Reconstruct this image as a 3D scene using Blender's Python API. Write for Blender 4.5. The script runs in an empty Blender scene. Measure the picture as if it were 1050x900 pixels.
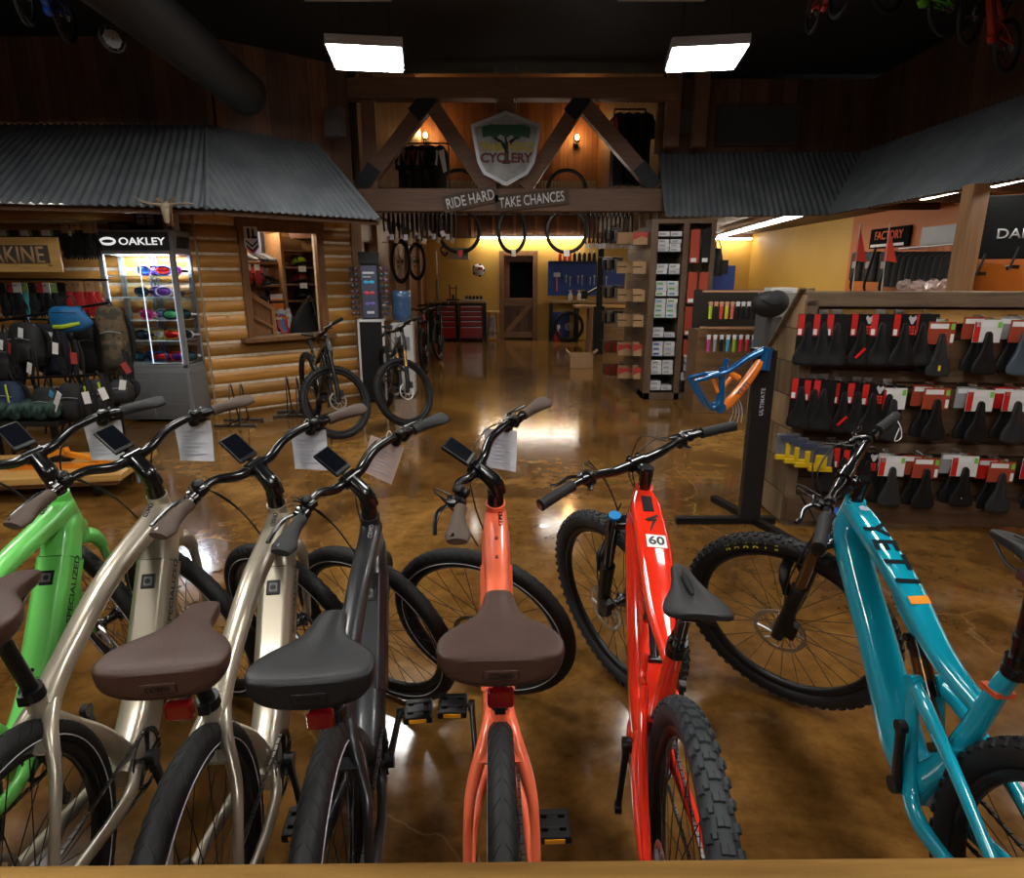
import bpy, math, random
from mathutils import Vector, Matrix
random.seed(7)
scene = bpy.context.scene
COL = scene.collection
PI = math.pi
def rad(a): return math.radians(a)

# ------------------------------------------------------------------ materials
def mat(name, color, rough=.5, metal=0., var=None, scale=8., bump=0., bscale=60., coat=0., emit=None, estr=0., stretch=None, spec=None, trans=0., ior=1.45, alpha=None):
    m = bpy.data.materials.new(name); m.use_nodes = True
    nt = m.node_tree; b = nt.nodes['Principled BSDF']
    b.inputs['Base Color'].default_value = (*color, 1)
    b.inputs['Roughness'].default_value = rough
    b.inputs['Metallic'].default_value = metal
    b.inputs['Coat Weight'].default_value = coat
    b.inputs['Coat Roughness'].default_value = .08
    if spec is not None: b.inputs['Specular IOR Level'].default_value = spec
    if trans: b.inputs['Transmission Weight'].default_value = trans; b.inputs['IOR'].default_value = ior
    if emit: b.inputs['Emission Color'].default_value = (*emit, 1); b.inputs['Emission Strength'].default_value = estr
    if var or bump:
        tc = nt.nodes.new('ShaderNodeTexCoord'); mp = nt.nodes.new('ShaderNodeMapping')
        nt.links.new(tc.outputs['Object'], mp.inputs['Vector'])
        if stretch: mp.inputs['Scale'].default_value = stretch
    if var:
        n = nt.nodes.new('ShaderNodeTexNoise'); n.inputs['Scale'].default_value = scale; n.inputs['Detail'].default_value = 5
        nt.links.new(mp.outputs[0], n.inputs['Vector'])
        r = nt.nodes.new('ShaderNodeValToRGB')
        r.color_ramp.elements[0].position = .35; r.color_ramp.elements[1].position = .68
        r.color_ramp.elements[0].color = (*color, 1); r.color_ramp.elements[1].color = (*var, 1)
        nt.links.new(n.outputs['Fac'], r.inputs[0]); nt.links.new(r.outputs[0], b.inputs['Base Color'])
    if bump:
        n2 = nt.nodes.new('ShaderNodeTexNoise'); n2.inputs['Scale'].default_value = bscale
        nt.links.new(mp.outputs[0], n2.inputs['Vector'])
        bp = nt.nodes.new('ShaderNodeBump'); bp.inputs['Strength'].default_value = bump; bp.inputs['Distance'].default_value = .004
        nt.links.new(n2.outputs['Fac'], bp.inputs['Height']); nt.links.new(bp.outputs[0], b.inputs['Normal'])
    return m

_mc = {}
def C(r, g, b, rough=.5, metal=0., **k):           # cached plain-colour material
    key = (round(r, 3), round(g, 3), round(b, 3), rough, metal, tuple(sorted(k.items())))
    if max(r, g, b) < .06 and 'spec' not in k: r, g, b = r*.45, g*.45, b*.45; k['spec'] = .3
    if key not in _mc: _mc[key] = mat('paint_%03d' % len(_mc), (r, g, b), rough, metal, **k)
    return _mc[key]

def wood(name, c1, c2, rough=.45, axis='x', scale=3., plank=None, bump=.25, coat=0., dark=None):
    """grain stretched along an axis; plank = (axis, width) changes the tone board by board"""
    m = bpy.data.materials.new(name); m.use_nodes = True
    nt = m.node_tree; N = nt.nodes; L = nt.links; b = N['Principled BSDF']
    tc = N.new('ShaderNodeTexCoord'); mp = N.new('ShaderNodeMapping'); L.new(tc.outputs['Object'], mp.inputs['Vector'])
    s = [14., 14., 14.]; s['xyz'.index(axis)] = 1.1; mp.inputs['Scale'].default_value = s
    off = None
    if plank:
        sx = N.new('ShaderNodeSeparateXYZ'); L.new(tc.outputs['Object'], sx.inputs[0])
        dv = N.new('ShaderNodeMath'); dv.operation = 'DIVIDE'; L.new(sx.outputs['xyz'.index(plank[0])], dv.inputs[0]); dv.inputs[1].default_value = plank[1]
        fl = N.new('ShaderNodeMath'); fl.operation = 'FLOOR'; L.new(dv.outputs[0], fl.inputs[0])
        wn = N.new('ShaderNodeTexWhiteNoise'); wn.noise_dimensions = '1D'; L.new(fl.outputs[0], wn.inputs['W'])
        fr = N.new('ShaderNodeMath'); fr.operation = 'FRACT'; L.new(dv.outputs[0], fr.inputs[0])
        gp = N.new('ShaderNodeMath'); gp.operation = 'GREATER_THAN'; L.new(fr.outputs[0], gp.inputs[0]); gp.inputs[1].default_value = .04
        off = wn; gap = gp
        va = N.new('ShaderNodeVectorMath'); L.new(mp.outputs[0], va.inputs[0]); L.new(wn.outputs['Color'], va.inputs[1])
        va.operation = 'MULTIPLY_ADD'; va.inputs[1].default_value = (1, 1, 1)
        ms = N.new('ShaderNodeVectorMath'); ms.operation = 'SCALE'; L.new(wn.outputs['Color'], ms.inputs[0]); ms.inputs[3].default_value = 17
        L.new(ms.outputs[0], va.inputs[2]); vec = va.outputs[0]
    else: vec = mp.outputs[0]
    n = N.new('ShaderNodeTexNoise'); n.inputs['Scale'].default_value = scale; n.inputs['Detail'].default_value = 6; n.inputs['Distortion'].default_value = .6
    L.new(vec, n.inputs['Vector'])
    r = N.new('ShaderNodeValToRGB'); e = r.color_ramp.elements
    e[0].position = .3; e[1].position = .7; e[0].color = (*c1, 1); e[1].color = (*c2, 1)
    L.new(n.outputs['Fac'], r.inputs[0]); colr = r.outputs[0]
    kn = N.new('ShaderNodeTexVoronoi'); kn.inputs['Scale'].default_value = 2.2; mk = N.new('ShaderNodeMapping')
    ks = [2.4, 2.4, 2.4]; ks['xyz'.index(axis)] = 1.1; mk.inputs['Scale'].default_value = ks; L.new(tc.outputs['Object'], mk.inputs[0]); L.new(mk.outputs[0], kn.inputs['Vector'])
    kr = N.new('ShaderNodeValToRGB'); kr.color_ramp.elements[0].position = .03; kr.color_ramp.elements[1].position = .09
    kr.color_ramp.elements[0].color = (.3, .22, .16, 1); L.new(kn.outputs['Distance'], kr.inputs[0])
    mx = N.new('ShaderNodeMix'); mx.data_type = 'RGBA'; mx.blend_type = 'MULTIPLY'; mx.inputs[0].default_value = 1
    L.new(colr, mx.inputs[6]); L.new(kr.outputs[0], mx.inputs[7]); colr = mx.outputs[2]
    if plank:
        mr = N.new('ShaderNodeMapRange'); L.new(off.outputs['Value'], mr.inputs[0]); mr.inputs[3].default_value = .6; mr.inputs[4].default_value = 1.25
        mg = N.new('ShaderNodeMath'); mg.operation = 'MULTIPLY'; L.new(mr.outputs[0], mg.inputs[0])
        g2 = N.new('ShaderNodeMapRange'); L.new(gap.outputs[0], g2.inputs[0]); g2.inputs[3].default_value = .25; g2.inputs[4].default_value = 1
        L.new(g2.outputs[0], mg.inputs[1])
        vm = N.new('ShaderNodeVectorMath'); vm.operation = 'SCALE'; L.new(colr, vm.inputs[0]); L.new(mg.outputs[0], vm.inputs[3]); colr = vm.outputs[0]
    L.new(colr, b.inputs['Base Color'])
    b.inputs['Roughness'].default_value = rough; b.inputs['Coat Weight'].default_value = coat
    if bump:
        bp = N.new('ShaderNodeBump'); bp.inputs['Strength'].default_value = bump; bp.inputs['Distance'].default_value = .004
        L.new(n.outputs['Fac'], bp.inputs['Height']); L.new(bp.outputs[0], b.inputs['Normal'])
    return m

# ------------------------------------------------------------------ mesh collector
def catmull(pts, n=6):
    P = [Vector(p) for p in pts]
    if len(P) < 3 or n <= 1: return P, [i for i in range(len(P))]
    out, par = [], []
    for i in range(len(P)-1):
        p0 = P[i-1] if i else P[0]*2-P[1]; p1 = P[i]; p2 = P[i+1]; p3 = P[i+2] if i+2 < len(P) else P[-1]*2-P[-2]
        for k in range(n):
            t = k/n
            out.append(.5*((2*p1)+(-p0+p2)*t+(2*p0-5*p1+4*p2-p3)*t*t+(-p0+3*p1-3*p2+p3)*t**3)); par.append(i+t)
    out.append(P[-1]); par.append(len(P)-1.)
    return out, par
def lerp_list(L, t):
    i = min(int(t), len(L)-2); f = t-i
    a, b = L[i], L[i+1]
    if isinstance(a, (tuple, list)): return [x+(y-x)*f for x, y in zip(a, b)]
    return a+(b-a)*f

class MB:
    def __init__(s): s.v, s.f, s.mi, s.sm = [], [], [], []; s.M = None
    def add(s, vs, fs, mi=0, smooth=False):
        o = len(s.v)
        if s.M is not None: vs = [s.M @ Vector(q) for q in vs]
        s.v += [tuple(q) for q in vs]
        for f in fs: s.f.append([i+o for i in f]); s.mi.append(mi); s.sm.append(smooth)
        return s
    def box(s, c, d, mi=0, rot=None, taper=1.):
        x, y, z = d[0]/2, d[1]/2, d[2]/2; t = taper
        vs = [Vector(q) for q in ((-x,-y,-z),(x,-y,-z),(x,y,-z),(-x,y,-z),(-x*t,-y*t,z),(x*t,-y*t,z),(x*t,y*t,z),(-x*t,y*t,z))]
        if rot is not None:
            R = rot if isinstance(rot, Matrix) else Matrix.Rotation(rot, 3, 'Z'); vs = [R @ q for q in vs]
        c = Vector(c)
        return s.add([q+c for q in vs], [(3,2,1,0),(4,5,6,7),(0,1,5,4),(1,2,6,5),(2,3,7,6),(3,0,4,7)], mi)
    def ab(s, a, b, mi=0):
        return s.box([(p+q)/2 for p, q in zip(a, b)], [abs(q-p) for p, q in zip(a, b)], mi)
    def beam(s, p, q, w, h, mi=0, up=(0,0,1)):     # square bar from p to q
        p, q = Vector(p), Vector(q); d = (q-p); L = d.length; d.normalize(); u = Vector(up)
        x = d.cross(u)
        if x.length < 1e-4: x = Vector((1,0,0))
        x.normalize(); z = x.cross(d); R = Matrix((x, d, z)).transposed()
        return s.box((p+q)/2, (w, L, h), mi, R)
    def rings(s, R, mi=0, cap=True, smooth=True, closed=False):
        n = len(R[0]); vs = [q for r in R for q in r]; fs = []
        m = len(R)
        for i in range(m if closed else m-1):
            j = (i+1) % m
            for k in range(n):
                l = (k+1) % n; fs.append((i*n+k, i*n+l, j*n+l, j*n+k))
        s.add(vs, fs, mi, smooth)
        if cap and not closed:
            s.add(R[0], [tuple(range(n))[::-1]], mi); s.add(R[-1], [tuple(range(n))], mi)
        return s
    def tube(s, pts, r, seg=10, n=6, mi=0, cap=True):
        P, par = catmull(pts, n)
        T = [(P[min(i+1, len(P)-1)]-P[max(i-1, 0)]).normalized() for i in range(len(P))]
        u = T[0].orthogonal().normalized(); R = []
        for i, p in enumerate(P):
            u = (u-T[i]*u.dot(T[i])).normalized(); w = T[i].cross(u)
            rr = lerp_list(r, par[i]) if isinstance(r, (list, tuple)) else r
            R.append([p+(u*math.cos(a)+w*math.sin(a))*rr for a in (2*PI*k/seg for k in range(seg))])
        return s.rings(R, mi, cap)
    def sweep(s, pts, secs, side=(1,0,0), seg=20, n=6, mi=0, cap=True):
        """secs: (half width along side, half height, superellipse exponent) at every point"""
        P, par = catmull(pts, n); sd = Vector(side); R = []
        for i, p in enumerate(P):
            T = (P[min(i+1, len(P)-1)]-P[max(i-1, 0)]).normalized()
            x = (sd-T*sd.dot(T)).normalized(); z = x.cross(T)
            w, h, e = lerp_list(secs, par[i]); ring = []
            for k in range(seg):
                a = 2*PI*k/seg; ca, sa = math.cos(a), math.sin(a)
                ring.append(p+x*(w*math.copysign(abs(ca)**(2/e), ca))+z*(h*math.copysign(abs(sa)**(2/e), sa)))
            R.append(ring)
        return s.rings(R, mi, cap)
    def block(s, p, q, w, h, ch, mi=0):       # chamfered bar with flat faces, w along x
        p, q = Vector(p), Vector(q); d = (q-p).normalized(); x = Vector((1,0,0)); z = x.cross(d)
        o = [(w, h-ch), (w-ch, h), (-w+ch, h), (-w, h-ch), (-w, -h+ch), (-w+ch, -h), (w-ch, -h), (w, -h+ch)]
        return s.rings([[c+x*a+z*b for a, b in o] for c in (p, q)], mi, True, False)
    def cyl(s, p, q, r, r2=None, seg=16, mi=0, cap=True):
        p, q = Vector(p), Vector(q); d = (q-p).normalized(); u = d.orthogonal().normalized(); w = d.cross(u)
        r2 = r if r2 is None else r2
        return s.rings([[p+(u*math.cos(a)+w*math.sin(a))*r for a in (2*PI*k/seg for k in range(seg))],
                        [q+(u*math.cos(a)+w*math.sin(a))*r2 for a in (2*PI*k/seg for k in range(seg))]], mi, cap)
    def lathe(s, prof, c=(0,0,0), axis='z', seg=24, mi=0, cap=True):
        R = []
        for (r, h) in prof:
            ring = []
            for k in range(seg):
                a = 2*PI*k/seg; x, y = r*math.cos(a), r*math.sin(a)
                q = (x, y, h) if axis == 'z' else ((h, x, y) if axis == 'x' else (y, h, x))
                ring.append(Vector(q)+Vector(c))
            R.append(ring)
        return s.rings(R, mi, cap)
    def torus(s, Rr, r, seg=64, ring=10, mi=0, axis='x', flat=1., c=(0,0,0)):
        R = []
        for i in range(seg):
            a = 2*PI*i/seg; rr = []
            for k in range(ring):
                b = 2*PI*k/ring; q = Rr+r*math.cos(b); h = r*flat*math.sin(b); x, y = q*math.cos(a), q*math.sin(a)
                rr.append(Vector((h, x, y) if axis == 'x' else ((y, h, x) if axis == 'y' else (x, y, h)))+Vector(c))
            R.append(rr)
        return s.rings(R, mi, False, True, True)
    def ball(s, c, r, mi=0, seg=16, rows=10, sc=(1,1,1)):
        R = []
        for i in range(rows+1):
            t = PI*i/rows; R.append([Vector((c[0]+r*sc[0]*max(math.sin(t), .01)*math.cos(a), c[1]+r*sc[1]*max(math.sin(t), .01)*math.sin(a), c[2]-r*sc[2]*math.cos(t))) for a in (2*PI*k/seg for k in range(seg))])
        return s.rings(R, mi, True)
    def prism(s, outline, origin, ux, uy, depth, mi=0, smooth=False):
        """2D outline in the plane (ux, uy) extruded along ux x uy by depth"""
        o, ux, uy = Vector(origin), Vector(ux), Vector(uy); nn = ux.cross(uy).normalized()*depth; n = len(outline)
        a = [o+ux*p[0]+uy*p[1] for p in outline]; b = [q+nn for q in a]
        return s.add(a+b, [tuple(range(n))[::-1], tuple(range(n, 2*n))]+[(i, (i+1) % n, n+(i+1) % n, n+i) for i in range(n)], mi, smooth)
    def mesh(s, name, mats):
        me = bpy.data.meshes.new(name); me.from_pydata(s.v, [], s.f)
        for m in (mats if isinstance(mats, (list, tuple)) else [mats]): me.materials.append(m)
        me.polygons.foreach_set('material_index', s.mi); me.polygons.foreach_set('use_smooth', s.sm)
        me.update(); return me
    def build(s, name, mats, parent=None, bev=0., loc=None, M=None):
        return link(name, s.mesh(name, mats), parent, bev, loc, M)

def link(name, me, parent=None, bev=0., loc=None, M=None):
    o = bpy.data.objects.new(name, me); COL.objects.link(o)
    if parent is not None: o.parent = parent
    if M is not None: o.matrix_local = M
    elif loc is not None: o.location = loc
    if bev:
        b = o.modifiers.new('bevel', 'BEVEL'); b.width = bev; b.segments = 2; b.limit_method = 'ANGLE'; b.angle_limit = rad(40); b.harden_normals = False
    return o
def tag(o, label, cat, group=None, kind=None):
    o['label'] = label; o['category'] = cat
    if group: o['group'] = group
    if kind: o['kind'] = kind
    return o
def thing(name, label, cat, loc=(0,0,0), rz=0., group=None, M=None):
    o = bpy.data.objects.new(name, None); COL.objects.link(o); o.empty_display_size = .1
    if M is not None: o.matrix_world = M
    else: o.location = loc; o.rotation_euler = (0, 0, rz)
    return tag(o, label, cat, group)
def struct(name, mb, mats, bev=0., parent=None):
    o = mb.build(name, mats, parent, bev)
    if parent is None: o['kind'] = 'structure'
    return o
def copy_tree(o, parent=None, label=None, group=None):
    c = o.copy(); COL.objects.link(c)
    if parent is not None: c.parent = parent
    for ch in list(o.children): copy_tree(ch, c)
    if label: c['label'] = label
    if group: c['group'] = group
    return c
_tx = {}
def text_mesh(txt, size=1., ext=.002, bold=0., spacing=1.):
    key = (txt, size, ext, bold, spacing)
    if key in _tx: return _tx[key]
    cu = bpy.data.curves.new('lettering', 'FONT'); cu.body = txt; cu.size = size; cu.extrude = ext; cu.offset = bold; cu.align_x = 'CENTER'; cu.align_y = 'CENTER'; cu.space_character = spacing
    cu.resolution_u = 3
    o = bpy.data.objects.new('lettering', cu); COL.objects.link(o)
    dg = bpy.context.evaluated_depsgraph_get(); me = bpy.data.meshes.new_from_object(o.evaluated_get(dg)); me.name = 'lettering'
    bpy.data.objects.remove(o); me.materials.clear(); _tx[key] = me
    return me
def text(name, txt, size, m, parent, M, ext=.002, bold=0., spacing=1.):
    me = text_mesh(txt, size, ext, bold, spacing).copy(); me.materials.append(m)
    return link(name, me, parent, M=M)
def text_fit(name, txt, w, h, m, parent, M, ext=.002, bold=0.):
    me = text_mesh(txt, 1., 0., bold).copy(); xs = [v.co.x for v in me.vertices]; ys = [v.co.y for v in me.vertices]; cx, cy = (max(xs)+min(xs))/2, (max(ys)+min(ys))/2; sx, sy = w/(max(xs)-min(xs)), h/(max(ys)-min(ys))
    for v in me.vertices: v.co = ((v.co.x-cx)*sx, (v.co.y-cy)*sy, v.co.z)
    me.materials.append(m); o = link(name, me, parent, M=M); s = o.modifiers.new('thick', 'SOLIDIFY'); s.thickness = ext; s.offset = 1; return o
def frameM(o, x, y):        # matrix with local x along x, local y along y
    x = Vector(x).normalized(); y = Vector(y); z = x.cross(y).normalized(); y = z.cross(x)
    M = Matrix((x, y, z)).transposed().to_4x4(); M.translation = Vector(o); return M

from mathutils.bvhtree import BVHTree
_bv = {}
def surf(o, org, d):        # point and normal where a line meets an object's own mesh, in the object's space
    if o.name not in _bv: _bv[o.name] = BVHTree.FromPolygons([v.co for v in o.data.vertices], [tuple(q.vertices) for q in o.data.polygons])
    h = _bv[o.name].ray_cast(Vector(org), Vector(d).normalized()); return h[0], (h[1] if h[1].dot(Vector(d)) < 0 else -h[1])
# ------------------------------------------------------------------ camera
cam = bpy.data.cameras.new('camera'); cam.sensor_width = 36.; cam.sensor_fit = 'HORIZONTAL'; cam.lens = 36*641.4/1050; cam.clip_start = .02
co = bpy.data.objects.new('camera', cam); COL.objects.link(co)
co.location = (0, 0, 1.5825); co.rotation_euler = (rad(90-14.656), 0, 0)
scene.camera = co

# shared materials
BLACK = mat('black_satin', (.005, .005, .0055), .38, spec=.35)
BLACKG = mat('black_gloss', (.004, .004, .0045), .2, coat=.3)
RUBBER = mat('tyre_rubber', (.008, .008, .0085), .6, spec=.35, bump=.12, bscale=160)
RUBBERG = mat('grey_dusty_rubber', (.026, .030, .034), .6, spec=.35, bump=.15, bscale=120)
STEEL = mat('steel', (.55, .55, .56), .28, 1.)
DSTEEL = mat('dark_steel', (.08, .08, .085), .32, 1.)
SPOKE = mat('spoke_black', (.02, .02, .02), .3, .8)
CABLE = mat('cable_black', (.01, .01, .01), .35)
WHITE = mat('white_print', (.75, .75, .74), .5)
PAPER = mat('paper', (.72, .73, .78), .4, var=(.60, .61, .68), scale=25, coat=.6)
RED = mat('red_card', (.52, .015, .012), .4)
CARDB = mat('cardboard', (.36, .21, .10), .8, var=(.42, .26, .13), scale=12)
REDLENS = mat('tail_lens', (.22, .004, .008), .12, coat=1)
GLASS = mat('display_glass', (.004, .005, .008), .08, spec=.3)
# ------------------------------------------------------------------ bicycles
_wc = {}
def wheel_meshes(kind, rub, rotor=True):
    key = (kind, rub.name, rotor)
    if key in _wc: return _wc[key]
    R = .352 if kind == 'city' else .372; r = .027 if kind == 'city' else .03
    rim = MB(); rr = R-2*r-.004
    ring = [(-.014, rr+.012), (-.015, rr-.004), (-.008, rr-.016), (.008, rr-.016), (.015, rr-.004), (.014, rr+.012)]
    rim.rings([[Vector((h, q*math.cos(a), q*math.sin(a))) for h, q in ring] for a in (2*PI*i/72 for i in range(72))], 0, False, True, True)
    ty = MB(); seg = 96 if kind == 'city' else 88
    ty.torus(R-r, r, seg, 14, 0)
    rnd = random.Random(3)
    if kind == 'city':                       # reflective ring on both walls, chevron sipes as shallow ribs
        for sd in (-1, 1):
            ty.rings([[Vector((sd*(r*.93), q*math.cos(a), q*math.sin(a))) for q in (R-2*r+.012, R-2*r+.0155)]+[Vector((sd*(r*.93+.002), (R-2*r+.0138)*math.cos(a), (R-2*r+.0138)*math.sin(a)))] for a in (2*PI*i/72 for i in range(72))], 1, False, True, True)
        for i in range(60):
            for sd in (-1, 1):
                pts = []
                for k in range(4):
                    b = rad(8+20*k)*sd; a = 2*PI*(i+.32*k)/60
                    q = R-r+(r+.0003)*math.cos(b); pts.append((( r+.0003)*math.sin(b), q*math.cos(a), q*math.sin(a)))
                ty.tube(pts, .0011, 4, 1)
    else:                                    # knobs: centre pairs and shoulder lugs
        nk = 60
        for i in range(nk):
            for row, (b, w, l, h) in enumerate(((9, .012, .017, .0045), (-9, .012, .017, .0045), (30, .009, .012, .0045), (-30, .009, .012, .0045), (52, .014, .017, .005), (-52, .014, .017, .005))):
                a = 2*PI*(i+(0, .0, .5, .5, .1, .6)[row])/nk; bb = rad(b)
                n = Vector((math.sin(bb), math.cos(bb)*math.cos(a), math.cos(bb)*math.sin(a)))
                c = Vector((0, (R-r)*math.cos(a), (R-r)*math.sin(a)))+n*(r+h*.3); t = Vector((0, -math.sin(a), math.cos(a))); x = t.cross(n)
                ty.box(c, (w, l, h*1.6), 0, Matrix((x, t, n)).transposed(), .85)
    sp = MB()
    for i in range(28):
        a = 2*PI*i/28; sd = 1 if i % 2 else -1; a2 = a+(.35 if (i//2) % 2 else -.35)
        sp.cyl((sd*.028, .028*math.cos(a2), .028*math.sin(a2)), (0, (rr-.012)*math.cos(a), (rr-.012)*math.sin(a)), .0012, seg=4, cap=False)
    hub = MB(); hub.lathe([(.012, -.055), (.018, -.05), (.030, -.034), (.030, -.028), (.017, -.02), (.015, 0), (.017, .02), (.030, .028), (.030, .034), (.018, .05), (.012, .055)], axis='x', seg=20)
    ro = MB(); ro.torus(.085, .008, 48, 6, 0, flat=.12, c=(-.047, 0, 0)); ro.torus(.028, .006, 24, 6, 0, flat=.2, c=(-.047, 0, 0))
    for i in range(8):
        a = 2*PI*i/8; ro.beam((-.047, .03*math.cos(a), .03*math.sin(a)), (-.047, .082*math.cos(a+.5), .082*math.sin(a+.5)), .003, .008, up=(1,0,0))
    refl = C(.55, .55, .57, .3)
    out = dict(R=R, rim=rim.mesh('rim', BLACK), tyre=ty.mesh('tyre', [rub, refl]), spokes=sp.mesh('spokes', SPOKE), hub=hub.mesh('hub', BLACKG), rotor=ro.mesh('disc_rotor', STEEL))
    _wc[key] = out; return out
def add_wheel(name, parent, M, kind, rub, rotor=True, detail=True):
    w = wheel_meshes(kind, rub, rotor)
    o = link(name, w['rim'], parent, M=M)
    link('tyre', w['tyre'], o); link('spokes', w['spokes'], o); link('hub', w['hub'], o)
    if rotor: link('disc_rotor', w['rotor'], o)
    return o

def grip_mesh(kind, m):
    g = MB()
    if kind == 'city':      # ergonomic grip with palm wing, along +x
        g.sweep([(0,0,0), (.03,0,0), (.07,-.004,0), (.105,-.010,.001), (.128,-.012,.001)], [(.017,.017,2), (.017,.017,2), (.024,.016,2), (.034,.013,2), (.026,.011,2)], side=(0,1,0), seg=18)
    else:
        R = []
        for i in range(27):
            x = .13*i/26; r = .0162+(.0012 if i % 2 else 0)
            if i in (0, 26): r = .0185
            R.append([Vector((x, r*math.cos(a), r*math.sin(a))) for a in (2*PI*k/16 for k in range(16))])
        g.rings(R, 0)
    return g.mesh('grip', m)

def saddle_mesh(kind, m, m2):
    s = MB()
    if kind == 'city':
        st = [(0, .070, .002, .045), (.003, .100, .006, .060), (.010, .113, .010, .064), (.04, .118, .012, .060), (.075, .106, .013, .052), (.105, .080, .014, .048), (.13, .055, .013, .045), (.16, .041, .011, .043), (.20, .035, .008, .040), (.24, .031, .004, .036), (.262, .027, .0, .030), (.27, .014, -.006, .018)]
    else:
        st = [(0, .040, .004, .012), (.004, .062, .006, .018), (.02, .071, .005, .022), (.05, .069, .003, .026), (.08, .058, .002, .028), (.11, .043, .002, .030), (.15, .030, .002, .030), (.20, .023, .0, .028), (.238, .018, -.004, .022), (.25, .008, -.01, .014)]
    R = []; seg = 28
    for (y, w, zt, th) in st:
        ring = []
        for k in range(seg):
            a = 2*PI*k/seg; ca, sa = math.cos(a), math.sin(a)
            x = w*math.copysign(abs(ca)**.62, ca)
            if sa >= 0: z = zt-.012+.012*sa**.55 - (.010*(1-min(1, abs(x)/.022)) if kind != 'city' and .02 < y < .22 else (.0055*(1-min(1, abs(x)/.016)) if .06 < y < .25 else 0))
            else: z = zt-.012+(th-.012)*-abs(sa)**.6
            z += .010*(abs(x)/.118)**2 if kind == 'city' else -.05*abs(x)**1.2
            ring.append(Vector((x, y, z)))
        R.append(ring)
    s.rings(R, 0)
    o = s.mesh('saddle', m)
    return o

def B(p, a):            # steerer basis
    ax = Vector((0, -math.cos(a), math.sin(a))); fw = Vector((0, math.sin(a), math.cos(a)))
    M = Matrix(((1, 0, 0), tuple(fw), tuple(ax))).transposed().to_4x4(); M.translation = Vector(p); return M

def finish_saddle(root, kind, sx, m, post_from, rails=True, mark=None):
    """saddle, rails and post; sx = rear top of the saddle"""
    so = link('saddle', saddle_mesh(kind, m, m), root, loc=sx)
    so.modifiers.new('sub', 'SUBSURF').levels = 1; so.modifiers['sub'].render_levels = 1
    rl = MB()
    L = .27 if kind == 'city' else .25
    for sd in (-1, 1):
        rl.tube([(sd*.035, .03, -.035), (sd*.022, .09, -.055), (sd*.022, .17, -.055), (sd*.012, .225, -.03)], .0037, 8, 4)
    if kind == 'mtb':
        ct = MB(); ct.sweep([(0, .085, .0005), (0, .12, .0005), (0, .165, .0005), (0, .195, -.001)], [(.003,.002,2), (.008,.0022,2), (.007,.0022,2), (.002,.002,2)], seg=10); link('saddle_cutout', ct.mesh('saddle_cutout', C(.004, .004, .004, .7)), so)
    link('saddle_rails', rl.mesh('saddle_rails', DSTEEL), so)
    if kind == 'city' and mark:
        pm = MB()        # embossed badge on the rear face
        pm.sweep([(-.030, -.0005, -.026), (-.027, -.0012, -.026), (.027, -.0012, -.026), (.030, -.0005, -.026)], [(.001,.007,2), (.0012,.0105,3), (.0012,.0105,3), (.001,.007,2)], side=(0,1,0), seg=14, n=2)
        lo = link('emblem', pm.mesh('emblem', mark), so)
        text('lettering', 'COMO', .014, C(.02, .015, .014, .4), lo, frameM((0, -.0030, -.026), (1,0,0), (0,0,1)), .0006, .0002)
    top = Vector(sx)+Vector((0, L*.48, -.052))
    sp = MB(); a = Vector(post_from); d = (top-a).normalized()
    sp.cyl(a, a+(top-a)*.99, .0152, seg=16)
    if kind == 'mtb':
        sp.cyl(a+d*.0, a+d*.03, .023, seg=18); sp.cyl(a+(top-a)*.3, a+(top-a)*.36, .018, seg=16)
    sp.box(top+Vector((0, 0, -.008)), (.052, .045, .022)); sp.cyl(top+Vector((-.02, 0, -.02)), top+Vector((.02, 0, -.02)), .012)
    link('seatpost', sp.mesh('seatpost', BLACKG if kind == 'mtb' else BLACK), root)
    return so

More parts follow.
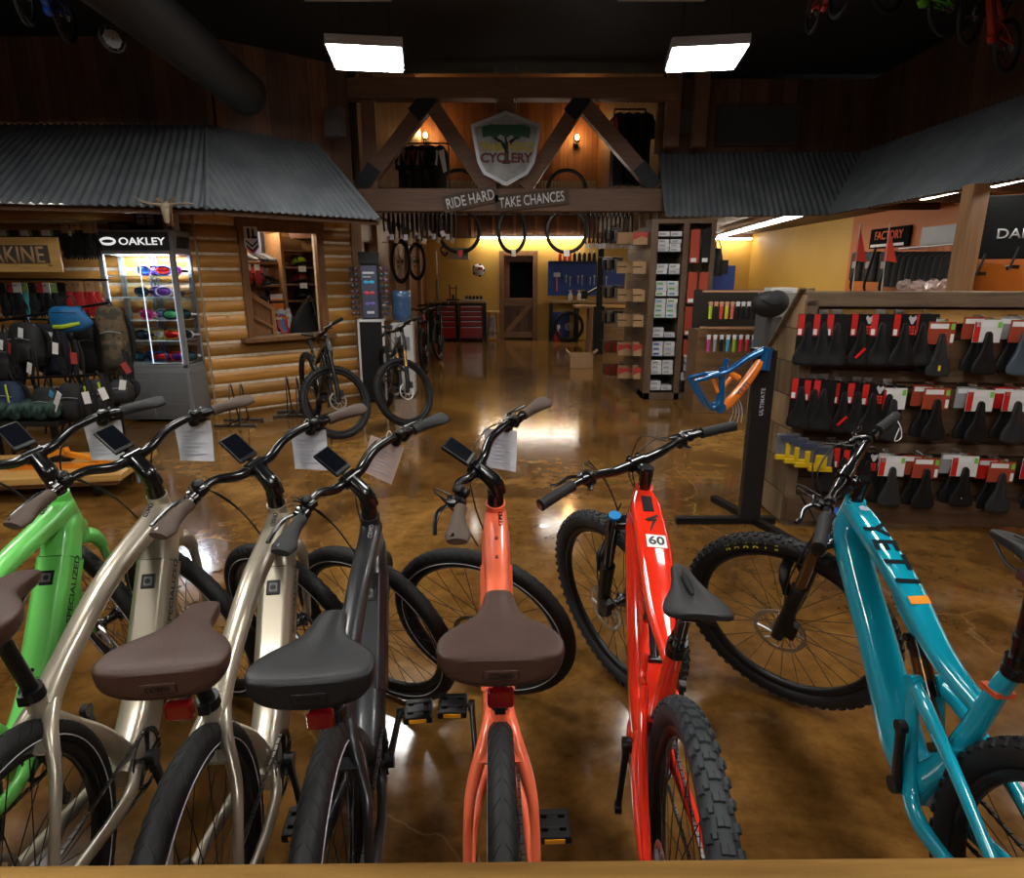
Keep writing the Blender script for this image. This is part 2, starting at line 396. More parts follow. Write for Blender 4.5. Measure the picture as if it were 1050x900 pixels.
def drivetrain(root, ra, bb, right=True, ang=15., pedals=True, arm=BLACK):
    ch = MB(); pts = []         # chain loop on the right side
    r1, r2, X = .078, .038, .046
    b, r = Vector(bb), Vector(ra)
    def arc(c, rr, a0, a1, n): return [(X, c.y+rr*math.cos(rad(a0+(a1-a0)*i/n)), c.z+rr*math.sin(rad(a0+(a1-a0)*i/n))) for i in range(n+1)]
    loop = arc(b, r1, -85, 95, 14)+arc(r, r2, 95, 275, 10)
    L = [Vector(p) for p in loop]+[Vector(loop[0])]
    acc = 0.
    for i in range(len(L)-1):
        seg = (L[i+1]-L[i]); n = max(1, int(seg.length/.0127))
        for k in range(n):
            c = L[i]+seg*((k+.5)/n); d = seg.normalized()
            ch.beam(c-d*.0055, c+d*.0055, .0085 if k % 2 else .006, .0075, up=(1,0,0))
    link('chain', ch.mesh('chain', C(.12, .115, .11, .3, .9)), root)
    cr = MB(); cr.torus(r1-.006, .006, 44, 6, flat=.3, c=(X, bb[1], bb[2]))
    for k in range(5): cr.beam((X, bb[1], bb[2]), (X, bb[1]+(r1-.008)*math.cos(2*PI*k/5), bb[2]+(r1-.008)*math.sin(2*PI*k/5)), .004, .016, up=(1,0,0))
    link('chainring', cr.mesh('chainring', DSTEEL), root)
    cs = MB(); cs.lathe([(.015, .028), (.042, .030), (.042, .035), (.034, .036), (.034, .041), (.026, .042), (.026, .047), (.016, .048)], c=(0, ra[1], ra[2]), axis='x', seg=24)
    link('cassette', cs.mesh('cassette', STEEL), root)
    for sd in (1, -1):
        a = rad(ang+(0 if sd > 0 else 180))
        e = Vector((sd*.078, bb[1]+.17*math.cos(a), bb[2]+.17*math.sin(a)))
        k = MB(); k.sweep([(sd*.062, bb[1], bb[2]), (sd*.070, (bb[1]+e.y)/2, (bb[2]+e.z)/2), tuple(e)], [(.009,.019,3), (.008,.014,3), (.008,.015,3)], side=(1,0,0), seg=12, n=4)
        k.cyl((sd*.05, bb[1], bb[2]), (sd*.074, bb[1], bb[2]), .021); k.cyl((e.x-.009, e.y, e.z), (e.x+.009, e.y, e.z), .0165)
        link('crank_arm', k.mesh('crank_arm', arm), root)
        if pedals:
            p = MB(); c = e+Vector((sd*.055, 0, 0))
            p.cyl(e, e+Vector((sd*.095, 0, 0)), .006); p.box(c, (.03, .085, .018)); p.box(c+Vector((0, 0, 0)), (.07, .03, .02))
            for q in (-.034, .034): p.box(c+Vector((0, q, 0)), (.080, .02, .022))
            for q in (-.036, .036): p.box(c+Vector((q, 0, 0)), (.012, .09, .018))
            po = link('pedal', p.mesh('pedal', BLACK), root, bev=.003)
            
            for q in (.0487, -.0487): rf = MB(); rf.box(c+Vector((0, q*.92, 0)), (.05, .003, .012)); link('reflector', rf.mesh('reflector', C(.8, .35, .02, .25)), po)

def city_cockpit(root, M, gripm, spacer, paperside=True, tilt=0.):
    gm = grip_mesh('city', gripm)
    st = MB(); st.cyl((0, 0, 0), (0, 0, spacer), .0265, .024, 20)
    st.sweep([(0, -.012, spacer-.004), (0, .002, spacer+.03), (0, .022, spacer+.05), (0, .058, .118)], [(.025,.024,2), (.026,.026,2.2), (.024,.022,2.5), (.021,.021,2.5)], seg=18)
    st.cyl((-.026, .06, .118), (.026, .06, .118), .022, seg=18)
    link('stem', st.mesh('stem', BLACKG), root, M=M)
    hb = MB(); pts = [(-.372, -.031, .173), (-.26, -.002, .173), (-.205, .026, .172), (-.13, .062, .148), (-.06, .062, .119), (0, .06, .118)]
    pts = pts+[(-x, y, z) for x, y, z in pts[-2::-1]]
    hb.tube(pts, [.011, .011, .012, .0135, .0155, .0158, .0155, .0135, .012, .011, .011], 14, 6)
    link('handlebar', hb.mesh('handlebar', BLACKG), root, M=M)
    for sd in (1, -1):
        a = Vector((sd*.255, -.001, .173)); b = Vector((sd*.372, -.031, .173)); x = (b-a).normalized()
        G = frameM(a, x, (0, 1, 0) if sd > 0 else (0, 1, 0))
        go = link('grip', gm, root, M=M @ G)
        lv = MB(); c = Vector((sd*.235, .008, .172))
        lv.cyl(c-x*.008, c+x*.008, .0155); lv.sweep([c+Vector((0, .012, -.004)), c+Vector((-sd*.004, .032, -.012)), c+Vector((-sd*.03, .045, -.012))], [(.008,.011,2.5), (.011,.013,2.5), (.007,.008,2)], side=(0,0,1), seg=12, n=4)
        lv.sweep([c+Vector((sd*.0, .035, -.014)), c+Vector((sd*.03, .050, -.018)), c+Vector((sd*.075, .040, -.02)), c+Vector((sd*.115, .022, -.02))], [(.004,.006,2.5), (.004,.008,2.5), (.0035,.006,2.5), (.004,.006,2.5)], side=(0,0,1), seg=10, n=4)
        link('brake_lever', lv.mesh('brake_lever', BLACKG), root, M=M)
        ctl = MB(); c2 = Vector((sd*.205, .022, .172))
        ctl.cyl(c2-x*.009, c2+x*.009, .0165); ctl.box(c2+Vector((0, -.012, .012)), (.026, .022, .016))
        if sd > 0: ctl.cyl(c2+Vector((0, .012, -.012)), c2+Vector((0, .014, -.034)), .019, .016); ctl.box(c2+Vector((.02, -.012, -.02)), (.03, .012, .006))
        else: ctl.lathe([(.004, 0), (.018, .004), (.015, .014), (.004, .02)], c=tuple(c2+Vector((-.0, .004, .014))), seg=16)
        link('shifter' if sd > 0 else 'bell', ctl.mesh('shifter', BLACK), root, M=M)
        stl = MB(); stl.box(c2+Vector((.0, -.0115, .0215)), (.012, .012, .004)); link('clamp_bolt', stl.mesh('clamp_bolt', STEEL), root, M=M); stl = MB(); stl.cyl(c+Vector((0, .02, .012)), c+Vector((0, .02, .016)), .004); link('clamp_bolt', stl.mesh('clamp_bolt', STEEL), root, M=M)
    dm = MB(); dm.beam((0, .07, .128), (0, .105, .150), .016, .010)
    dc = Vector((-.006, .115, .168)); R = Matrix.Rotation(rad(28), 3, 'X')
    dm.box(dc, (.062, .098, .013), 0, R)
    d = link('display', dm.mesh('display', BLACK), root, M=M, bev=.004)
    ds = MB(); ds.box(dc+R @ Vector((0, .004, .0072)), (.053, .080, .0012), 0, R); link('screen', ds.mesh('screen', GLASS), d)
    cb = MB()
    for i, (x0, y0) in enumerate(((.22, .05), (-.22, .05), (-.2, .04))):
        f = 1 if x0 > 0 else -1
        cb.tube([(x0, y0, .158), (x0*.8, .105+.01*i, .135), (x0*.42, .125, .06-.02*i), (f*.05, .095, -.06), (f*.03, .05, -.17)], .0026, 6, 6)
    link('brake_cable', cb.mesh('brake_cable', CABLE), root, M=M)

def steer_matrix(ht, a, st): return B(ht, a) @ Matrix.Rotation(rad(st), 4, 'Z')
def axle_u(ht, a, st, f, R):
    M = steer_matrix(ht, a, st); z0 = (M @ Vector((0, f, 0))).z; return (R-z0)/(M.to_3x3() @ Vector((0, 0, 1))).z

def city_bike(label, x, y, hd, lean, st, hz, sz, paint, gripm, saddm, group, deco=(.02, .02, .02), lit=True, crank=-88., pedals=False, tw=1.):
    ra = (0, -.455, .352); bb = (0, 0, .30); a = rad(71.7); ht = (0, .40, hz)
    W = Matrix.Translation((x, y, 0)) @ Matrix.Rotation(rad(hd), 4, 'Z') @ Matrix.Rotation(-rad(lean), 4, 'Y')
    root = thing('city_bicycle', label, 'bicycle', M=W, group=group)
    M = steer_matrix(ht, a, st); ax = Vector((0, -math.cos(a), math.sin(a))); HT = Vector(ht)
    fr = MB()
    hb = HT-ax*.165
    fr.cyl(HT, HT-ax*.02, .031, .030, 24); fr.cyl(HT-ax*.02, hb, .030, .037, 24)
    cl = Vector((0, -.265, .665+(hz-.9)*.5))
    # top tube flowing into both seat stays
    fr.sweep([HT-ax*.055+Vector((0,.004,0)), HT+Vector((0, -.06, -.070)), HT+(cl-HT)*.5+Vector((0,0,.012)), cl+Vector((0,.10,.048)), cl+Vector((0,.0,-.005))], [(.036,.040,2.3), (.034*tw,.034,2.4), (.029*tw,.027,2.3), (.026,.026,2.2), (.029,.026,2.2)], seg=24)
    for sd in (-1, 1):
        fr.sweep([cl+Vector((sd*.006,.04,.015)), cl+Vector((sd*.030,-.035,-.03)), cl+Vector((sd*.058,-.09,-.10)), (sd*.068, -.40, .50), (sd*.068, ra[1], ra[2]+.01)], [(.018,.019,2), (.015,.016,2), (.013,.013,2), (.010,.011,2), (.010,.014,2.5)], side=(1,0,0), seg=14)
        fr.sweep([(sd*.03, -.03, .30), (sd*.052, -.11, .29), (sd*.065, -.25, .315), (sd*.068, ra[1], ra[2])], [(.014,.026,2.4), (.013,.024,2.4), (.011,.018,2.2), (.010,.016,2.2)], side=(1,0,0), seg=14)
        fr.cyl((sd*.060, ra[1], ra[2]), (sd*.074, ra[1], ra[2]), .020, seg=18)
    fr.box(cl+Vector((0, -.062, -.062)), (.10, .024, .026), 0, Matrix.Rotation(rad(40), 3, 'X'))
    # seat tube, collar ring
    stt = cl+Vector((0, -.018, .045))
    fr.sweep([stt, cl+Vector((0,.01,-.04)), (0, -.10, .46), (0, -.02, .33)], [(.019,.019,2), (.021,.022,2), (.022,.024,2.2), (.030,.030,2.4)], seg=18)
    # motor housing and lower down tube
    fr.sweep([(0, -.045, .275), (0, .01, .300), (0, .09, .365), (0, .145, .425)], [(.036,.045,3), (.045,.068,3.2), (.045,.062,3.4), (.044,.058,3.6)], seg=26)
    # upper shoulder of the down tube under the head tube
    dtop = hb+Vector((0, -.045, .045)); dbot = Vector((0, .135, .412)); dd = dtop-dbot
    fr.sweep([hb+Vector((0,.012,.03)), hb+Vector((0,-.012,.02)), dtop+Vector((0,-.01,-.012)), dbot+dd*.78], [(.034,.034,2.2), (.038,.042,2.6), (.044,.053,3.2), (.045,.056,3.6)], seg=26)
    f = link('frame', fr.mesh('frame', paint), root)
    bt = MB()           # battery cover: the long flat-sided body of the down tube
    bt.block(dbot+dd*.018, dbot+dd*.782, .0490, .0575, .017)
    bo = link('battery_cover', bt.mesh('battery_cover', paint), root, bev=.005)
    for q0, q1 in ((.024, .0285), (.772, .7765), (.055, .058)):
        sm = MB(); sm.block(dbot+dd*q0, dbot+dd*q1, .0494, .0579, .0185); link('seam', sm.mesh('seam', BLACK), bo)
    dn = dd.normalized(); nrm = Vector((1,0,0)).cross(dn)
    if nrm.z < 0: nrm = -nrm
    lk = MB(); lc = dbot+dd*.64+nrm*.0575; R3 = Matrix((Vector((1,0,0)), dn, nrm)).transposed()
    lk.box(lc, (.040, .044, .006), 0, R3); l1 = link('battery_lock', lk.mesh('battery_lock', BLACK), root, bev=.011)
    l2 = MB(); l2.box(lc+nrm*.003, (.024, .026, .003), 0, R3); lo = link('lock_plate', l2.mesh('lock_plate', C(.13, .13, .13, .4, .3)), l1, bev=.005)
    l3 = MB(); l3.cyl(lc+nrm*.004, lc+nrm*.006, .008); link('key_slot', l3.mesh('key_slot', BLACK), l1)
    bl = MB(); bl.cyl(dbot+dd*.10+nrm*.055, dbot+dd*.10+nrm*.0595, .006); link('mount_bolt', bl.mesh('mount_bolt', BLACK), root)
    dk = C(*deco, .4)
    sn = dbot+dd*.42
    text('lettering', 'SPECIALIZED', .036, dk, bo, frameM(sn+dd*.16+Vector((.0491, 0, 0)), dn, (-nrm)*-1), .0003, .0006)
    tt = HT+Vector((.0, -.085, -.0455)); td = (cl-HT).normalized()
    tn = Vector((1,0,0)).cross(-td); tn = tn if tn.z > 0 else -tn
    text('lettering', 'COMO', .019, dk, f, frameM(tt+tn*.0325+Vector((.014,0,0)), -td, (-1,0,0)), .0016)
    if lit:
        bb2 = MB()
        for k in (0, 1): bb2.cyl(HT+td*(.19+.075*k)+tn*.026, HT+td*(.19+.075*k)+tn*.0325, .0045)
        link('mount_bolt', bb2.mesh('mount_bolt', C(.25, .04, .02, .4)), f)
    # collar
    cm = MB(); cd = Vector((0, -.32, 1)).normalized(); cm.cyl(stt-cd*.012, stt+cd*.014, .0225, seg=20); cm.box(stt+Vector((0, -.026, 0)), (.022, .016, .022)); link('seat_collar', cm.mesh('seat_collar', BLACK), root)
    fk = MB(); R = .352; u = axle_u(ht, a, st, .055, R); FU = -.165
    fk.cyl((0, 0, FU+.004), (0, 0, FU-.012), .036, seg=22)
    fk.sweep([(-.057, .006, FU-.095), (-.040, .003, FU-.045), (0, 0, FU-.020), (.040, .003, FU-.045), (.057, .006, FU-.095)], [(.022,.018,2.2), (.027,.024,2.4), (.034,.026,2.4), (.027,.024,2.4), (.022,.018,2.2)], side=(0,1,0), seg=16)
    for sd in (-1, 1): fk.sweep([(sd*.056, .004, FU-.08), (sd*.058, .012, FU-.16), (sd*.060, .03, u+.14), (sd*.060, .055, u)], [(.013,.020,2.2), (.012,.018,2.2), (.010,.014,2.2), (.011,.014,2.2)], side=(1,0,0), seg=14)
    link('fork', fk.mesh('fork', paint), root, M=M)
    add_wheel('front_wheel', root, M @ Matrix.Translation((0, .055, u)), 'city', RUBBER)
    add_wheel('rear_wheel', root, Matrix.Translation(ra), 'city', RUBBER)
    cal = MB(); cal.box((-.058, .03, u+.07), (.022, .035, .06)); link('brake_caliper', cal.mesh('brake_caliper', BLACK), root, M=M, bev=.004)
    city_cockpit(root, M, gripm, .045)
    finish_saddle(root, 'city', (0, -.475, sz), saddm, stt-cd*.02, mark=saddm)
    tl = MB(); tc = Vector((0, -.412, sz-.118)); tl.box(tc, (.050, .022, .036)); t = link('tail_light', tl.mesh('tail_light', REDLENS), root, bev=.006)
    tb = MB(); tb.beam(tc+Vector((0, .008, 0)), tc+Vector((0, .075, .015)), .014, .014); link('light_bracket', tb.mesh('light_bracket', BLACK), t)
    drivetrain(root, ra, bb, ang=crank, pedals=pedals)
    return root, M

def mtb(label, x, y, hd, lean, st, hz, sz, style, P, rub=None, group=None, W=None, pedals=False, cat='bicycle', detail=True, saddlem=None):
    """full-suspension mountain bike; P: paints dict(frame, stay, fork, stanchion, shock)"""
    rub = rub or RUBBER
    ra = (0, -.445, .372); bb = (0, 0, .345); a = rad(68.5); ht = (0, .46, hz)
    if W is None: W = Matrix.Translation((x, y, 0)) @ Matrix.Rotation(rad(hd), 4, 'Z') @ Matrix.Rotation(-rad(lean), 4, 'Y')
    root = thing('mountain_bicycle', label, cat, M=W, group=group)
    M = steer_matrix(ht, a, st); ax = Vector((0, -math.cos(a), math.sin(a))); HT = Vector(ht); hb = HT-ax*.115
    fr = MB()
    fr.cyl(HT, hb, .029, .033, 24)
    big = style in ('red', 'ebike')
    w = .049 if style == 'red' else .037
    sc = Vector((0, -.165, .755)) if style == 'red' else (Vector((0, -.178, .80)) if style == 'teal' else Vector((0, -.155, .715)))
    fr.sweep([HT-ax*.028+Vector((0,.002,0)), HT+Vector((0,-.07,-.052)), Vector((0, .19, .825 if style == 'red' else .80)), Vector((0, .02, .745 if style == 'red' else .70)), Vector((0, -.125, .66)) if style != 'red' else sc+Vector((0,.03,-.055))], [(.031,.030,2.4), (w,.030,2.8), (w,.029,2.8), (w*.82,.025,2.6), (.021,.021,2.4)], seg=24)
    fr.sweep([hb+ax*.055+Vector((0,.0,0)), hb+Vector((0,-.055,-.035)), Vector((0, .24, .575)), Vector((0, .09, .405)), Vector((0, .0, .345))], [(.034,.036,2.4), (.050 if style == 'red' else .044,.044,2.8), (.053 if style == 'red' else .047,.046 if big else .040,3), (.050,.052 if big else .044,3), (.044,.055,3)], seg=26)
    fr.sweep([sc, sc+Vector((0,.03,-.08)), Vector((0,-.080,.50)), Vector((0,-.03,.40)), Vector((0,.0,.345))], [(.0195,.0195,2), (.021,.021,2), (.026,.028,2.4), (.034,.036,2.6), (.042,.050,2.8)], seg=20)
    if big: fr.sweep([(0, .10, .34), (0, .04, .31), (0, -.05, .33)], [(.048,.04,3), (.058,.068,3), (.045,.05,3)], seg=22)
    fr.cyl((-.046, 0, .345), (.046, 0, .345), .030, seg=22)
    if style == 'teal':
        fr.sweep([Vector((0, .24, .785)), Vector((0, .17, .745)), Vector((0, .09, .690))], [(.006,.02,2), (.014,.03,2.5), (.012,.02,2.5)], seg=12)
    f = link('frame', fr.mesh('frame', P['frame']), root)
    stm = MB()
    if style == 'teal':
        for sd in (-1, 1):      # rear triangle with looped upright link
            stm.sweep([(sd*.030, .045, .60), (sd*.043, -.02, .585), (sd*.055, -.16, .52), (sd*.066, -.32, .43), (sd*.070, ra[1]-.005, ra[2])], [(.013,.020,2.4), (.014,.022,2.6), (.012,.016,2.4), (.011,.014,2.4), (.010,.016,2.4)], seg=14)
            stm.sweep([(sd*.030, .048, .605), (sd*.034, .025, .50), (sd*.042, -.015, .37), (sd*.056, -.09, .318), (sd*.067, -.26, .335), (sd*.070, ra[1], ra[2])], [(.013,.020,2.4), (.012,.018,2.4), (.015,.024,2.6), (.015,.024,2.6), (.012,.018,2.4), (.010,.016,2.4)], seg=14)
            stm.cyl((sd*.018, .046, .603), (sd*.046, .046, .603), .022, seg=18)
    else:
        for sd in (-1, 1):
            stm.sweep([(sd*.036, -.035, .545), (sd*.050, -.12, .525), (sd*.064, -.28, .45), (sd*.070, ra[1], ra[2]+.005)], [(.012,.018,2.4), (.012,.016,2.4), (.011,.013,2.4), (.010,.014,2.4)], seg=14)
            stm.sweep([(sd*.030, .0, .375), (sd*.052, -.10, .365), (sd*.066, -.27, .365), (sd*.070, ra[1], ra[2])], [(.015,.026,2.6), (.014,.024,2.6), (.012,.018,2.4), (.010,.016,2.4)], seg=14)
            stm.sweep([(sd*.036, -.035, .55), (sd*.034, .02, .545), (sd*.026, .045, .60)], [(.010,.016,2.4), (.011,.018,2.4), (.009,.014,2.4)], seg=12)
    for sd in (-1, 1): stm.cyl((sd*.061, ra[1], ra[2]), (sd*.076, ra[1], ra[2]), .019, seg=16)
    stm.box((0, -.105, .50 if style != 'teal' else .53), (.085, .02, .03))
    link('rear_triangle', stm.mesh('rear_triangle', P.get('stay', P['frame'])), root)
    # shock
    s0, s1 = (Vector((0, .235, .735)), Vector((0, .045, .585))) if style != 'teal' else (Vector((0, .115, .690)), Vector((0, -.040, .490)))
    d = s1-s0; sh = MB(); sh.cyl(s0, s0+d*.55, .0215, seg=18); sh.cyl(s0+d*.05, s0+d*.12, .025); sh.cyl(s0+d*.5, s0+d*.56, .025); sh.cyl((-.026, s0.y, s0.z), (.026, s0.y, s0.z), .011); 
    so = link('rear_shock', sh.mesh('rear_shock', BLACKG), root)
    s2 = MB(); s2.cyl((-.03, s1.y, s1.z), (.03, s1.y, s1.z), .011); s2.cyl(s0+d*.50, s0+d*.99, .0125, seg=16); s2.cyl(s0+d*.2, s0+d*.42, .0222, seg=18); link('shock_shaft', s2.mesh('shock_shaft', P.get('stanchion', BLACKG)), so)
    # fork
    R = .372; u = axle_u(ht, a, st, .046, R); fo = .046; FU = -.115
    cr = MB(); cr.sweep([(-.072, fo-.012, FU-.04), (-.05, fo-.03, FU-.028), (0, 0, FU-.014), (.05, fo-.03, FU-.028), (.072, fo-.012, FU-.04)], [(.022,.020,2.4), (.024,.018,2.4), (.036,.020,2.4), (.024,.018,2.4), (.022,.020,2.4)], side=(0,1,0), seg=16)
    cr.cyl((0, 0, FU+.003), (0, 0, FU-.02), .034)
    for sd in (-1, 1): cr.cyl((sd*.070, fo-.006, FU-.07), (sd*.070, fo-.006, FU-.014), .0245, seg=20)
    fk = link('fork', cr.mesh('fork', P.get('fork', BLACKG)), root, M=M)
    sn = MB(); lw = MB(); cp = MB(); mid = (FU-.05+u)/2+.03
    for sd in (-1, 1):
        sn.cyl((sd*.070, fo-.006, FU-.06), (sd*.070, fo-.006, mid-.02), .0185, seg=18)
        lw.cyl((sd*.070, fo-.006, mid), (sd*.070, fo-.006, mid-.03), .0265, .0255, 18); lw.sweep([(sd*.070, fo-.006, mid-.02), (sd*.070, fo-.006, u+.10), (sd*.066, fo-.002, u+.03), (sd*.064, fo, u-.018)], [(.0245,.0245,2), (.022,.024,2), (.017,.024,2.2), (.013,.02,2.2)], seg=16)
        cp = MB(); cp.cyl((sd*.070, fo-.006, FU-.014), (sd*.070, fo-.006, FU-.004), .0165 if sd > 0 else .021, seg=18); link('fork_knob', cp.mesh('fork_knob', P.get('knob', BLACK)), fk)
    lw.sweep([(-.070, fo+.02, mid-.05), (-.055, fo+.05, mid-.0), (0, fo+.062, mid+.018), (.055, fo+.05, mid-.0), (.070, fo+.02, mid-.05)], [(.012,.018,2.4)]*5, side=(0,0,1), seg=12)
    lw.box((-.078, fo-.035, u+.065), (.026, .04, .065))
    link('stanchion', sn.mesh('stanchion', P.get('stanchion', BLACKG)), fk); link('fork_lowers', lw.mesh('fork_lowers', P.get('lower', BLACK)), fk)
    add_wheel('front_wheel', root, M @ Matrix.Translation((0, fo, u)), 'mtb', rub); add_wheel('rear_wheel', root, Matrix.Translation(ra), 'mtb', rub)
    # cockpit
    st_ = MB(); st_.cyl((0,0,0), (0,0,.030), .020, seg=20); st_.cyl((0,0,.030), (0,0,.078), .021, seg=20); st_.sweep([(0,.0,.054), (0,.03,.058), (0,.05,.064)], [(.018,.017,2.6), (.019,.017,2.6), (.020,.019,2.6)], seg=16); st_.cyl((-.026,.05,.064), (.026,.05,.064), .0235, seg=18); st_.cyl((0,0,.078), (0,0,.083), .016)
    for q in (-.017, .017): st_.cyl((q, .068, .082), (q, .072, .075), .006)
    link('stem', st_.mesh('stem', BLACKG), root, M=M)
    hb_ = MB(); pts = [(-.395, .010, .094), (-.27, .034, .094), (-.18, .047, .088), (-.10, .05, .068), (-.04, .05, .064), (0, .05, .064)]; pts = pts+[(-p, q, r) for p, q, r in pts[-2::-1]]
    hb_.tube(pts, [.011, .011, .0125, .015, .0175, .0178, .0175, .015, .0125, .011, .011], 14, 6); link('handlebar', hb_.mesh('handlebar', P.get('bar', BLACKG)), root, M=M)
    gm = grip_mesh('mtb', C(.035, .036, .038, .65))
    for sd in (1, -1):
        e = Vector((sd*.262, .036, .094)); x = Vector((sd*.125, -.024, 0)).normalized()
        link('grip', gm, root, M=M @ frameM(e, x, (0, 1, 0)))
        lv = MB(); c = Vector((sd*.215, .042, .092)); lv.cyl(c-x*.007, c+x*.007, .0155); lv.sweep([c+Vector((0,.014,-.006)), c+Vector((-sd*.012,.034,-.014)), c+Vector((-sd*.045,.046,-.018))], [(.008,.010,2.5), (.010,.011,2.5), (.007,.008,2)], side=(0,0,1), seg=12, n=4)
        lv.sweep([c+Vector((-sd*.01,.036,-.016)), c+Vector((sd*.02,.052,-.022)), c+Vector((sd*.06,.046,-.026)), c+Vector((sd*.085,.050,-.026))], [(.004,.006,2.5), (.004,.007,2.5), (.004,.006,2.5), (.004,.006,2.5)], side=(0,0,1), seg=10, n=4)
        link('brake_lever', lv.mesh('brake_lever', BLACKG), root, M=M)
        sf = MB(); c2 = c-x*.028; sf.cyl(c2-x*.007, c2+x*.007, .015); sf.box(c2+Vector((0,.006,-.022)), (.034,.038,.016)); sf.sweep([c2+Vector((0,-.005,-.024)), c2+Vector((sd*.018,-.028,-.028))], [(.004,.010,2.5), (.003,.008,2.5)], side=(0,0,1), seg=8, n=1)
        link('shifter', sf.mesh('shifter', BLACK), root, M=M, bev=.003)
    cb = MB()
    for i, x0 in enumerate((.185, -.185, -.16, .15)):
        s_ = 1 if x0 > 0 else -1
        cb.tube([(x0, .075, .078), (x0*.75, .125+.012*i, .055), (x0*.35, .13, -.01-.012*i), (s_*.045, .075, -.10), (s_*.035, .03, -.19)], .0026, 6, 6)
    link('brake_cable', cb.mesh('brake_cable', CABLE), root, M=M)
    c3 = MB(); c3.tube([(-.03, .06, -.10), (-.085, .075, mid+.02), (-.092, fo, u+.15), (-.08, fo-.04, u+.09)], .0026, 6, 6); link('brake_hose', c3.mesh('brake_hose', CABLE), root, M=M)
    finish_saddle(root, 'mtb', (0, -.338 if style != 'teal' else -.30, sz), saddlem or C(.028, .029, .031, .5), sc)
    cm = MB(); dcol = Vector((0, -.3, 1)).normalized(); cm.cyl(sc-dcol*.014, sc+dcol*.012, .0235, seg=20); cm.box(sc+Vector((0,-.026,0)), (.02,.014,.02)); link('seat_collar', cm.mesh('seat_collar', BLACK), root)
    drivetrain(root, ra, bb, ang=270. if style == 'teal' else 75., pedals=pedals)
    dr = MB(); dr.box((.062, ra[1]-.01, ra[2]-.055), (.02, .05, .07)); dr.cyl((.05, ra[1]+.0, ra[2]-.11), (.056, ra[1]+.0, ra[2]-.11), .022); dr.beam((.055, ra[1], ra[2]-.03), (.053, ra[1]+.01, ra[2]-.13), .008, .02); link('derailleur', dr.mesh('derailleur', BLACK), root, bev=.003)
    return root, M, f

# ------------------------------------------------------------------ helpers to read positions off the photograph
_s, _c = math.sin(rad(14.656)), math.cos(rad(14.656))
def ray(u, v): b = (450-v)/641.4; return Vector(((u-525)/641.4, _c+b*_s, -_s+b*_c))
def PY(u, v, y): d = ray(u, v); return Vector((0, 0, 1.5825))+d*(y/d.y)
def PZ(u, v, z): d = ray(u, v); return Vector((0, 0, 1.5825))+d*((z-1.5825)/d.z)

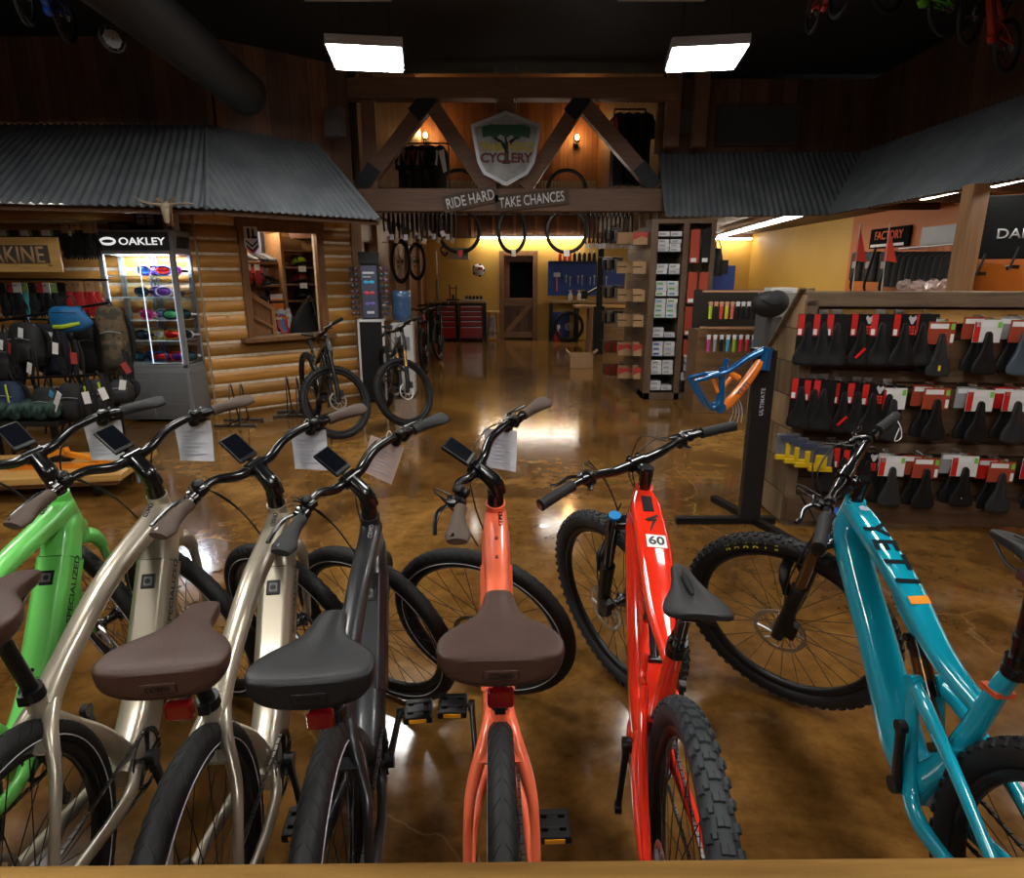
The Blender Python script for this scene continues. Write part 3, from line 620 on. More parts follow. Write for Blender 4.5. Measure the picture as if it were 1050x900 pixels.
# ------------------------------------------------------------------ setting materials
def floor_material():
    m = bpy.data.materials.new('stained_concrete'); m.use_nodes = True
    nt = m.node_tree; N = nt.nodes; L = nt.links; b = N['Principled BSDF']
    tc = N.new('ShaderNodeTexCoord')
    n1 = N.new('ShaderNodeTexNoise'); n1.inputs['Scale'].default_value = .55; n1.inputs['Detail'].default_value = 9; n1.inputs['Roughness'].default_value = .62; n1.inputs['Distortion'].default_value = 1.1
    L.new(tc.outputs['Object'], n1.inputs['Vector'])
    r = N.new('ShaderNodeValToRGB'); e = r.color_ramp.elements
    e[0].position = .30; e[0].color = (.048, .022, .006, 1); e[1].position = .74; e[1].color = (.40, .215, .055, 1)
    x = r.color_ramp.elements.new(.46); x.color = (.135, .064, .016, 1); x = r.color_ramp.elements.new(.60); x.color = (.25, .128, .032, 1)
    L.new(n1.outputs['Fac'], r.inputs[0])
    n2 = N.new('ShaderNodeTexNoise'); n2.inputs['Scale'].default_value = 9; n2.inputs['Detail'].default_value = 8; n2.inputs['Roughness'].default_value = .7
    L.new(tc.outputs['Object'], n2.inputs['Vector'])
    r2 = N.new('ShaderNodeValToRGB'); r2.color_ramp.elements[0].position = .3; r2.color_ramp.elements[0].color = (.55, .52, .48, 1); r2.color_ramp.elements[1].position = .7; r2.color_ramp.elements[1].color = (1.35, 1.3, 1.2, 1)
    L.new(n2.outputs['Fac'], r2.inputs[0])
    mx = N.new('ShaderNodeMix'); mx.data_type = 'RGBA'; mx.blend_type = 'MULTIPLY'; mx.inputs[0].default_value = 1; L.new(r.outputs[0], mx.inputs[6]); L.new(r2.outputs[0], mx.inputs[7])
    # hairline cracks
    nd = N.new('ShaderNodeTexNoise'); nd.inputs['Scale'].default_value = 1.6; nd.inputs['Detail'].default_value = 5; L.new(tc.outputs['Object'], nd.inputs['Vector'])
    ad = N.new('ShaderNodeVectorMath'); ad.operation = 'ADD'; sc = N.new('ShaderNodeVectorMath'); sc.operation = 'SCALE'; sc.inputs[3].default_value = .9; L.new(nd.outputs['Color'], sc.inputs[0]); L.new(tc.outputs['Object'], ad.inputs[0]); L.new(sc.outputs[0], ad.inputs[1])
    vo = N.new('ShaderNodeTexVoronoi'); vo.feature = 'DISTANCE_TO_EDGE'; vo.inputs['Scale'].default_value = .42; L.new(ad.outputs[0], vo.inputs['Vector'])
    cr = N.new('ShaderNodeValToRGB'); cr.color_ramp.elements[0].position = .0008; cr.color_ramp.elements[0].color = (1, 1, 1, 1); cr.color_ramp.elements[1].position = .0036; cr.color_ramp.elements[1].color = (0, 0, 0, 1)
    L.new(vo.outputs['Distance'], cr.inputs[0])
    mu = N.new('ShaderNodeMath'); mu.operation = 'MULTIPLY'; mu.inputs[1].default_value = .32; L.new(cr.outputs[0], mu.inputs[0])
    m2 = N.new('ShaderNodeMix'); m2.data_type = 'RGBA'; L.new(mu.outputs[0], m2.inputs[0]); L.new(mx.outputs[2], m2.inputs[6]); m2.inputs[7].default_value = (.42, .26, .10, 1)
    L.new(m2.outputs[2], b.inputs['Base Color'])
    mr = N.new('ShaderNodeMapRange'); L.new(n2.outputs['Fac'], mr.inputs[0]); mr.inputs[1].default_value = .3; mr.inputs[2].default_value = .7; mr.inputs[3].default_value = .06; mr.inputs[4].default_value = .17
    L.new(mr.outputs[0], b.inputs['Roughness'])
    b.inputs['IOR'].default_value = 1.6
    bp = N.new('ShaderNodeBump'); bp.inputs['Strength'].default_value = .06; bp.inputs['Distance'].default_value = .01; L.new(n1.outputs['Fac'], bp.inputs['Height']); L.new(bp.outputs[0], b.inputs['Normal'])
    return m
FLOOR = floor_material()
CEIL = mat('ceiling_black', (.006, .006, .007), .8)
YELLOW = mat('yellow_paint', (.52, .29, .045), .6, var=(.56, .32, .055), scale=1.5, bump=.1, bscale=30)
ORANGE = mat('orange_paint', (.50, .13, .010), .55, var=(.44, .11, .010), scale=1.5)
LOG = wood('honey_logs', (.34, .145, .026), (.54, .26, .058), .38, 'x', 2.2, plank=('z', .165), bump=.3)
CHINK = mat('chinking', (.72, .62, .47), .8, var=(.55, .45, .32), scale=20)
PLANKV = wood('dark_planks', (.075, .030, .012), (.15, .062, .025), .6, 'z', 2.2, plank=('x', .19))
PLANKY = wood('dark_planks_side', (.06, .027, .012), (.12, .052, .022), .6, 'z', 2.2, plank=('y', .19))
TIMBER = wood('truss_timber', (.105, .048, .022), (.165, .078, .036), .55, 'x', 2.)
TIMBERZ = wood('post_timber', (.20, .10, .042), (.32, .17, .075), .5, 'z', 2.)
REDWOOD = wood('red_brown_board', (.11, .036, .011), (.17, .060, .019), .45, 'z', 2.)
TRIMW = wood('window_trim', (.14, .062, .022), (.22, .10, .038), .4, 'z', 2.4)
SHELFW = wood('shelf_wood', (.17, .085, .032), (.27, .14, .055), .45, 'x', 2.)
OLDWOOD = wood('weathered_board', (.085, .052, .025), (.34, .225, .115), .6, 'z', 1.2, plank=('z', .21), bump=.6)
OLDWOODX = wood('weathered_rail', (.095, .062, .038), (.19, .125, .075), .55, 'x', 1.6, bump=.4)
RAILW = wood('pine_rail', (.11, .052, .009), (.34, .19, .046), .75, 'x', 1.1, bump=.15)
RAILW.node_tree.nodes['Principled BSDF'].inputs['Specular IOR Level'].default_value = .15
PINE = wood('yellow_pine', (.42, .22, .06), (.60, .35, .11), .4, 'x', 2.)
TIN = mat('galvanised_tin', (.125, .14, .155), .45, .2, var=(.185, .20, .215), scale=3)
TINB = mat('bright_tin', (.35, .36, .36), .35, .8)
LAMP = mat('lamp_diffuser', (.9, .9, .9), .4, emit=(1, .97, .92), estr=16)
TUBE = mat('lamp_tube', (.9, .9, .9), .4, emit=(1, .95, .85), estr=13)
LED = mat('led_strip', (.9, .9, .9), .4, emit=(.62, .78, 1), estr=.9)
HOUSING = mat('lamp_housing', (.62, .64, .68), .35, .3)
DARKIN = mat('dark_back', (.02, .016, .013), .8)
CGLASS = mat('cabinet_glass', (1, 1, 1), .02, trans=1., ior=1.06)
PEGBLUE = mat('blue_pegboard', (.012, .05, .26), .45)

# ------------------------------------------------------------------ floor, ceiling, walls
m = MB(); m.add([(-9, -3.5, 0), (8, -3.5, 0), (8, 16.3, 0), (-9, 16.3, 0)], [(0, 1, 2, 3)]); struct('floor', m, FLOOR)
m = MB(); m.ab((-9, -3.5, 4.1), (8, 9.0, 4.25)); m.ab((-9, 8.9, 4.25), (8, 9.0, 5.9)); struct('ceiling', m, CEIL)
m = MB(); m.ab((-9, 9.0, 5.8), (8, 16.3, 5.95)); struct('ceiling.001', m, PLANKY)
m = MB(); m.ab((-9, -3.6, 0), (8, -3.5, 4.1)); struct('wall_behind', m, PLANKV)
YB = 16.1
m = MB()
m.ab((-4.5, YB, 0), (-.30, YB+.15, 2.46), 0); m.ab((.62, YB, 0), (6.2, YB+.15, 2.46), 0); m.ab((-.30, YB, 2.13), (.62, YB+.15, 2.46), 0)
m.ab((-4.5, YB, 2.46), (6.2, YB+.15, 3.0), 1); m.ab((-4.5, YB, 3.78), (6.2, YB+.15, 5.8), 1)
for i in range(14): m.ab((-3.6+i*.52, YB-.04, 2.5), (-3.54+i*.52, YB, 2.98), 2)
wv = [(-4.5+i*.0165, YB-.012+.012*math.sin(i*2*PI/4.6)) for i in range(int(10.7/.0165))]
m.add([(x, y, 3.0) for x, y in wv]+[(x, y, 3.78) for x, y in wv], [(i, i+1, len(wv)+i+1, len(wv)+i) for i in range(len(wv)-1)], 3, True)
struct('wall_back', m, [YELLOW, PLANKV, TIMBERZ, TINB])
# room glimpsed through the back door
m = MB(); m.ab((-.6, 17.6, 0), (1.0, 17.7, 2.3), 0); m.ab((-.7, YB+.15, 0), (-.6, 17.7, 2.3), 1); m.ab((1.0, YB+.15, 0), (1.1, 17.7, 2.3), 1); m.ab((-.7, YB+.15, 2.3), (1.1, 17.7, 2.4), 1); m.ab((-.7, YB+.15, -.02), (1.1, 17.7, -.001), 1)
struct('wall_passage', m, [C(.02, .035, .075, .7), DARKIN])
# door frame and Dutch door
m = MB(); m.ab((-.32, YB-.03, 0), (-.20, YB+.16, 2.17)); m.ab((.52, YB-.03, 0), (.64, YB+.16, 2.17)); m.ab((-.20, YB-.03, 2.05), (.52, YB+.16, 2.17)); struct('trim_1', m, wood('door_trim', (.17, .075, .025), (.25, .12, .045), .45, 'z', 2.), .006)
d = MB(); d.ab((-.19, YB+.02, .04), (.51, YB+.055, .98), 0)
do = d.build('door_1', [wood('door_planks', (.085, .034, .013), (.15, .065, .026), .5, 'z', 2., plank=('x', .1))]); do['kind'] = 'structure'
d = MB(); d.ab((-.19, YB-.005, .04), (.51, YB+.02, .19)); d.ab((-.19, YB-.005, .84), (.51, YB+.02, 1.03)); d.beam((-.12, YB+.006, .2), (.46, YB+.006, .86), .024, .12); d.build('door_brace', wood('brace', (.19, .095, .04), (.28, .15, .065), .5, 'x', 2.), do)
d = MB(); d.ab((-.2, YB-.03, .98), (.52, YB+.1, 1.02)); d.build('door_ledge', SHELFW, do)
m = MB(); m.ab((-.19, YB+.07, 1.04), (-.06, YB+.1, 2.05)); m.ab((-.06, YB+.07, 1.9), (.51, YB+.1, 2.05)); struct('trim_2', m, REDWOOD)
# side doorway at the far left of the back wall
m = MB(); m.ab((-2.72, YB-.03, 0), (-2.64, YB, 2.1)); m.ab((-2.30, YB-.03, 0), (-2.22, YB, 2.1)); m.ab((-2.72, YB-.03, 2.0), (-2.22, YB, 2.12)); struct('trim_3', m, REDWOOD)
m = MB(); m.ab((-2.64, YB-.012, 0), (-2.30, YB-.002, 2.0), 0); m.ab((-2.62, YB-.016, .95), (-2.32, YB-.011, 1.5), 1); m.ab((-2.62, YB-.016, 1.52), (-2.32, YB-.011, 1.85), 2); struct('doorway_dark', m, [DARKIN, C(.02, .05, .2, .5), C(.4, .22, .1, .6)])  # dark sheet paints the unlit opening, coloured patches the things inside it

# right-hand outer wall: yellow at the back, orange nearer
m = MB(); m.ab((5.9, 11.4, 0), (6.05, 16.2, 2.6), 0); m.ab((5.9, -3.5, 0), (6.05, 11.4, 2.6), 1); struct('wall_right', m, [YELLOW, ORANGE])
m = MB(); m.ab((4.35, -3.5, 2.56), (6.05, 9.3, 2.66)); m.ab((2.05, 9.32, 2.56), (6.05, 16.2, 2.66))
for i in range(14): m.ab((4.35, -3.2+i*.95, 2.46), (5.9, -3.12+i*.95, 2.56))
struct('ceiling_right', m, wood('soffit_boards', (.06, .028, .012), (.11, .05, .02), .6, 'y', 2., plank=('x', .14)))
m = MB(); m.ab((1.95, 9.22, 3.2), (4.85, 9.34, 4.1)); struct('wall_front_right', m, PLANKV)
m = MB(); m.ab((4.78, -3.5, 3.2), (4.9, 9.3, 4.1)); struct('wall_upper_right', m, PLANKY)

# log building on the left: wall A (facing), wall B (angled, with the opening)
def log_wall(name, p, q, z0, z1, opening=None):
    p, q = Vector((p[0], p[1], 0)), Vector((q[0], q[1], 0)); d = q-p; L = d.length; ang = math.atan2(d.y, d.x)
    mb = MB(); h = .165; n = int(round((z1-z0)/h))
    def course(x0, x1, za, zb):
        if zb-za < .02: return
        prof = [(-.03+.0, za+.012), (-.052, za+.04), (-.058, (za+zb)/2), (-.052, zb-.028), (-.03, zb-.012)]
        vs = [(x0, y, z) for y, z in prof]+[(x1, y, z) for y, z in prof]
        mb.add(vs, [(i, i+1, 5+i+1, 5+i) for i in range(4)], 0, True); mb.add([vs[i] for i in range(5)], [(0, 1, 2, 3, 4)], 0); mb.add([vs[5+i] for i in range(5)], [(4, 3, 2, 1, 0)], 0)
    for i in range(n):
        za, zb = z0+i*h, min(z0+(i+1)*h, z1)
        if opening:
            a, b, c, e = opening
            if zb <= c+.01 or za >= e-.01: course(0, L, za, zb)
            else:
                course(0, a, za, zb); course(b, L, za, zb)
                if za < c: course(a, b, za, c)
                if zb > e: course(a, b, e, zb)
        else: course(0, L, za, zb)
    def slab(x0, x1, za, zb): mb.ab((x0, -.034, za), (x1, .08, zb), 1)
    if opening:
        a, b, c, e = opening; slab(0, a, z0, z1); slab(b, L, z0, z1); slab(a, b, z0, c); slab(a, b, e, z1)
    else: slab(0, L, z0, z1)
    o = mb.build(name, [LOG, CHINK]); o['kind'] = 'structure'; o.location = p; o.rotation_euler = (0, 0, ang); return o
A0, A1, B1 = Vector((-8.6, 7.10, 0)), Vector((-3.5, 7.25, 0)), Vector((-2.08, 8.5, 0))
log_wall('wall_left', A0, A1, 0, 2.31)
bd = (B1-A1); bl = bd.length; bu = bd/bl; bn = Vector((bu.y, -bu.x, 0))     # bn faces the aisle
def onB(u, v):              # where the sight line meets wall B -> (distance along, z)
    r = ray(u, v); o = Vector((0, 0, 1.5825)); t = (A1-o+bn*.04).dot(bn)/r.dot(bn); p = o+r*t; return (p-A1).dot(bu), p.z
oa, oz1 = onB(245, 236); ob, _ = onB(328, 300); _, oz0 = onB(300, 343)
log_wall('wall_angled', A1, B1, 0, 2.31, (oa, ob, oz0, oz1))
def BM(s, out, z): p = A1+bu*s+bn*out; return Vector((p.x, p.y, z))
RB = Matrix((bu, -bn, Vector((0,0,1)))).transposed()          # local x along the wall, y into the building
m = MB()
for s0, s1, za, zb in ((oa-.03, oa+.045, oz0, oz1), (ob-.02, ob+.07, oz0, oz1+.0), (oa-.05, ob+.09, oz1-.005, oz1+.13)): m.box(BM((s0+s1)/2, .06, (za+zb)/2), (s1-s0, .09, zb-za), 0, RB)
m.box(BM((oa+ob)/2, .10, oz0-.025), (ob-oa+.22, .22, .055), 0, RB)
struct('window_1', m, TRIMW, .006)
m = MB()        # niche behind the opening
m.box(BM((oa+ob)/2+.05, -1.0, 1.45), (ob-oa+.8, .04, 1.7), 0, RB); m.box(BM(oa-.32, -.55, 1.45), (.04, .92, 1.7), 0, RB); m.box(BM(ob+.42, -.55, 1.45), (.04, .92, 1.7), 0, RB)
m.box(BM((oa+ob)/2+.05, -.55, oz0-.1), (ob-oa+.8, .92, .04), 0, RB); m.box(BM((oa+ob)/2+.05, -.55, 2.28), (ob-oa+.8, .92, .04), 0, RB)
struct('wall_niche', m, wood('niche_boards', (.20, .09, .03), (.32, .155, .055), .5, 'x', 2., plank=('z', .16)))
m = MB(); m.box(BM(bl+.02, .0, 1.15), (.12, .16, 2.3), 0, RB); struct('trim_4', m, TIMBERZ, .008)

# upper walls above the tin roof on the left
m = MB()
def vwall(mb, p, q, z0, z1, t=.1, mi=0):
    p, q = Vector(p), Vector(q); d = (q-p); mb.box(((p.x+q.x)/2, (p.y+q.y)/2, (z0+z1)/2), (d.length, t, z1-z0), mi, math.atan2(d.y, d.x))
vwall(m, (-8.8, 7.75, 0), (-3.35, 7.75, 0), 2.9, 4.1); struct('wall_upper_left', m, PLANKV)
m = MB(); vwall(m, (-3.35, 7.75, 0), (-2.1, 8.75, 0), 2.5, 4.1); struct('wall_upper_angled', m, PLANKV)

# corrugated tin roofs
def tin_roof(name, e0, e1, r0, r1, pitch=.076, amp=.011, m=None):
    """e0-e1 eave, r0-r1 ridge (same order); waves run from eave to ridge"""
    e0, e1, r0, r1 = map(Vector, (e0, e1, r0, r1)); ed = (e1-e0).normalized(); nrm = (e1-e0).cross(r0-e0).normalized()
    if nrm.z < 0: nrm = -nrm
    EL = (e1-e0).length; ra, rb = (r0-e0).dot(ed), (r1-e0).dot(ed); lo, hi = min(0, ra), max(EL, rb); n = int((hi-lo)/pitch*6); vs = []; fs = []
    for i in range(n+1):
        s = lo+(hi-lo)*i/n; w = amp*math.sin(2*PI*s/pitch)
        lowp = e0+ed*s if 0 <= s <= EL else (e0+(r0-e0)*(s/ra) if s < 0 else e1+(r1-e1)*((s-EL)/(rb-EL)))
        topp = r0+(r1-r0)*((s-ra)/(rb-ra)) if ra <= s <= rb else (e0+(r0-e0)*(s/ra) if s < ra else e1+(r1-e1)*((EL-s)/(EL-rb)))
        vs += [lowp+nrm*w, topp+nrm*w]
    k = len(vs)
    for i in range(n): fs.append((2*i, 2*i+1, 2*i+3, 2*i+2))
    vs2 = vs+[v-nrm*.004 for v in vs]; fs2 = fs+[tuple(q+k for q in f[::-1]) for f in fs]
    mb = MB(); mb.add(vs2, fs2, 0, True); mb.add([vs2[j] for i in range(n+1) for j in (2*i, k+2*i)], [(2*i, 2*i+2, 2*i+3, 2*i+1) for i in range(n)], 0)
    return struct(name, mb, m or TIN)
def eave(u, v, z): p = PZ(u, v, z); return (p.x, p.y, z)
EA0, EA1, EB1 = eave(0, 207, 2.2), eave(212, 213, 2.2), eave(388, 225, 2.2)
dA = Vector(EA0)-Vector(EA1); EA00 = tuple(Vector(EA1)+dA*2.4)
RA1 = (-3.42, 7.66, 3.22); RB1 = (-2.42, 8.40, 3.15); RA00 = (EA00[0]-.35, 7.66, 3.22)
tin_roof('roof_left', EA00, EA1, RA00, RA1)
tin_roof('roof_angled', EA1, EB1, RA1, RB1)
m = MB(); m.tube([EA1, RA1], .022, 8, 1); struct('trim_5', m, TIN)
m = MB(); m.tube([EB1, RB1], .03, 8, 1); struct('trim_6', m, TIN)
m = MB()            # boards and rafters under the left eave
m.add([Vector(EA00)+Vector((0, .05, -.02)), Vector(EA1)+Vector((0, .05, -.02)), (A1.x, A1.y, 2.33), (A0.x, A0.y, 2.33)], [(0, 1, 2, 3)]); m.add([Vector(EA1)+Vector((0, .05, -.02)), Vector(EB1)+Vector((0, .05, -.02)), (B1.x, B1.y, 2.33), (A1.x, A1.y, 2.33)], [(0, 1, 2, 3)])
m.beam(Vector(EA00)+Vector((0, .12, -.03)), Vector(EA1)+Vector((0, .12, -.03)), .05, .05); m.beam(Vector(EA1)+Vector((0, .12, -.03)), Vector(EB1)+Vector((-.03, .1, -.03)), .05, .05)
struct('ceiling_eave', m, wood('eave_boards', (.10, .045, .016), (.17, .08, .03), .55, 'x', 2.))
ER0, ER1, ER2 = (1.94, 8.36, 2.3), (3.86, 8.1, 2.3), (3.84, 1.0, 2.3)
tin_roof('roof_right_front', ER0, ER1, (1.99, 9.3, 3.27), (4.84, 9.3, 3.27))
tin_roof('roof_right', ER2, ER1, (4.84, 1.0, 3.27), (4.84, 9.3, 3.27))
m = MB(); m.beam((1.99, 8.60, 2.36), (4.0, 8.36, 2.36), .06, .1); m.beam((4.02, 1.0, 2.36), (4.02, 8.2, 2.36), .06, .1); struct('trim_7', m, TIMBER)
pp = PY(993, 240, 5.45)
m = MB(); m.ab((pp.x-.07, 5.38, 0), (pp.x+.07, 5.52, 2.3)); struct('trim_8', m, TIMBERZ, .008)

# corridor side on the left
m = MB(); m.ab((-2.9, 10.0, 0), (-2.12, 10.08, 2.5)); m.ab((-2.9, 8.55, 2.05), (-2.12, 10.08, 2.5)); struct('wall_corridor', m, REDWOOD)
m = MB()
for y in (9.0, 10.06, 11.5, 13.0, 14.6): m.ab((-2.20, y-.07, 0), (-2.05, y+.07, 2.5))
struct('trim_9', m, TIMBERZ, .008)
m = MB(); m.ab((-2.20, 10.1, 0), (-2.13, 16.1, 2.46)); struct('wall_corridor_back', m, REDWOOD)
m = MB(); m.ab((-3.4, 8.6, 0), (-3.3, 10.1, 2.5), 0); struct('wall_corridor_end', m, C(.12, .13, .18, .7))
m = MB(); m.ab((-4.6, 9.0, 2.46), (-2.0, 16.1, 2.6)); struct('ceiling_corridor', m, PLANKY)

# truss over the aisle
YT = 8.8
def T(u, v): return PY(u, v, YT)
m = MB(); m.ab((-2.25, YT-.02, T(525, 217).z), (2.1, YT+.2, T(525, 193).z)); struct('beam_lower', m, TIMBER, .01)
m = MB(); m.ab((-2.25, YT-.02, T(525, 101).z), (2.1, YT+.2, T(525, 84).z+.05)); struct('beam_upper', m, TIMBER, .01)
tr = MB()
for p, q in (((372, 190), (441, 99)), ((440, 103), (498, 190)), ((598, 100), (540, 190)), ((597, 103), (672, 190)), ((519, 100), (519, 150))):
    a, b = T(*p), T(*q); a.y = b.y = YT+.09; d = (b-a).normalized(); tr.beam(a-d*.04, b+d*.04, .15, .19, up=d.cross(Vector((0, 1, 0))))
struct('beam_brace', tr, TIMBER)
pl = MB()
for p, q in (((424, 118), (442, 98)), ((370, 192), (384, 171)), ((584, 118), (600, 98)), ((655, 170), (672, 192))):
    a, b = T(*p), T(*q); a.y = b.y = YT-.01; d = (b-a).normalized(); pl.beam(a, b, .014, .2, up=d.cross(Vector((0, 1, 0))))
struct('trim_10', pl, mat('black_iron', (.012, .013, .015), .5, .6))
m = MB()
for u in (322, 378, 690, 718): p = T(u, 140); m.ab((p.x-.09, YT+.02, 2.69 if u < 500 else 3.2), (p.x+.09, YT+.16, 4.1))
struct('trim_11', m, wood('upper_post', (.10, .045, .02), (.17, .08, .035), .55, 'z', 2.), .008)
m = MB(); m.ab((-2.2, 9.4, 2.46), (-2.12, 16.1, 5.8)); m.ab((2.05, 9.4, 2.66), (2.13, 16.1, 5.8)); struct('wall_loft', m, PLANKY)
# black air duct
m = MB(); a, b = PZ(150, 12, 3.42), PZ(252, 96, 3.42)
m.cyl(a+(a-b)*2.2, b, .205, seg=28); m.cyl(b-(b-a)*.04, b, .215, seg=28)
dk = struct('duct', m, mat('duct_dark', (.007, .0065, .006), .7)); 
tag(dk, 'big round dark duct slanting under the ceiling at upper left', 'duct'); dk['kind'] = 'thing'

# ------------------------------------------------------------------ lamps
def panel_lamp(x, y, z, rz, lit, label):
    t = thing('ceiling_lamp', label, 'lamp', (x, y, z), rz, 'square panel lamps under the black ceiling')
    m = MB(); w = .29; m.ab((-w-.02, -w-.02, .035), (w+.02, w+.02, .075)); m.ab((-w-.02, -w-.02, 0), (-w, w+.02, .035)); m.ab((w, -w-.02, 0), (w+.02, w+.02, .035)); m.ab((-w, -w-.02, 0), (w, -w, .035)); m.ab((-w, w, 0), (w, w+.02, .035))
    m.build('lamp_frame', HOUSING, t, bev=.004)
    m = MB(); m.ab((-w, -w, -.018), (w, w, .012)); m.build('diffuser', LAMP if lit else C(.30, .31, .33, .4), t)
    
    for q in (-.2, .2): m = MB(); m.cyl((q, 0, .07), (q, 0, 4.1-z), .003, seg=6); m.build('hanging_cable', BLACK, t)
    return t
panel_lamp(-1.24, 6.0, 3.38, rad(8), True, 'lit white panel lamp hanging at upper left, before the truss')
panel_lamp(1.65, 6.0, 3.38, rad(-8), True, 'lit white panel lamp hanging at upper right, before the truss')
for k, (x, s) in enumerate(((-1.1, 'left'), (1.0, 'right'))): panel_lamp(x, 4.52, 3.38, 0, False, 'unlit grey panel lamp cut by the top of the photo, on the %s' % s)
for y in (2.4, .1, -2.2):
    for x in (-1.6, 1.3): panel_lamp(x, y, 3.38, 0, True, 'lit panel lamp above the bicycle row')  # the rest of the ceiling grid, over and behind the camera
panel_lamp(-3.7, 3.7, 3.38, 0, True, 'added unseen panel lamp brightening the log wall from the left of the shop')  # added out of view to brighten the log wall
def tube_lamp(p, q, label, w=.1):
    p, q = Vector(p), Vector(q); t = thing('tube_lamp', label, 'lamp', (p+q)/2, 0, 'long white tube lamps'); c = (p+q)/2
    m = MB(); m.beam(p-c+Vector((0,0,.035)), q-c+Vector((0,0,.035)), w, .04); m.build('lamp_frame', HOUSING, t)
    m = MB(); m.beam(p-c, q-c, w*.9, .035); m.build('diffuser', TUBE, t)
tube_lamp((-.82, 15.95, 2.47), (1.72, 15.95, 2.47), 'long tube lamp across the yellow back wall above the door', .12)
tube_lamp((3.98, 8.9, 2.40), (4.5, 14.2, 2.40), 'long tube lamp running back under the right tin roof', .13)
tube_lamp((4.7, 15.9, 2.44), (5.8, 15.9, 2.44), 'short tube lamp at the far end under the right roof', .1)
p0 = PZ(945, 203, 2.44); p1 = PZ(992, 192, 2.44); p2 = PZ(1015, 190, 2.44); p3 = PZ(1065, 178, 2.44)
tube_lamp(p1, p0, 'tube lamp under the right tin roof, just left of the wooden post', .13); tube_lamp(p3, p2, 'tube lamp under the right tin roof, just right of the wooden post', .13)
for x, z, s in ((-2.02, 4.72, 'left'), (1.52, 4.68, 'right')):
    t = thing('wall_sconce', 'small glowing amber wall lamp in the loft, %s of the hanging shield' % s, 'lamp', (x, 16.0, z), 0, 'amber wall lamps in the loft')
    m = MB(); m.ab((-.05, .04, -.16), (.05, .1, .06)); m.tube([(0, .06, -.1), (0, -.06, -.12), (0, -.1, -.06)], .012, 8); m.cyl((0, -.1, -.08), (0, -.1, -.05), .05, .06); m.build('lamp_base', BLACK, t)
    m = MB(); m.ball((0, -.1, .02), .045, 0, sc=(1, 1, 1.4)); m.build('bulb', mat('amber_bulb', (1, .6, .2), .4, emit=(1, .48, .10), estr=26), t)
    L = bpy.data.lights.new('sconce_light', 'POINT'); L.energy = 15; L.color = (1, .5, .16); L.shadow_soft_size = .06; lo = bpy.data.objects.new('sconce_light', L); COL.objects.link(lo); lo.location = (x, 15.75, z+.03)
W = bpy.data.worlds.new('world'); scene.world = W; W.use_nodes = True; W.node_tree.nodes['Background'].inputs[0].default_value = (.5, .55, .65, 1); W.node_tree.nodes['Background'].inputs[1].default_value = .02

# ------------------------------------------------------------------ the bicycle row
CHAMP = mat('champagne_paint', (.44, .39, .30), .30, .55, coat=.5)
CORAL = mat('coral_paint', (.95, .17, .075), .28, 0, coat=.6)
GREEN = mat('mint_green_paint', (.17, .66, .13), .30, 0, coat=.5)
CHAR = mat('charcoal_paint', (.022, .023, .026), .36, .3, coat=.2)
REDP = mat('hot_red_paint', (.83, .030, .010), .14, 0, coat=1.)
TEAL = mat('teal_paint', (.004, .30, .42), .15, 0, coat=1.)
BROWN = mat('brown_leather', (.045, .020, .014), .5, spec=.35, var=(.055, .026, .018), scale=30, bump=.15, bscale=220)
BROWNG = mat('brown_grip', (.075, .048, .033), .7, bump=.5, bscale=350)
GREYG = mat('charcoal_grip', (.016, .017, .018), .7, bump=.5, bscale=350)
BLKS = mat('black_saddle', (.009, .0095, .011), .45, spec=.35, bump=.12, bscale=220)
GB = 'city bicycles parked side by side behind the rail'
bikes = {}
bikes['green'] = city_bike('mint green bicycle at the far left of the front row', -1.36, 1.46, 8, .5, 50, .925, .97, GREEN, GREYG, BROWN, GB, lit=False)
bikes['champ2'] = city_bike('champagne bicycle with brown grips standing beside the mint green one', -1.047, 1.437, 6.5, .6, 55, .925, .975, CHAMP, BROWNG, BROWN, GB, lit=False)
bikes['champ'] = city_bike('champagne bicycle with brown grips standing next to the charcoal one', -.666, 1.426, 6.9, .9, 52.7, .90, .906, CHAMP, BROWNG, BROWN, GB, lit=False)
bikes['char'] = city_bike('charcoal black bicycle with black saddle in the front row', -.392, 1.429, 5.5, .9, 56.7, .86, .884, CHAR, GREYG, BLKS, GB, deco=(.2, .2, .2), lit=False, crank=5, pedals=True)
bikes['coral'] = city_bike('coral orange bicycle with brown saddle in the middle of the row', -.035, 1.43, 2.1, .1, 68.2, .90, .931, CORAL, BROWNG, BROWN, GB, crank=199, pedals=True, tw=1.12)
r_, RM, rf = mtb('bright red mountain bicycle with number 60 on its top tube', .363, 1.433, -3.6, -1.8, 35, .93, .94, 'red', dict(frame=REDP, knob=C(.02, .25, .6, .3, .6)), RUBBERG)
t_, TM, tf = mtb('glossy teal mountain bicycle standing at the right end of the row', 1.022, 1.302, .8, -.7, 50, .935, 1.065, 'teal', dict(frame=TEAL, stay=TEAL, stanchion=mat('bronze_stanchion', (.16, .085, .03), .22, .8), knob=C(.02, .12, .5, .3, .6)))
# wooden rail in the foreground
m = MB(); m.beam((-1.6, .425, .915), (1.7, .458, .915), .22, .09); o = m.build('wooden_rail', RAILW, bev=.008); tag(o, 'yellow pine rail running along the bottom edge of the photo', 'rail')
for x in (-1.35, -.1, 1.4): m = MB(); m.ab((x-.05, .38, 0), (x+.05, .48, .87)); m.build('rail_post', RAILW, o)
scene.view_settings.view_transform = 'Standard'; scene.view_settings.look = 'None'; scene.view_settings.exposure = 1.25; scene.view_settings.gamma = 1.; scene.view_settings.use_curve_mapping = False
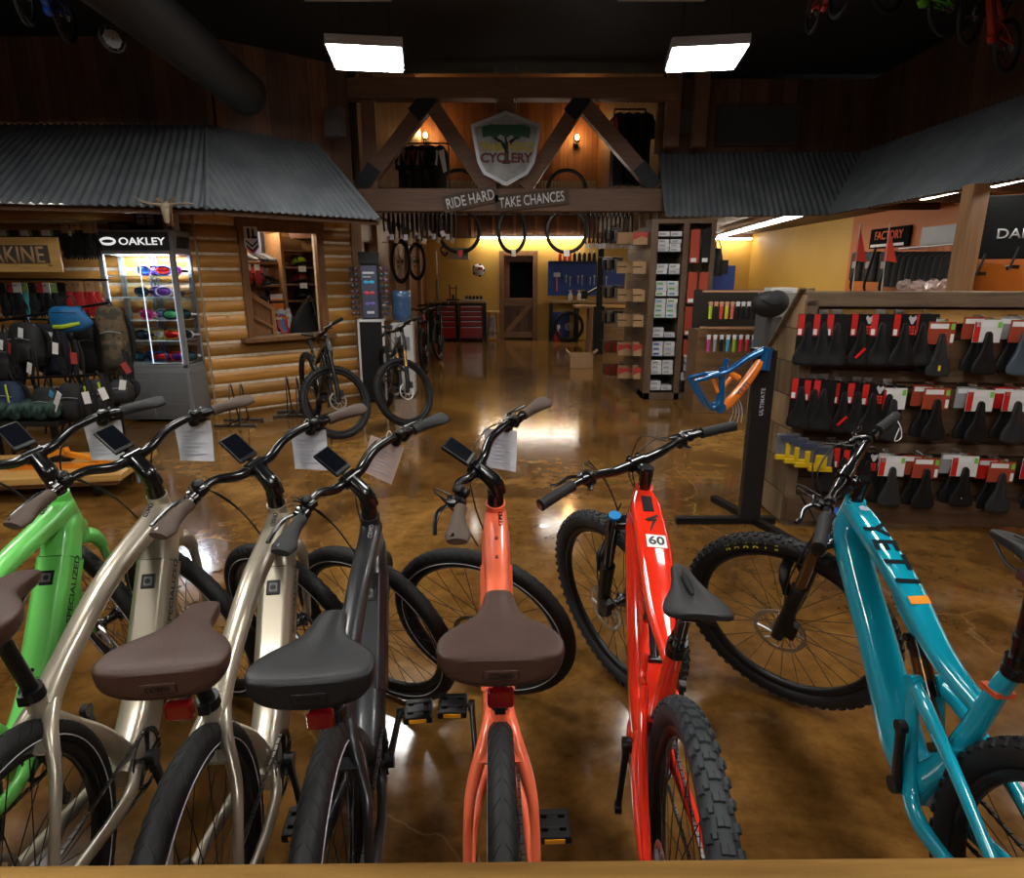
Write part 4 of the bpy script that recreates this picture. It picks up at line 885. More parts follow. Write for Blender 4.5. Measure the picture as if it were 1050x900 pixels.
# ================================================================== stock and fittings
ORD = ['first', 'second', 'third', 'fourth', 'fifth', 'sixth', 'seventh', 'eighth', 'ninth', 'tenth', 'eleventh', 'twelfth', 'thirteenth', 'fourteenth', 'fifteenth', 'sixteenth']
X3, Y3, Z3 = Vector((1,0,0)), Vector((0,1,0)), Vector((0,0,1))
def RX(a): return Matrix.Rotation(a, 4, 'X')
def RY(a): return Matrix.Rotation(a, 4, 'Y')
def RZ(a): return Matrix.Rotation(a, 4, 'Z')
def TR(*p): return Matrix.Translation(p if len(p) == 3 else p[0])

# ---- price sheets hanging from the handlebars
def sheet(bike, c, rz, label, colr=None, tip=0.):
    root, M = bikes[bike]; p = root.matrix_world @ M @ Vector(c)
    t = thing('price_sheet', label, 'paper tag', p, rz, 'price sheets hanging from the handlebars')
    m = MB(); n = 6
    for k, (z, off) in enumerate(((-.035, 0), )):
        R = []
        vs = []
        for j in range(n+1):
            for i in range(n+1):
                u, w = i/n-.5, j/n; vs.append((u*.115, .006*math.sin(w*3+u*2), -.025-w*.135))
        fs = [(j*(n+1)+i, j*(n+1)+i+1, (j+1)*(n+1)+i+1, (j+1)*(n+1)+i) for j in range(n) for i in range(n)]
        m.add(vs+[(x, y+.0015, z) for x, y, z in vs], fs+[tuple(q+len(vs) for q in f[::-1]) for f in fs], 0, True)
    po = m.build('sheet', colr or PAPER, t); po.rotation_euler = (0, tip, 0)
    m = MB()
    for k in range(7): m.ab((-.04, -.0045+.006*math.sin((.2+k*.09)*3)-.003, -.055-k*.013), (.04-.02*(k % 3), -.0035+.006*math.sin((.2+k*.09)*3)-.003, -.058-k*.013))
    po2 = m.build('printed_lines', C(.50, .51, .60, .6), po)
    m = MB(); m.tube([(-.02, 0, -.03), (0, .0, .012), (.02, 0, -.03)], .0012, 5); m.build('tie', WHITE, t)
PINKP = mat('pinkish_paper', (.66, .50, .45), .4, coat=.5)
sheet('green', (.215, .055, .165), rad(4), 'white price sheet hanging from the right grip of the mint green bicycle')
sheet('champ2', (.215, .055, .165), rad(2), 'white price sheet hanging from the champagne bicycle beside the mint green one')
sheet('champ', (.215, .055, .165), rad(-4), 'white price sheet hanging from the champagne bicycle next to the charcoal one')
sheet('char', (.205, .06, .165), rad(-10), 'tilted pinkish price sheet hanging from the charcoal bicycle', PINKP, .35)
sheet('coral', (.20, .06, .165), rad(-25), 'white price sheet hanging from the coral orange bicycle')

# ---- decals on the two mountain bikes
def decal(o, x, y, up=(0, 1, 0), lift=.0006):     # frame lying on the top of a tube: x across, y along the bike
    h, n = surf(o, (x, y, 1.2), (0, 0, -1)); yv = Vector(up)-n*Vector(up).dot(n); yv.normalize(); return frameM(h+n*lift, yv.cross(n), yv)
m = MB(); m.M = decal(rf, 0, .375); m.box((0, 0, .001), (.032, .078, .004)); m.build('top_tube_display', C(.05, .045, .05, .2), rf, bev=.0015)
m = MB(); m.M = decal(rf, 0, .285, lift=.0012); 
for s_pts in ([(.018, .034), (-.014, .008), (-.006, .003), (.019, .025)], [(-.014, .008), (.015, .014), (.013, .006), (-.006, .002)], [(.015, .014), (.005, .009), (-.007, -.036), (-.003, -.036)]): m.prism([(a*1.25, b*1.15) for a, b in s_pts], (0, 0, 0), X3, Y3, .001)
m.build('emblem', BLACK, rf)
D = decal(rf, .004, .200, lift=.0012); m = MB(); m.M = D; m.box((0, 0, 0), (.056, .052, .001)); st = m.build('number_sticker', WHITE, rf)
text('lettering', '60', .046, BLACK, st, D @ TR(0, 0, .0009), .0003, .0014)
for k, ch in enumerate('YETI'):
    text('lettering', ch, .085, C(.004, .010, .014, .7, spec=.1), tf, decal(tf, -.012, .335-.056*k, (1, -.12, 0), .0010), .0008, .002)
m = MB(); m.M = decal(tf, -.004, .120); m.box((.0, 0, 0), (.050, .022, .0015)); m.build('orange_band', C(.8, .3, .03, .3), tf)
m = MB(); m.M = decal(tf, 0, .415, lift=.001); m.prism([(-.013, -.008), (0, -.012), (.013, -.008), (.013, .004), (0, .012), (-.013, .004)], (0, 0, 0), X3, Y3, .001); m.build('head_badge', C(.6, .75, .8, .3), tf)
m = MB(); m.box(Vector((.0, -.150, .730)), (.044, .046, .012), 0); m.build('shock_sticker', C(.55, .08, .03, .3), tf)
ts = [c for c in t_.children if c.name.startswith('saddle')][0]
text('lettering', 'YETI', .030, WHITE, ts, frameM((-.050, .06, .0045), (.25, 1, .02), (-1, .2, .9)), .0006)
def tyre_text(root, txt, colr):
    w = [c for c in root.children if c.name.startswith('front_wheel')][0]; tyre = [c for c in w.children if c.name.startswith('tyre')][0]
    n = len(txt); mt = C(*colr, .5)
    for k, ch in enumerate(txt):
        a = rad(42+k*6.0); c = Vector((-.0272, .345*math.cos(a), .345*math.sin(a))); r_ = Vector((.25, math.cos(a), math.sin(a))); tg = Vector((0, -math.sin(a), math.cos(a)))
        text('lettering', ch, .026, mt, tyre, frameM(c, tg, r_), .0018, .0008)
tyre_text(t_, 'MAXXIS', (.55, .50, .02))
# number tag tied to the teal bicycle's right grip
p = t_.matrix_world @ TM @ Vector((.36, .02, .09)); t = thing('string_tag', 'white string loop tied to the right grip of the teal bicycle', 'tag', p)
m = MB(); m.tube([(0, 0, .02), (.02, -.02, -.01), (.025, -.03, -.05), (.005, -.03, -.06), (.02, -.02, -.02)], .0016, 5); m.build('string', WHITE, t)

# ---- slatted saddle display on the right
F0, F1 = Vector((1.77, 3.89, 0)), Vector((3.95, 3.70, 0)); fd = (F1-F0).normalized(); fn = Vector((fd.y, -fd.x, 0)); FR = Matrix((fd, -fn, Z3)).transposed()
def FP(s, out, z): q = F0+fd*s+fn*out; return Vector((q.x, q.y, z))
t = thing('saddle_display', 'weathered slatted wooden display holding three rows of packed saddles', 'display shelf', F0)
def rel(mb): mb.M = TR(-F0)
L = (F1-F0).length
m = MB(); rel(m); m.box(FP(L/2, -.04, .76), (L, .03, 1.36), 0, FR)
m.build('back_board', wood('slat_boards', (.085, .045, .022), (.15, .085, .045), .55, 'x', 1.6, plank=('z', .3), bump=.4), t)
m = MB(); rel(m); m.box(FP(L/2, .0, 1.445), (L, .12, .09), 0, FR); m.build('top_rail', OLDWOODX, t, bev=.006)
m = MB(); rel(m); m.box(FP(L/2, .0, 1.345), (L-.2, .04, .085), 0, FR); m.build('pine_slat', PINE, t, bev=.004)
for k, z in enumerate((.98, .52)):
    m = MB(); rel(m); m.box(FP(L/2, -.01, z), (L-.1, .03, .07), 0, FR); m.build('hook_rail', OLDWOODX, t, bev=.004)
m = MB(); rel(m); m.box(FP(L/2, .03, .13), (L, .16, .16), 0, FR); m.build('base_board', wood('dark_base', (.055, .028, .014), (.095, .05, .026), .5, 'x', 1.6), t, bev=.006)
m = MB(); rel(m); m.box(FP(.035, .01, .76), (.075, .1, 1.36), 0, FR); m.build('corner_post', wood('post', (.09, .055, .032), (.16, .10, .06), .6, 'z', 1.6), t, bev=.006)
m = MB(); rel(m)        # sloping end panel
poly = [(0, .02), (.68, .02), (.68, .82), (.03, 1.51), (-.02, 1.51)]
m.prism(poly, FP(-.005, .03, 0), Vector((-.035, 1, 0)).normalized(), Z3, .05); m.build('end_panel', OLDWOOD, t, bev=.004)
m = MB(); rel(m); e0, e1 = FP(-.01, .03, 0)+Vector((-.02, .70, .805)), FP(-.01, .03, 1.505); m.beam(e0, e1, .055, .014); m.build('end_cap_strip', OLDWOODX, t)
# saddle packs
sad_me = {k: saddle_mesh('mtb', mm, mm) for k, mm in (('black', C(.014, .014, .015, .45)), ('grey', C(.045, .047, .05, .5)), ('blue', C(.05, .075, .10, .4)))}
CARDC = {'red': RED, 'black': C(.012, .012, .012, .4), 'white': C(.70, .69, .68, .45), 'rust': C(.33, .05, .022, .45), 'grey': C(.30, .30, .30, .5)}
def saddle_pack(kind, cardc, sadc, label, group, M, mark=None):
    t = thing('packed_saddle', label, 'bicycle saddle', M=M, group=group)
    if kind == 'tall':
        m = MB(); m.box((0, .012, -.145), (.125, .004, .29)); c = m.build('backing_card', CARDC['black'], t)
        m = MB(); m.box((-.042, .008, -.065), (.034, .003, .125)); m.build('red_tag', RED, c)
        m = MB(); m.box((-.046, .006, -.105), (.020, .002, .034)); m.build('bar_code', WHITE, c)
        if mark:
            m = MB(); m.prism([(-.022, .012), (-.014, .028), (-.006, .018), (.006, .018), (.014, .028), (.022, .012), (.012, -.006), (.005, -.022), (-.005, -.022), (-.012, -.006)], (.038, .008, -.035), X3, Z3, .002); m.build('emblem', C(.5, .5, .52, .4), c)
            m = MB()
            for a in range(3):
                for b in range(2): m.box((.030+b*.018, .007, -.075-a*.018), (.014, .002, .014))
            m.build('red_icons', C(.6, .03, .02, .4), c)
        so = link('saddle', sad_me[sadc], t, M=TR(-.004, -.030, -.30) @ RX(rad(90)))
        if mark == 'stripe': m = MB(); m.box((0, .075, .007), (.014, .075, .004), 0, Matrix.Rotation(rad(-40), 3, 'Z')); m.build('red_stripe', C(.6, .01, .01, .4), so)
    else:
        m = MB(); m.box((-.0, .010, -.065), (.150, .003, .13)); c = m.build('backing_card', CARDC[cardc], t)
        m = MB(); m.box((-.015, .0075, -.025), (.10, .002, .028)); m.build('white_label', WHITE, c)
        m = MB(); m.box((.060, .0075, -.028), (.020, .002, .034)); m.build('green_label', C(.18, .50, .06, .5), c)
        if cardc == 'white': m = MB(); m.box((-.058, .0075, -.07), (.032, .002, .115)); m.build('red_edge', RED, c)
        if cardc == 'rust': m = MB(); m.box((.062, .0075, -.095), (.018, .002, .05)); m.build('bar_code', WHITE, c)
        so = link('saddle', sad_me[sadc], t, M=TR(.0, -.026, -.315) @ RX(rad(90)))
        if mark == 'gold': m = MB(); m.box((.0, .05, .005), (.012, .03, .006)); m.build('gold_badge', C(.7, .5, .03, .4), so)
    m = MB(); m.cyl((0, -.02, .008), (0, .12, .008), .003, seg=6); m.box((0, .11, .008), (.05, .006, .03)); m.build('hook', STEEL, t)
    return t
def spos(u, v, out): r = ray(u, v); o = Vector((0, 0, 1.5825)); return o+r*((F0+fn*out-o).dot(fn)/r.dot(fn))
rows = (('top', [(822, 322), (838, 322), (852, 322), (877, 322), (898, 322), (921, 322), (940, 322)], [(968, 330), (1016, 328), (1053, 328), (1098, 330), (1140, 331)], 322),
        ('middle', [(815, 388), (828, 390), (838, 390), (858, 393), (873, 393), (888, 394), (905, 395)], [(918, 398), (963, 398), (1008, 400), (1046, 400), (1092, 402), (1135, 403)], 392),
        ('bottom', [(845, 456), (858, 460), (868, 462), (882, 464)], [(917, 468), (952, 470), (992, 468), (1030, 474), (1076, 474), (1120, 476)], 466))
for rn, tall, short, v in rows:
    for k, (u, vv) in enumerate(tall):
        u += 9
        last = 'stripe' if (k in (3,) and rn != 'bottom') else (True if k in (3, 5) else None)
        p = spos(u, vv, .12+.02*(k % 3))
        lab = 'saddle on tall black card with red tag, %s from left in %s row' % (ORD[k], rn)
        saddle_pack('tall', 'black', 'black', lab, 'packed saddles on tall black cards', TR(p) @ RZ(rad(-5)-rad(14 if last is None else 4)), last)
        if k in (0, 2, 4, 6) and rn != 'bottom':
            saddle_pack('tall', 'black', 'black', 'saddle on tall black card tucked behind the %s one in %s row' % (ORD[k], rn), 'packed saddles on tall black cards', TR(spos(u, vv, .04)+Vector((.022, 0, .0))) @ RZ(rad(-14)))
    for k, (u, vv) in enumerate(short):
        cc = (['rust', 'white', 'rust', 'white', 'rust'] if rn == 'top' else (['white', 'rust', 'white', 'white', 'rust', 'white'] if rn == 'middle' else ['white', 'rust', 'white', 'rust', 'white', 'rust']))[k]
        sc_ = 'blue' if (rn == 'top' and k == 2) else ('grey' if (k+len(rn)) % 3 == 0 else 'black')
        p = spos(u, vv, .14)
        saddle_pack('short', cc, sc_, '%s saddle under %s square card, %s from left in %s row' % (sc_, {'rust': 'rust-red', 'white': 'white and red'}[cc], ORD[k], rn), 'packed saddles on square cards', TR(p) @ RZ(rad(-6)), 'gold' if (rn == 'top' and k == 0) else None)
        for j, out in enumerate((.085, .03)):
            saddle_pack('short', ('white', 'rust', 'grey', 'red')[(k+j) % 4], 'black', 'black saddle %s behind the %s square card in %s row' % (('tucked just', 'hanging deepest')[j], ORD[k], rn), 'packed saddles on square cards', TR(spos(u-12+4*j, vv-3, out)) @ RZ(rad(-6)))
    for k, u in enumerate((840, 880, 920, 960, 1000, 1040)):
        pass
for k, (u, v) in enumerate(((808, 452), (817, 456), (828, 460), (842, 464))):
    p = spos(u, v, .10+.012*k)
    t = thing('yellow_tool_pack', '%s small yellow and clear tool pack left of the bottom saddle row' % ['leftmost', 'second', 'third', 'frontmost'][k], 'packed tool', p+Vector((0, 0, .05)), rad(-8), 'yellow tool packs at the display corner'); t.scale = (1.45, 1.2, 1.45)
    m = MB(); m.box((0, -.004, -.105), (.095, .032, .022)); m.box((0, -.006, -.078), (.046 if k == 3 else .02, .028, .07)); m.build('yellow_card', C(.55, .36, .006, .4), t, bev=.003)
    m = MB(); m.box((0, .004, -.05), (.10, .025, .10)); m.build('clear_shell', C(.12, .12, .125, .15, coat=.6), t, bev=.012)
    m = MB(); m.box((0, -.017, -.018), (.07, .004, .022)); m.build('printed_header', C(.04, .05, .09, .4), t)
p = spos(985, 505, .16); t = thing('loose_price_tag', 'small white tag dangling under the bottom saddle row', 'tag', p)
m = MB(); m.box((0, 0, -.06), (.052, .002, .055)); m.tube([(0, 0, -.035), (.004, 0, .03)], .001, 5); m.build('tag_card', WHITE, t)

# ---- frame stand with blue and orange bicycle frame
sb = Vector((1.56, 3.86, 0))
t = thing('frame_stand', 'tall black display stand with flat crossed feet beside the saddle display', 'display stand', sb)
m = MB(); m.ab((-.065, -.03, .03), (.065, .03, 1.14)); po = m.build('post', mat('stand_black', (.008, .008, .009), .42), t, bev=.004)
text('lettering', 'ULTIMATE', .034, C(.45, .47, .5, .4), po, frameM((.0, -.0315, .82), (0, 0, 1), (-1, 0, 0)), .001, .0004, 1.15)
m = MB(); m.beam((-.48, .0, .022), (.17, .0, .022), .05, .04); m.build('foot_bar', BLACK, t)
m = MB(); m.beam((-.10, .42, .022), (.16, -.40, .022), .05, .04); m.build('foot_bar', BLACK, t)
m = MB(); m.cyl((-.03, 0, 1.10), (-.12, -.02, 1.10), .018); m.box((-.02, 0, 1.12), (.12, .075, .06)); m.build('clamp_head', BLACK, t, bev=.004)
def S(u, v): return PY(u, v, 3.80)
t = thing('bare_frame', 'metallic blue and orange bicycle frame clamped to the black stand', 'bicycle frame', S(755, 365))
o = t.location.copy()
BLUEM = mat('metallic_blue', (.010, .13, .36), .18, .5, coat=1.); ORM = mat('orange_gloss', (.80, .20, .02), .2, coat=1.)
def sw(pts, sec, mb): mb.M = TR(-o); mb.sweep(pts, sec, side=(0, 1, 0), seg=18); return mb
hd0, hd1 = S(782, 358)+Vector((0,0,.012)), S(789, 374)
m = MB(); m.M = TR(-o); m.cyl(S(787, 356), S(783, 379), .034, .036, 22); sw([S(782, 360), S(765, 368), S(745, 381), S(726, 386)], [(.026,.024,2.4), (.024,.02,2.6), (.022,.018,2.6), (.018,.016,2.4)], m)
sw([S(740, 376), S(740, 400), S(737, 418)], [(.018,.018,2), (.02,.022,2.2), (.030,.034,2.4)], m); m.cyl(S(737, 417)+Y3*-.04, S(737, 417)+Y3*.04, .034); sw([S(745, 368), S(742, 380)], [(.018,.018,2)]*2, m); m.build('main_tubes', BLUEM, t)
m = MB(); sw([S(780, 370), S(765, 392), S(748, 412), S(738, 418)], [(.028,.026,2.8), (.030,.028,3), (.030,.030,3), (.028,.030,2.6)], m); dto = m.build('down_tube', ORM, t)
text('lettering', 'YETI', .05, C(.02, .05, .1, .4), dto, frameM(S(760, 398)-o+Vector((0, -.0315, 0)), S(775, 378)-S(750, 408), Vector((-.7, 0, .7))), .001, .0006)
m = MB()
for yy in (-.06, .06):
    v_ = Y3*yy
    sw([S(738, 383)+v_*.5, S(725, 385)+v_, S(709, 389)+v_*1.2], [(.010,.012,2.4)]*3, m); sw([S(709, 389)+v_*1.2, S(718, 405)+v_*1.1, S(727, 417)+v_*.9, S(736, 414)+v_*.5], [(.010,.012,2.4), (.011,.013,2.4), (.012,.014,2.4), (.012,.014,2.4)], m)
m.build('rear_triangle', BLUEM, t)
m = MB(); sw([S(731, 388), S(736, 402)], [(.012,.012,2)]*2, m); m.M = TR(-o); m.cyl(S(748, 382), S(758, 388), .02); m.cyl(S(742, 396), S(752, 384), .014); m.build('rear_shock', ORM, t)
m = MB(); m.M = TR(-o)
for k in range(4): m.tube([S(748+3*k, 408), S(752+3*k, 420), S(748+4*k, 433)], .003, 5)
m.build('cable_ends', C(.35, .35, .36, .4), t)

# ---- tall gondola shelf in the middle
GY = 8.1
GW = wood('gondola_wood', (.085, .05, .028), (.15, .095, .055), .5, 'z', 1.6)
t = thing('gondola_shelf', 'tall brown shelf tower standing at the right of the aisle', 'shelf unit', (1.72, GY, 0)); g = Vector((1.72, GY, 0))
for x0, x1 in ((0, .085), (.40, .47), (.74, .80)):
    m = MB(); m.ab((x0, 0, 0), (x1, .42, 2.2)); m.build('upright', GW, t, bev=.004)
m = MB(); m.ab((0, 0, 2.2), (.80, .42, 2.25)); m.build('crossbar', GW, t, bev=.004); m = MB(); m.ab((.0, 0, 0), (.80, .4, .09)); m.build('crossbar', GW, t, bev=.004)
m = MB(); m.ab((.085, .36, .09), (.40, .40, 2.2)); m.build('black_back', DARKIN, t)
zs = [.12, .33, .57, .81, 1.06, 1.33, 1.60, 1.87, 2.05]
for z in zs:
    m = MB(); m.ab((.085, .02, z-.012), (.40, .36, z)); m.build('shelf_board', C(.02, .018, .016, .5), t)
m = MB(); m.ab((.47, .30, .09), (.74, .33, 2.2))
m.build('peg_panel', wood('peg_panel', (.22, .15, .09), (.33, .24, .15), .6, 'x', 1.4, plank=('z', .07)), t)
m = MB(); m.ab((.03, .42, .28), (.77, 1.75, 2.2)); m.build('side_board', wood('side_slats', (.10, .062, .036), (.18, .115, .07), .55, 'y', 1.4, plank=('z', .1)), t)
m = MB(); m.ab((.0, .42, .0), (.80, 1.8, .28)); m.build('plinth', wood('plinth', (.085, .05, .028), (.14, .085, .05), .5, 'y', 1.6), t, bev=.004)
rnd = random.Random(11)
bx = 0
tints = [C(.62, .62, .63, .5), C(.55, .56, .58, .5), C(.66, .65, .63, .5)]
SHN = ['bottom', 'second lowest', 'third lowest', 'fourth lowest', 'fifth lowest', 'sixth lowest', 'third highest' if False else 'seventh lowest', 'second highest', 'top']
for i, z in enumerate(zs):
    lay = [2, 3, 3, 2, 4, 3, 2, 3, 1][i]
    for cidx in range(2):
        n = lay if not (i in (0, 3) and cidx) else max(1, lay-1)
        for k in range(n):
            hgt = min(.062, ((zs[i+1] if i+1 < len(zs) else 2.2)-z-.03)/max(lay, 1)); w = .135
            colr = tints[(i+k+cidx) % 3]
            band = None
            if i in (4, 5) : band = (C(.12, .35, .10, .5), C(.10, .30, .40, .5))[(k+cidx) % 2]
            if i == 2 and cidx == 0: band = C(.03, .10, .32, .5)
            p = g+Vector((.09+.008+w/2+cidx*.150+rnd.uniform(-.004, .004), .10+rnd.uniform(0, .02), z+hgt*k))
            tb = thing('small_carton', '%s carton from the bottom, %s stack, %s shelf of the tower' % (ORD[k], ('left', 'right')[cidx], SHN[i]), 'carton', p, rnd.uniform(-.05, .05), 'small cartons in the shelf tower')
            m = MB(); m.ab((-w/2, -.07, 0), (w/2, .12, hgt-.003)); m.build('box', colr, tb, bev=.002)
            m = MB(); m.ab((-w/2+.015, -.0715, hgt*.25), (.02, -.0705, hgt*.65)); m.build('label_print', band or C(.30, .31, .33, .5), tb)
# red packs on the right bay
pk = 0
def hang_pack(name, label, cat, p, w, h, colr, group, rz=0., d=.035, extra=None):
    t = thing(name, label, cat, p, rz, group)
    m = MB(); m.ab((-w/2, -d/2, -h), (w/2, d/2, 0)); c = m.build('pack', colr, t, bev=.004)
    m = MB(); m.ab((-w/2+.012, -d/2-.001, -h*.97), (w/2-.03, -d/2, -h*.85)); m.build('white_label', WHITE, c)
    m = MB(); m.cyl((0, -d/2-.02, .012), (0, .305, .012), .003, seg=6); m.ab((-.02, -.002, 0), (.02, .002, .02)); m.build('hook', DSTEEL, t)
    if extra: extra(c)
    return t
RUST = C(.40, .055, .025, .45)
for i, (z, w, h, n) in enumerate(((2.13, .11, .40, 2), (1.62, .11, .38, 2), (1.20, .125, .36, 2), (.78, .11, .22, 2))):
    for k in range(n):
        x = .54+k*.14; colr = RUST if not (k == 1 and i < 1) else C(.03, .028, .027, .5)
        hang_pack('brush_pack', '%s %s pack hanging in the right bay of the shelf tower, %s row' % (('left', 'right')[k], 'red' if colr == RUST else 'black', ['top', 'second', 'third', 'fourth'][i]), 'hanging pack', g+Vector((x, -.01, z)), w, h, colr, 'red packs in the right bay of the tower')
        m = MB()
for k in range(4):
    hang_pack('clear_pack', '%s small clear and white pack near the foot of the tower bay' % ['first', 'second', 'third', 'fourth'][k], 'hanging pack', g+Vector((.51+k*.065, .0, .36)), .055, .10, C(.5, .5, .5, .4), 'small clear packs low in the tower bay')
    t = thing('tyre_lever', '%s black lever hanging at the bottom of the right tower bay' % ['first', 'second', 'third', 'fourth'][k], 'tool', g+Vector((.51+k*.065, .0, .245)), 0, 'black levers low in the tower bay')
    m = MB(); m.sweep([(0, 0, 0), (0, -.004, -.08), (0, .004, -.17)], [(.011,.005,3), (.009,.004,3), (.006,.002,2)], seg=10); m.cyl((0, 0, -.006), (0, .32, .0), .003, seg=6); m.build('lever', BLACK, t)
for k in range(3):
    hang_pack('red_box_pack', '%s red boxed pack beside the clear packs in the tower bay' % ['upper', 'middle', 'lower'][k], 'hanging pack', g+Vector((.66, .0, .58-.11*k)), .10, .09, RUST, 'red boxed packs in the tower bay')
    hang_pack('white_card_pack', '%s white card pack left of the red boxed packs in the tower bay' % ['upper', 'middle', 'lower'][k], 'hanging pack', g+Vector((.55, .0, .58-.11*k)), .08, .09, C(.45, .45, .46, .3), 'white card packs in the tower bay')
# open cardboard bins and tool packs on the side of the tower
rown = ['top', 'second', 'third', 'fourth', 'fifth', 'bottom']
for i, v in enumerate((238, 268, 297, 323, 353, 377)):
    for k, (u, yy) in enumerate(((657, 8.32), (641, 8.75))):
        p = PY(u, v, yy)
        redt = i >= 4 or (i == 0 and k == 0)
        t = thing('cardboard_bin', '%s %scardboard bin in the %s row on the left side of the tower' % (('near', 'far')[k], 'red-topped ' if redt else 'plain brown ', rown[i]), 'cardboard bin', p, rad(-6), 'cardboard bins on the side of the tower')
        m = MB(); w, h, dd = .19, .155, .2; th = .005
        m.ab((-w/2, 0, -h), (w/2, th, 0)); m.ab((-w/2, dd-th, -h), (w/2, dd, .01)); m.ab((-w/2, 0, -h), (-w/2+th, dd, 0)); m.ab((w/2-th, 0, -h), (w/2, dd, 0)); m.ab((-w/2, 0, -h), (w/2, dd, -h+th)); bo = m.build('bin', CARDB, t); m = MB(); m.cyl((0, .1, -.03), (.25, .1, -.03), .004, seg=6); m.build('hanging_hook', DSTEEL, t)
        if redt: m = MB(); m.add([(-w/2, -.002, 0), (w/2, -.002, 0), (w/2, -.002, -.075), (.02, -.002, -.05), (-w/2, -.002, -.095)], [(4, 3, 2, 1, 0)]); m.build('red_print', C(.42, .03, .02, .5), bo)
        elif i in (1, 2, 3): m = MB(); m.ab((-w/2, -.002, -.075), (.02, -.0005, -.062)); m.build('slot', C(.03, .02, .012, .8), bo)
    for j in range(7):
        p = PY(636-j*2.6, v-4+(j % 2)*2, 9.0+j*.13)
        redt = i >= 4; colr = RUST if redt and j % 3 else (C(.16, .11, .07, .6), C(.35, .34, .33, .5), C(.04, .04, .04, .5))[j % 3]
        t = thing('tool_card', '%s carded tool behind the bins in the %s row of the tower' % (ORD[j], rown[i]), 'carded tool', p, rad(42), 'carded tools along the tower side')
        m = MB(); m.ab((-.06, -.002, -.15), (.06, .002, 0)); c = m.build('card', colr, t)
        m = MB(); m.sweep([(0, -.008, -.05), (.006, -.009, -.10), (-.01, -.008, -.19)], [(.008,.006,2), (.010,.007,2), (.004,.004,2)], seg=8, side=(1, 0, 0)); m.cyl((0, -.06, .006), (0, .12, .006), .0025, seg=5); m.build('hanging_tool', C(.2, .2, .21, .3, .8), t)
# dark packaged spare parts behind/above tower
for k in range(11):
    p = PY(603+k*4.4, 219, 9.3+.12*(k % 3)); t = thing('inner_tube', '%s folded black inner tube hanging under the beam at the right' % ORD[k], 'inner tube', p, 0, 'inner tubes hanging right of the aisle')
    m = MB(); m.tube([(0, 0, .03), (-.03, 0, -.12), (-.028, .01, -.34), (0, .01, -.42), (.026, .01, -.33), (.03, 0, -.12), (.004, 0, .03)], .012, 8, 5); m.build('tube', BLACK, t)
    m = MB(); m.box((.0, -.02, -.44), (.05, .004, .07), 0, Matrix.Rotation(.3*(k % 3-1), 3, 'Y')); m.build('hanging_label', C(.6, .45, .42, .6) if k % 2 else C(.6, .6, .6, .6), t)
for k in range(15):
    p = PY(396+k*4.8, 216, 9.1+.15*(k % 4)); t = thing('inner_tube', '%s folded black inner tube hanging under the beam at the left' % ORD[k], 'inner tube', p, 0, 'inner tubes hanging left of the aisle')
    ln = .32+.05*(k % 3); m = MB(); m.tube([(0, 0, .1), (-.04, 0, -.08), (-.038, .01, -ln+.06), (0, .01, -ln), (.036, .01, -ln+.06), (.04, 0, -.08), (.004, 0, .1)], .015, 8, 5); m.build('tube', BLACK, t)
    m = MB(); m.box((.0, -.02, -ln+.02), (.06, .004, .075), 0, Matrix.Rotation(.4*(k % 3-1), 3, 'Y')); m.build('hanging_label', (C(.65, .48, .45, .6), C(.6, .6, .62, .6), C(.5, .35, .2, .6))[k % 3], t)
for k in range(5):
    p = PY(640+k*9, 222, 9.6); t = thing('wood_strip', '%s pale board strip rising behind the tower of shelves' % ORD[k], 'board', p, 0, 'pale board strips behind the tower')
    m = MB(); m.ab((-.03, 0, -.25), (.03, .03, .25)); m.build('hanging_strip', wood('strip%d' % k, (.25, .15, .07), (.36, .23, .11), .5, 'z', 2.) if k == 0 else bpy.data.materials['strip0'], t)

# ---- tyres hanging in the aisle
TYR = MB(); TYR.torus(.335, .03, 56, 10, axis='y'); TYM = TYR.mesh('tyre', RUBBER)
LBL = MB(); LBL.ab((-.05, -.036, -.40), (.05, -.032, -.30)); LBM = {'red': LBL.mesh('paper_label', C(.55, .04, .03, .5)), 'white': LBL.mesh('paper_label', C(.6, .6, .6, .5))}
SIDEN = {471: 'left', 525: 'middle', 581: 'right'}
for (u, rz, lc) in ((471, 12, 'red'), (525, 48, 'white'), (581, 8, 'white')):
    for v, nm in ((237, 'lower'), (196, 'upper')):
        p = PY(u, v, 10.9 if nm == 'lower' else 11.4)
        t = thing('bicycle_tyre', '%s %s black tyre hanging over the aisle behind the beam' % (SIDEN[u], nm), 'bicycle tyre', p, rad(rz), 'tyres hanging over the aisle')
        link('tyre', TYM, t)
        if nm == 'lower': link('paper_label', LBM[lc], t)
        m = MB(); m.cyl((0, 0, .30), (0, 0, .335+ (.5 if nm == 'upper' else .24)), .004, seg=6); m.build('hanging_hook', DSTEEL, t)
m = MB(); m.ab((-2.1, 10.6, PY(525, 217, 10.9).z+.09), (2.05, 11.6, PY(525, 217, 10.9).z+.15)); 
for k in range(6): m.ab((-2.0+k*.75, 10.5, PY(525, 217, 10.9).z+.06), (-1.94+k*.75, 11.7, PY(525, 217, 10.9).z+.09))
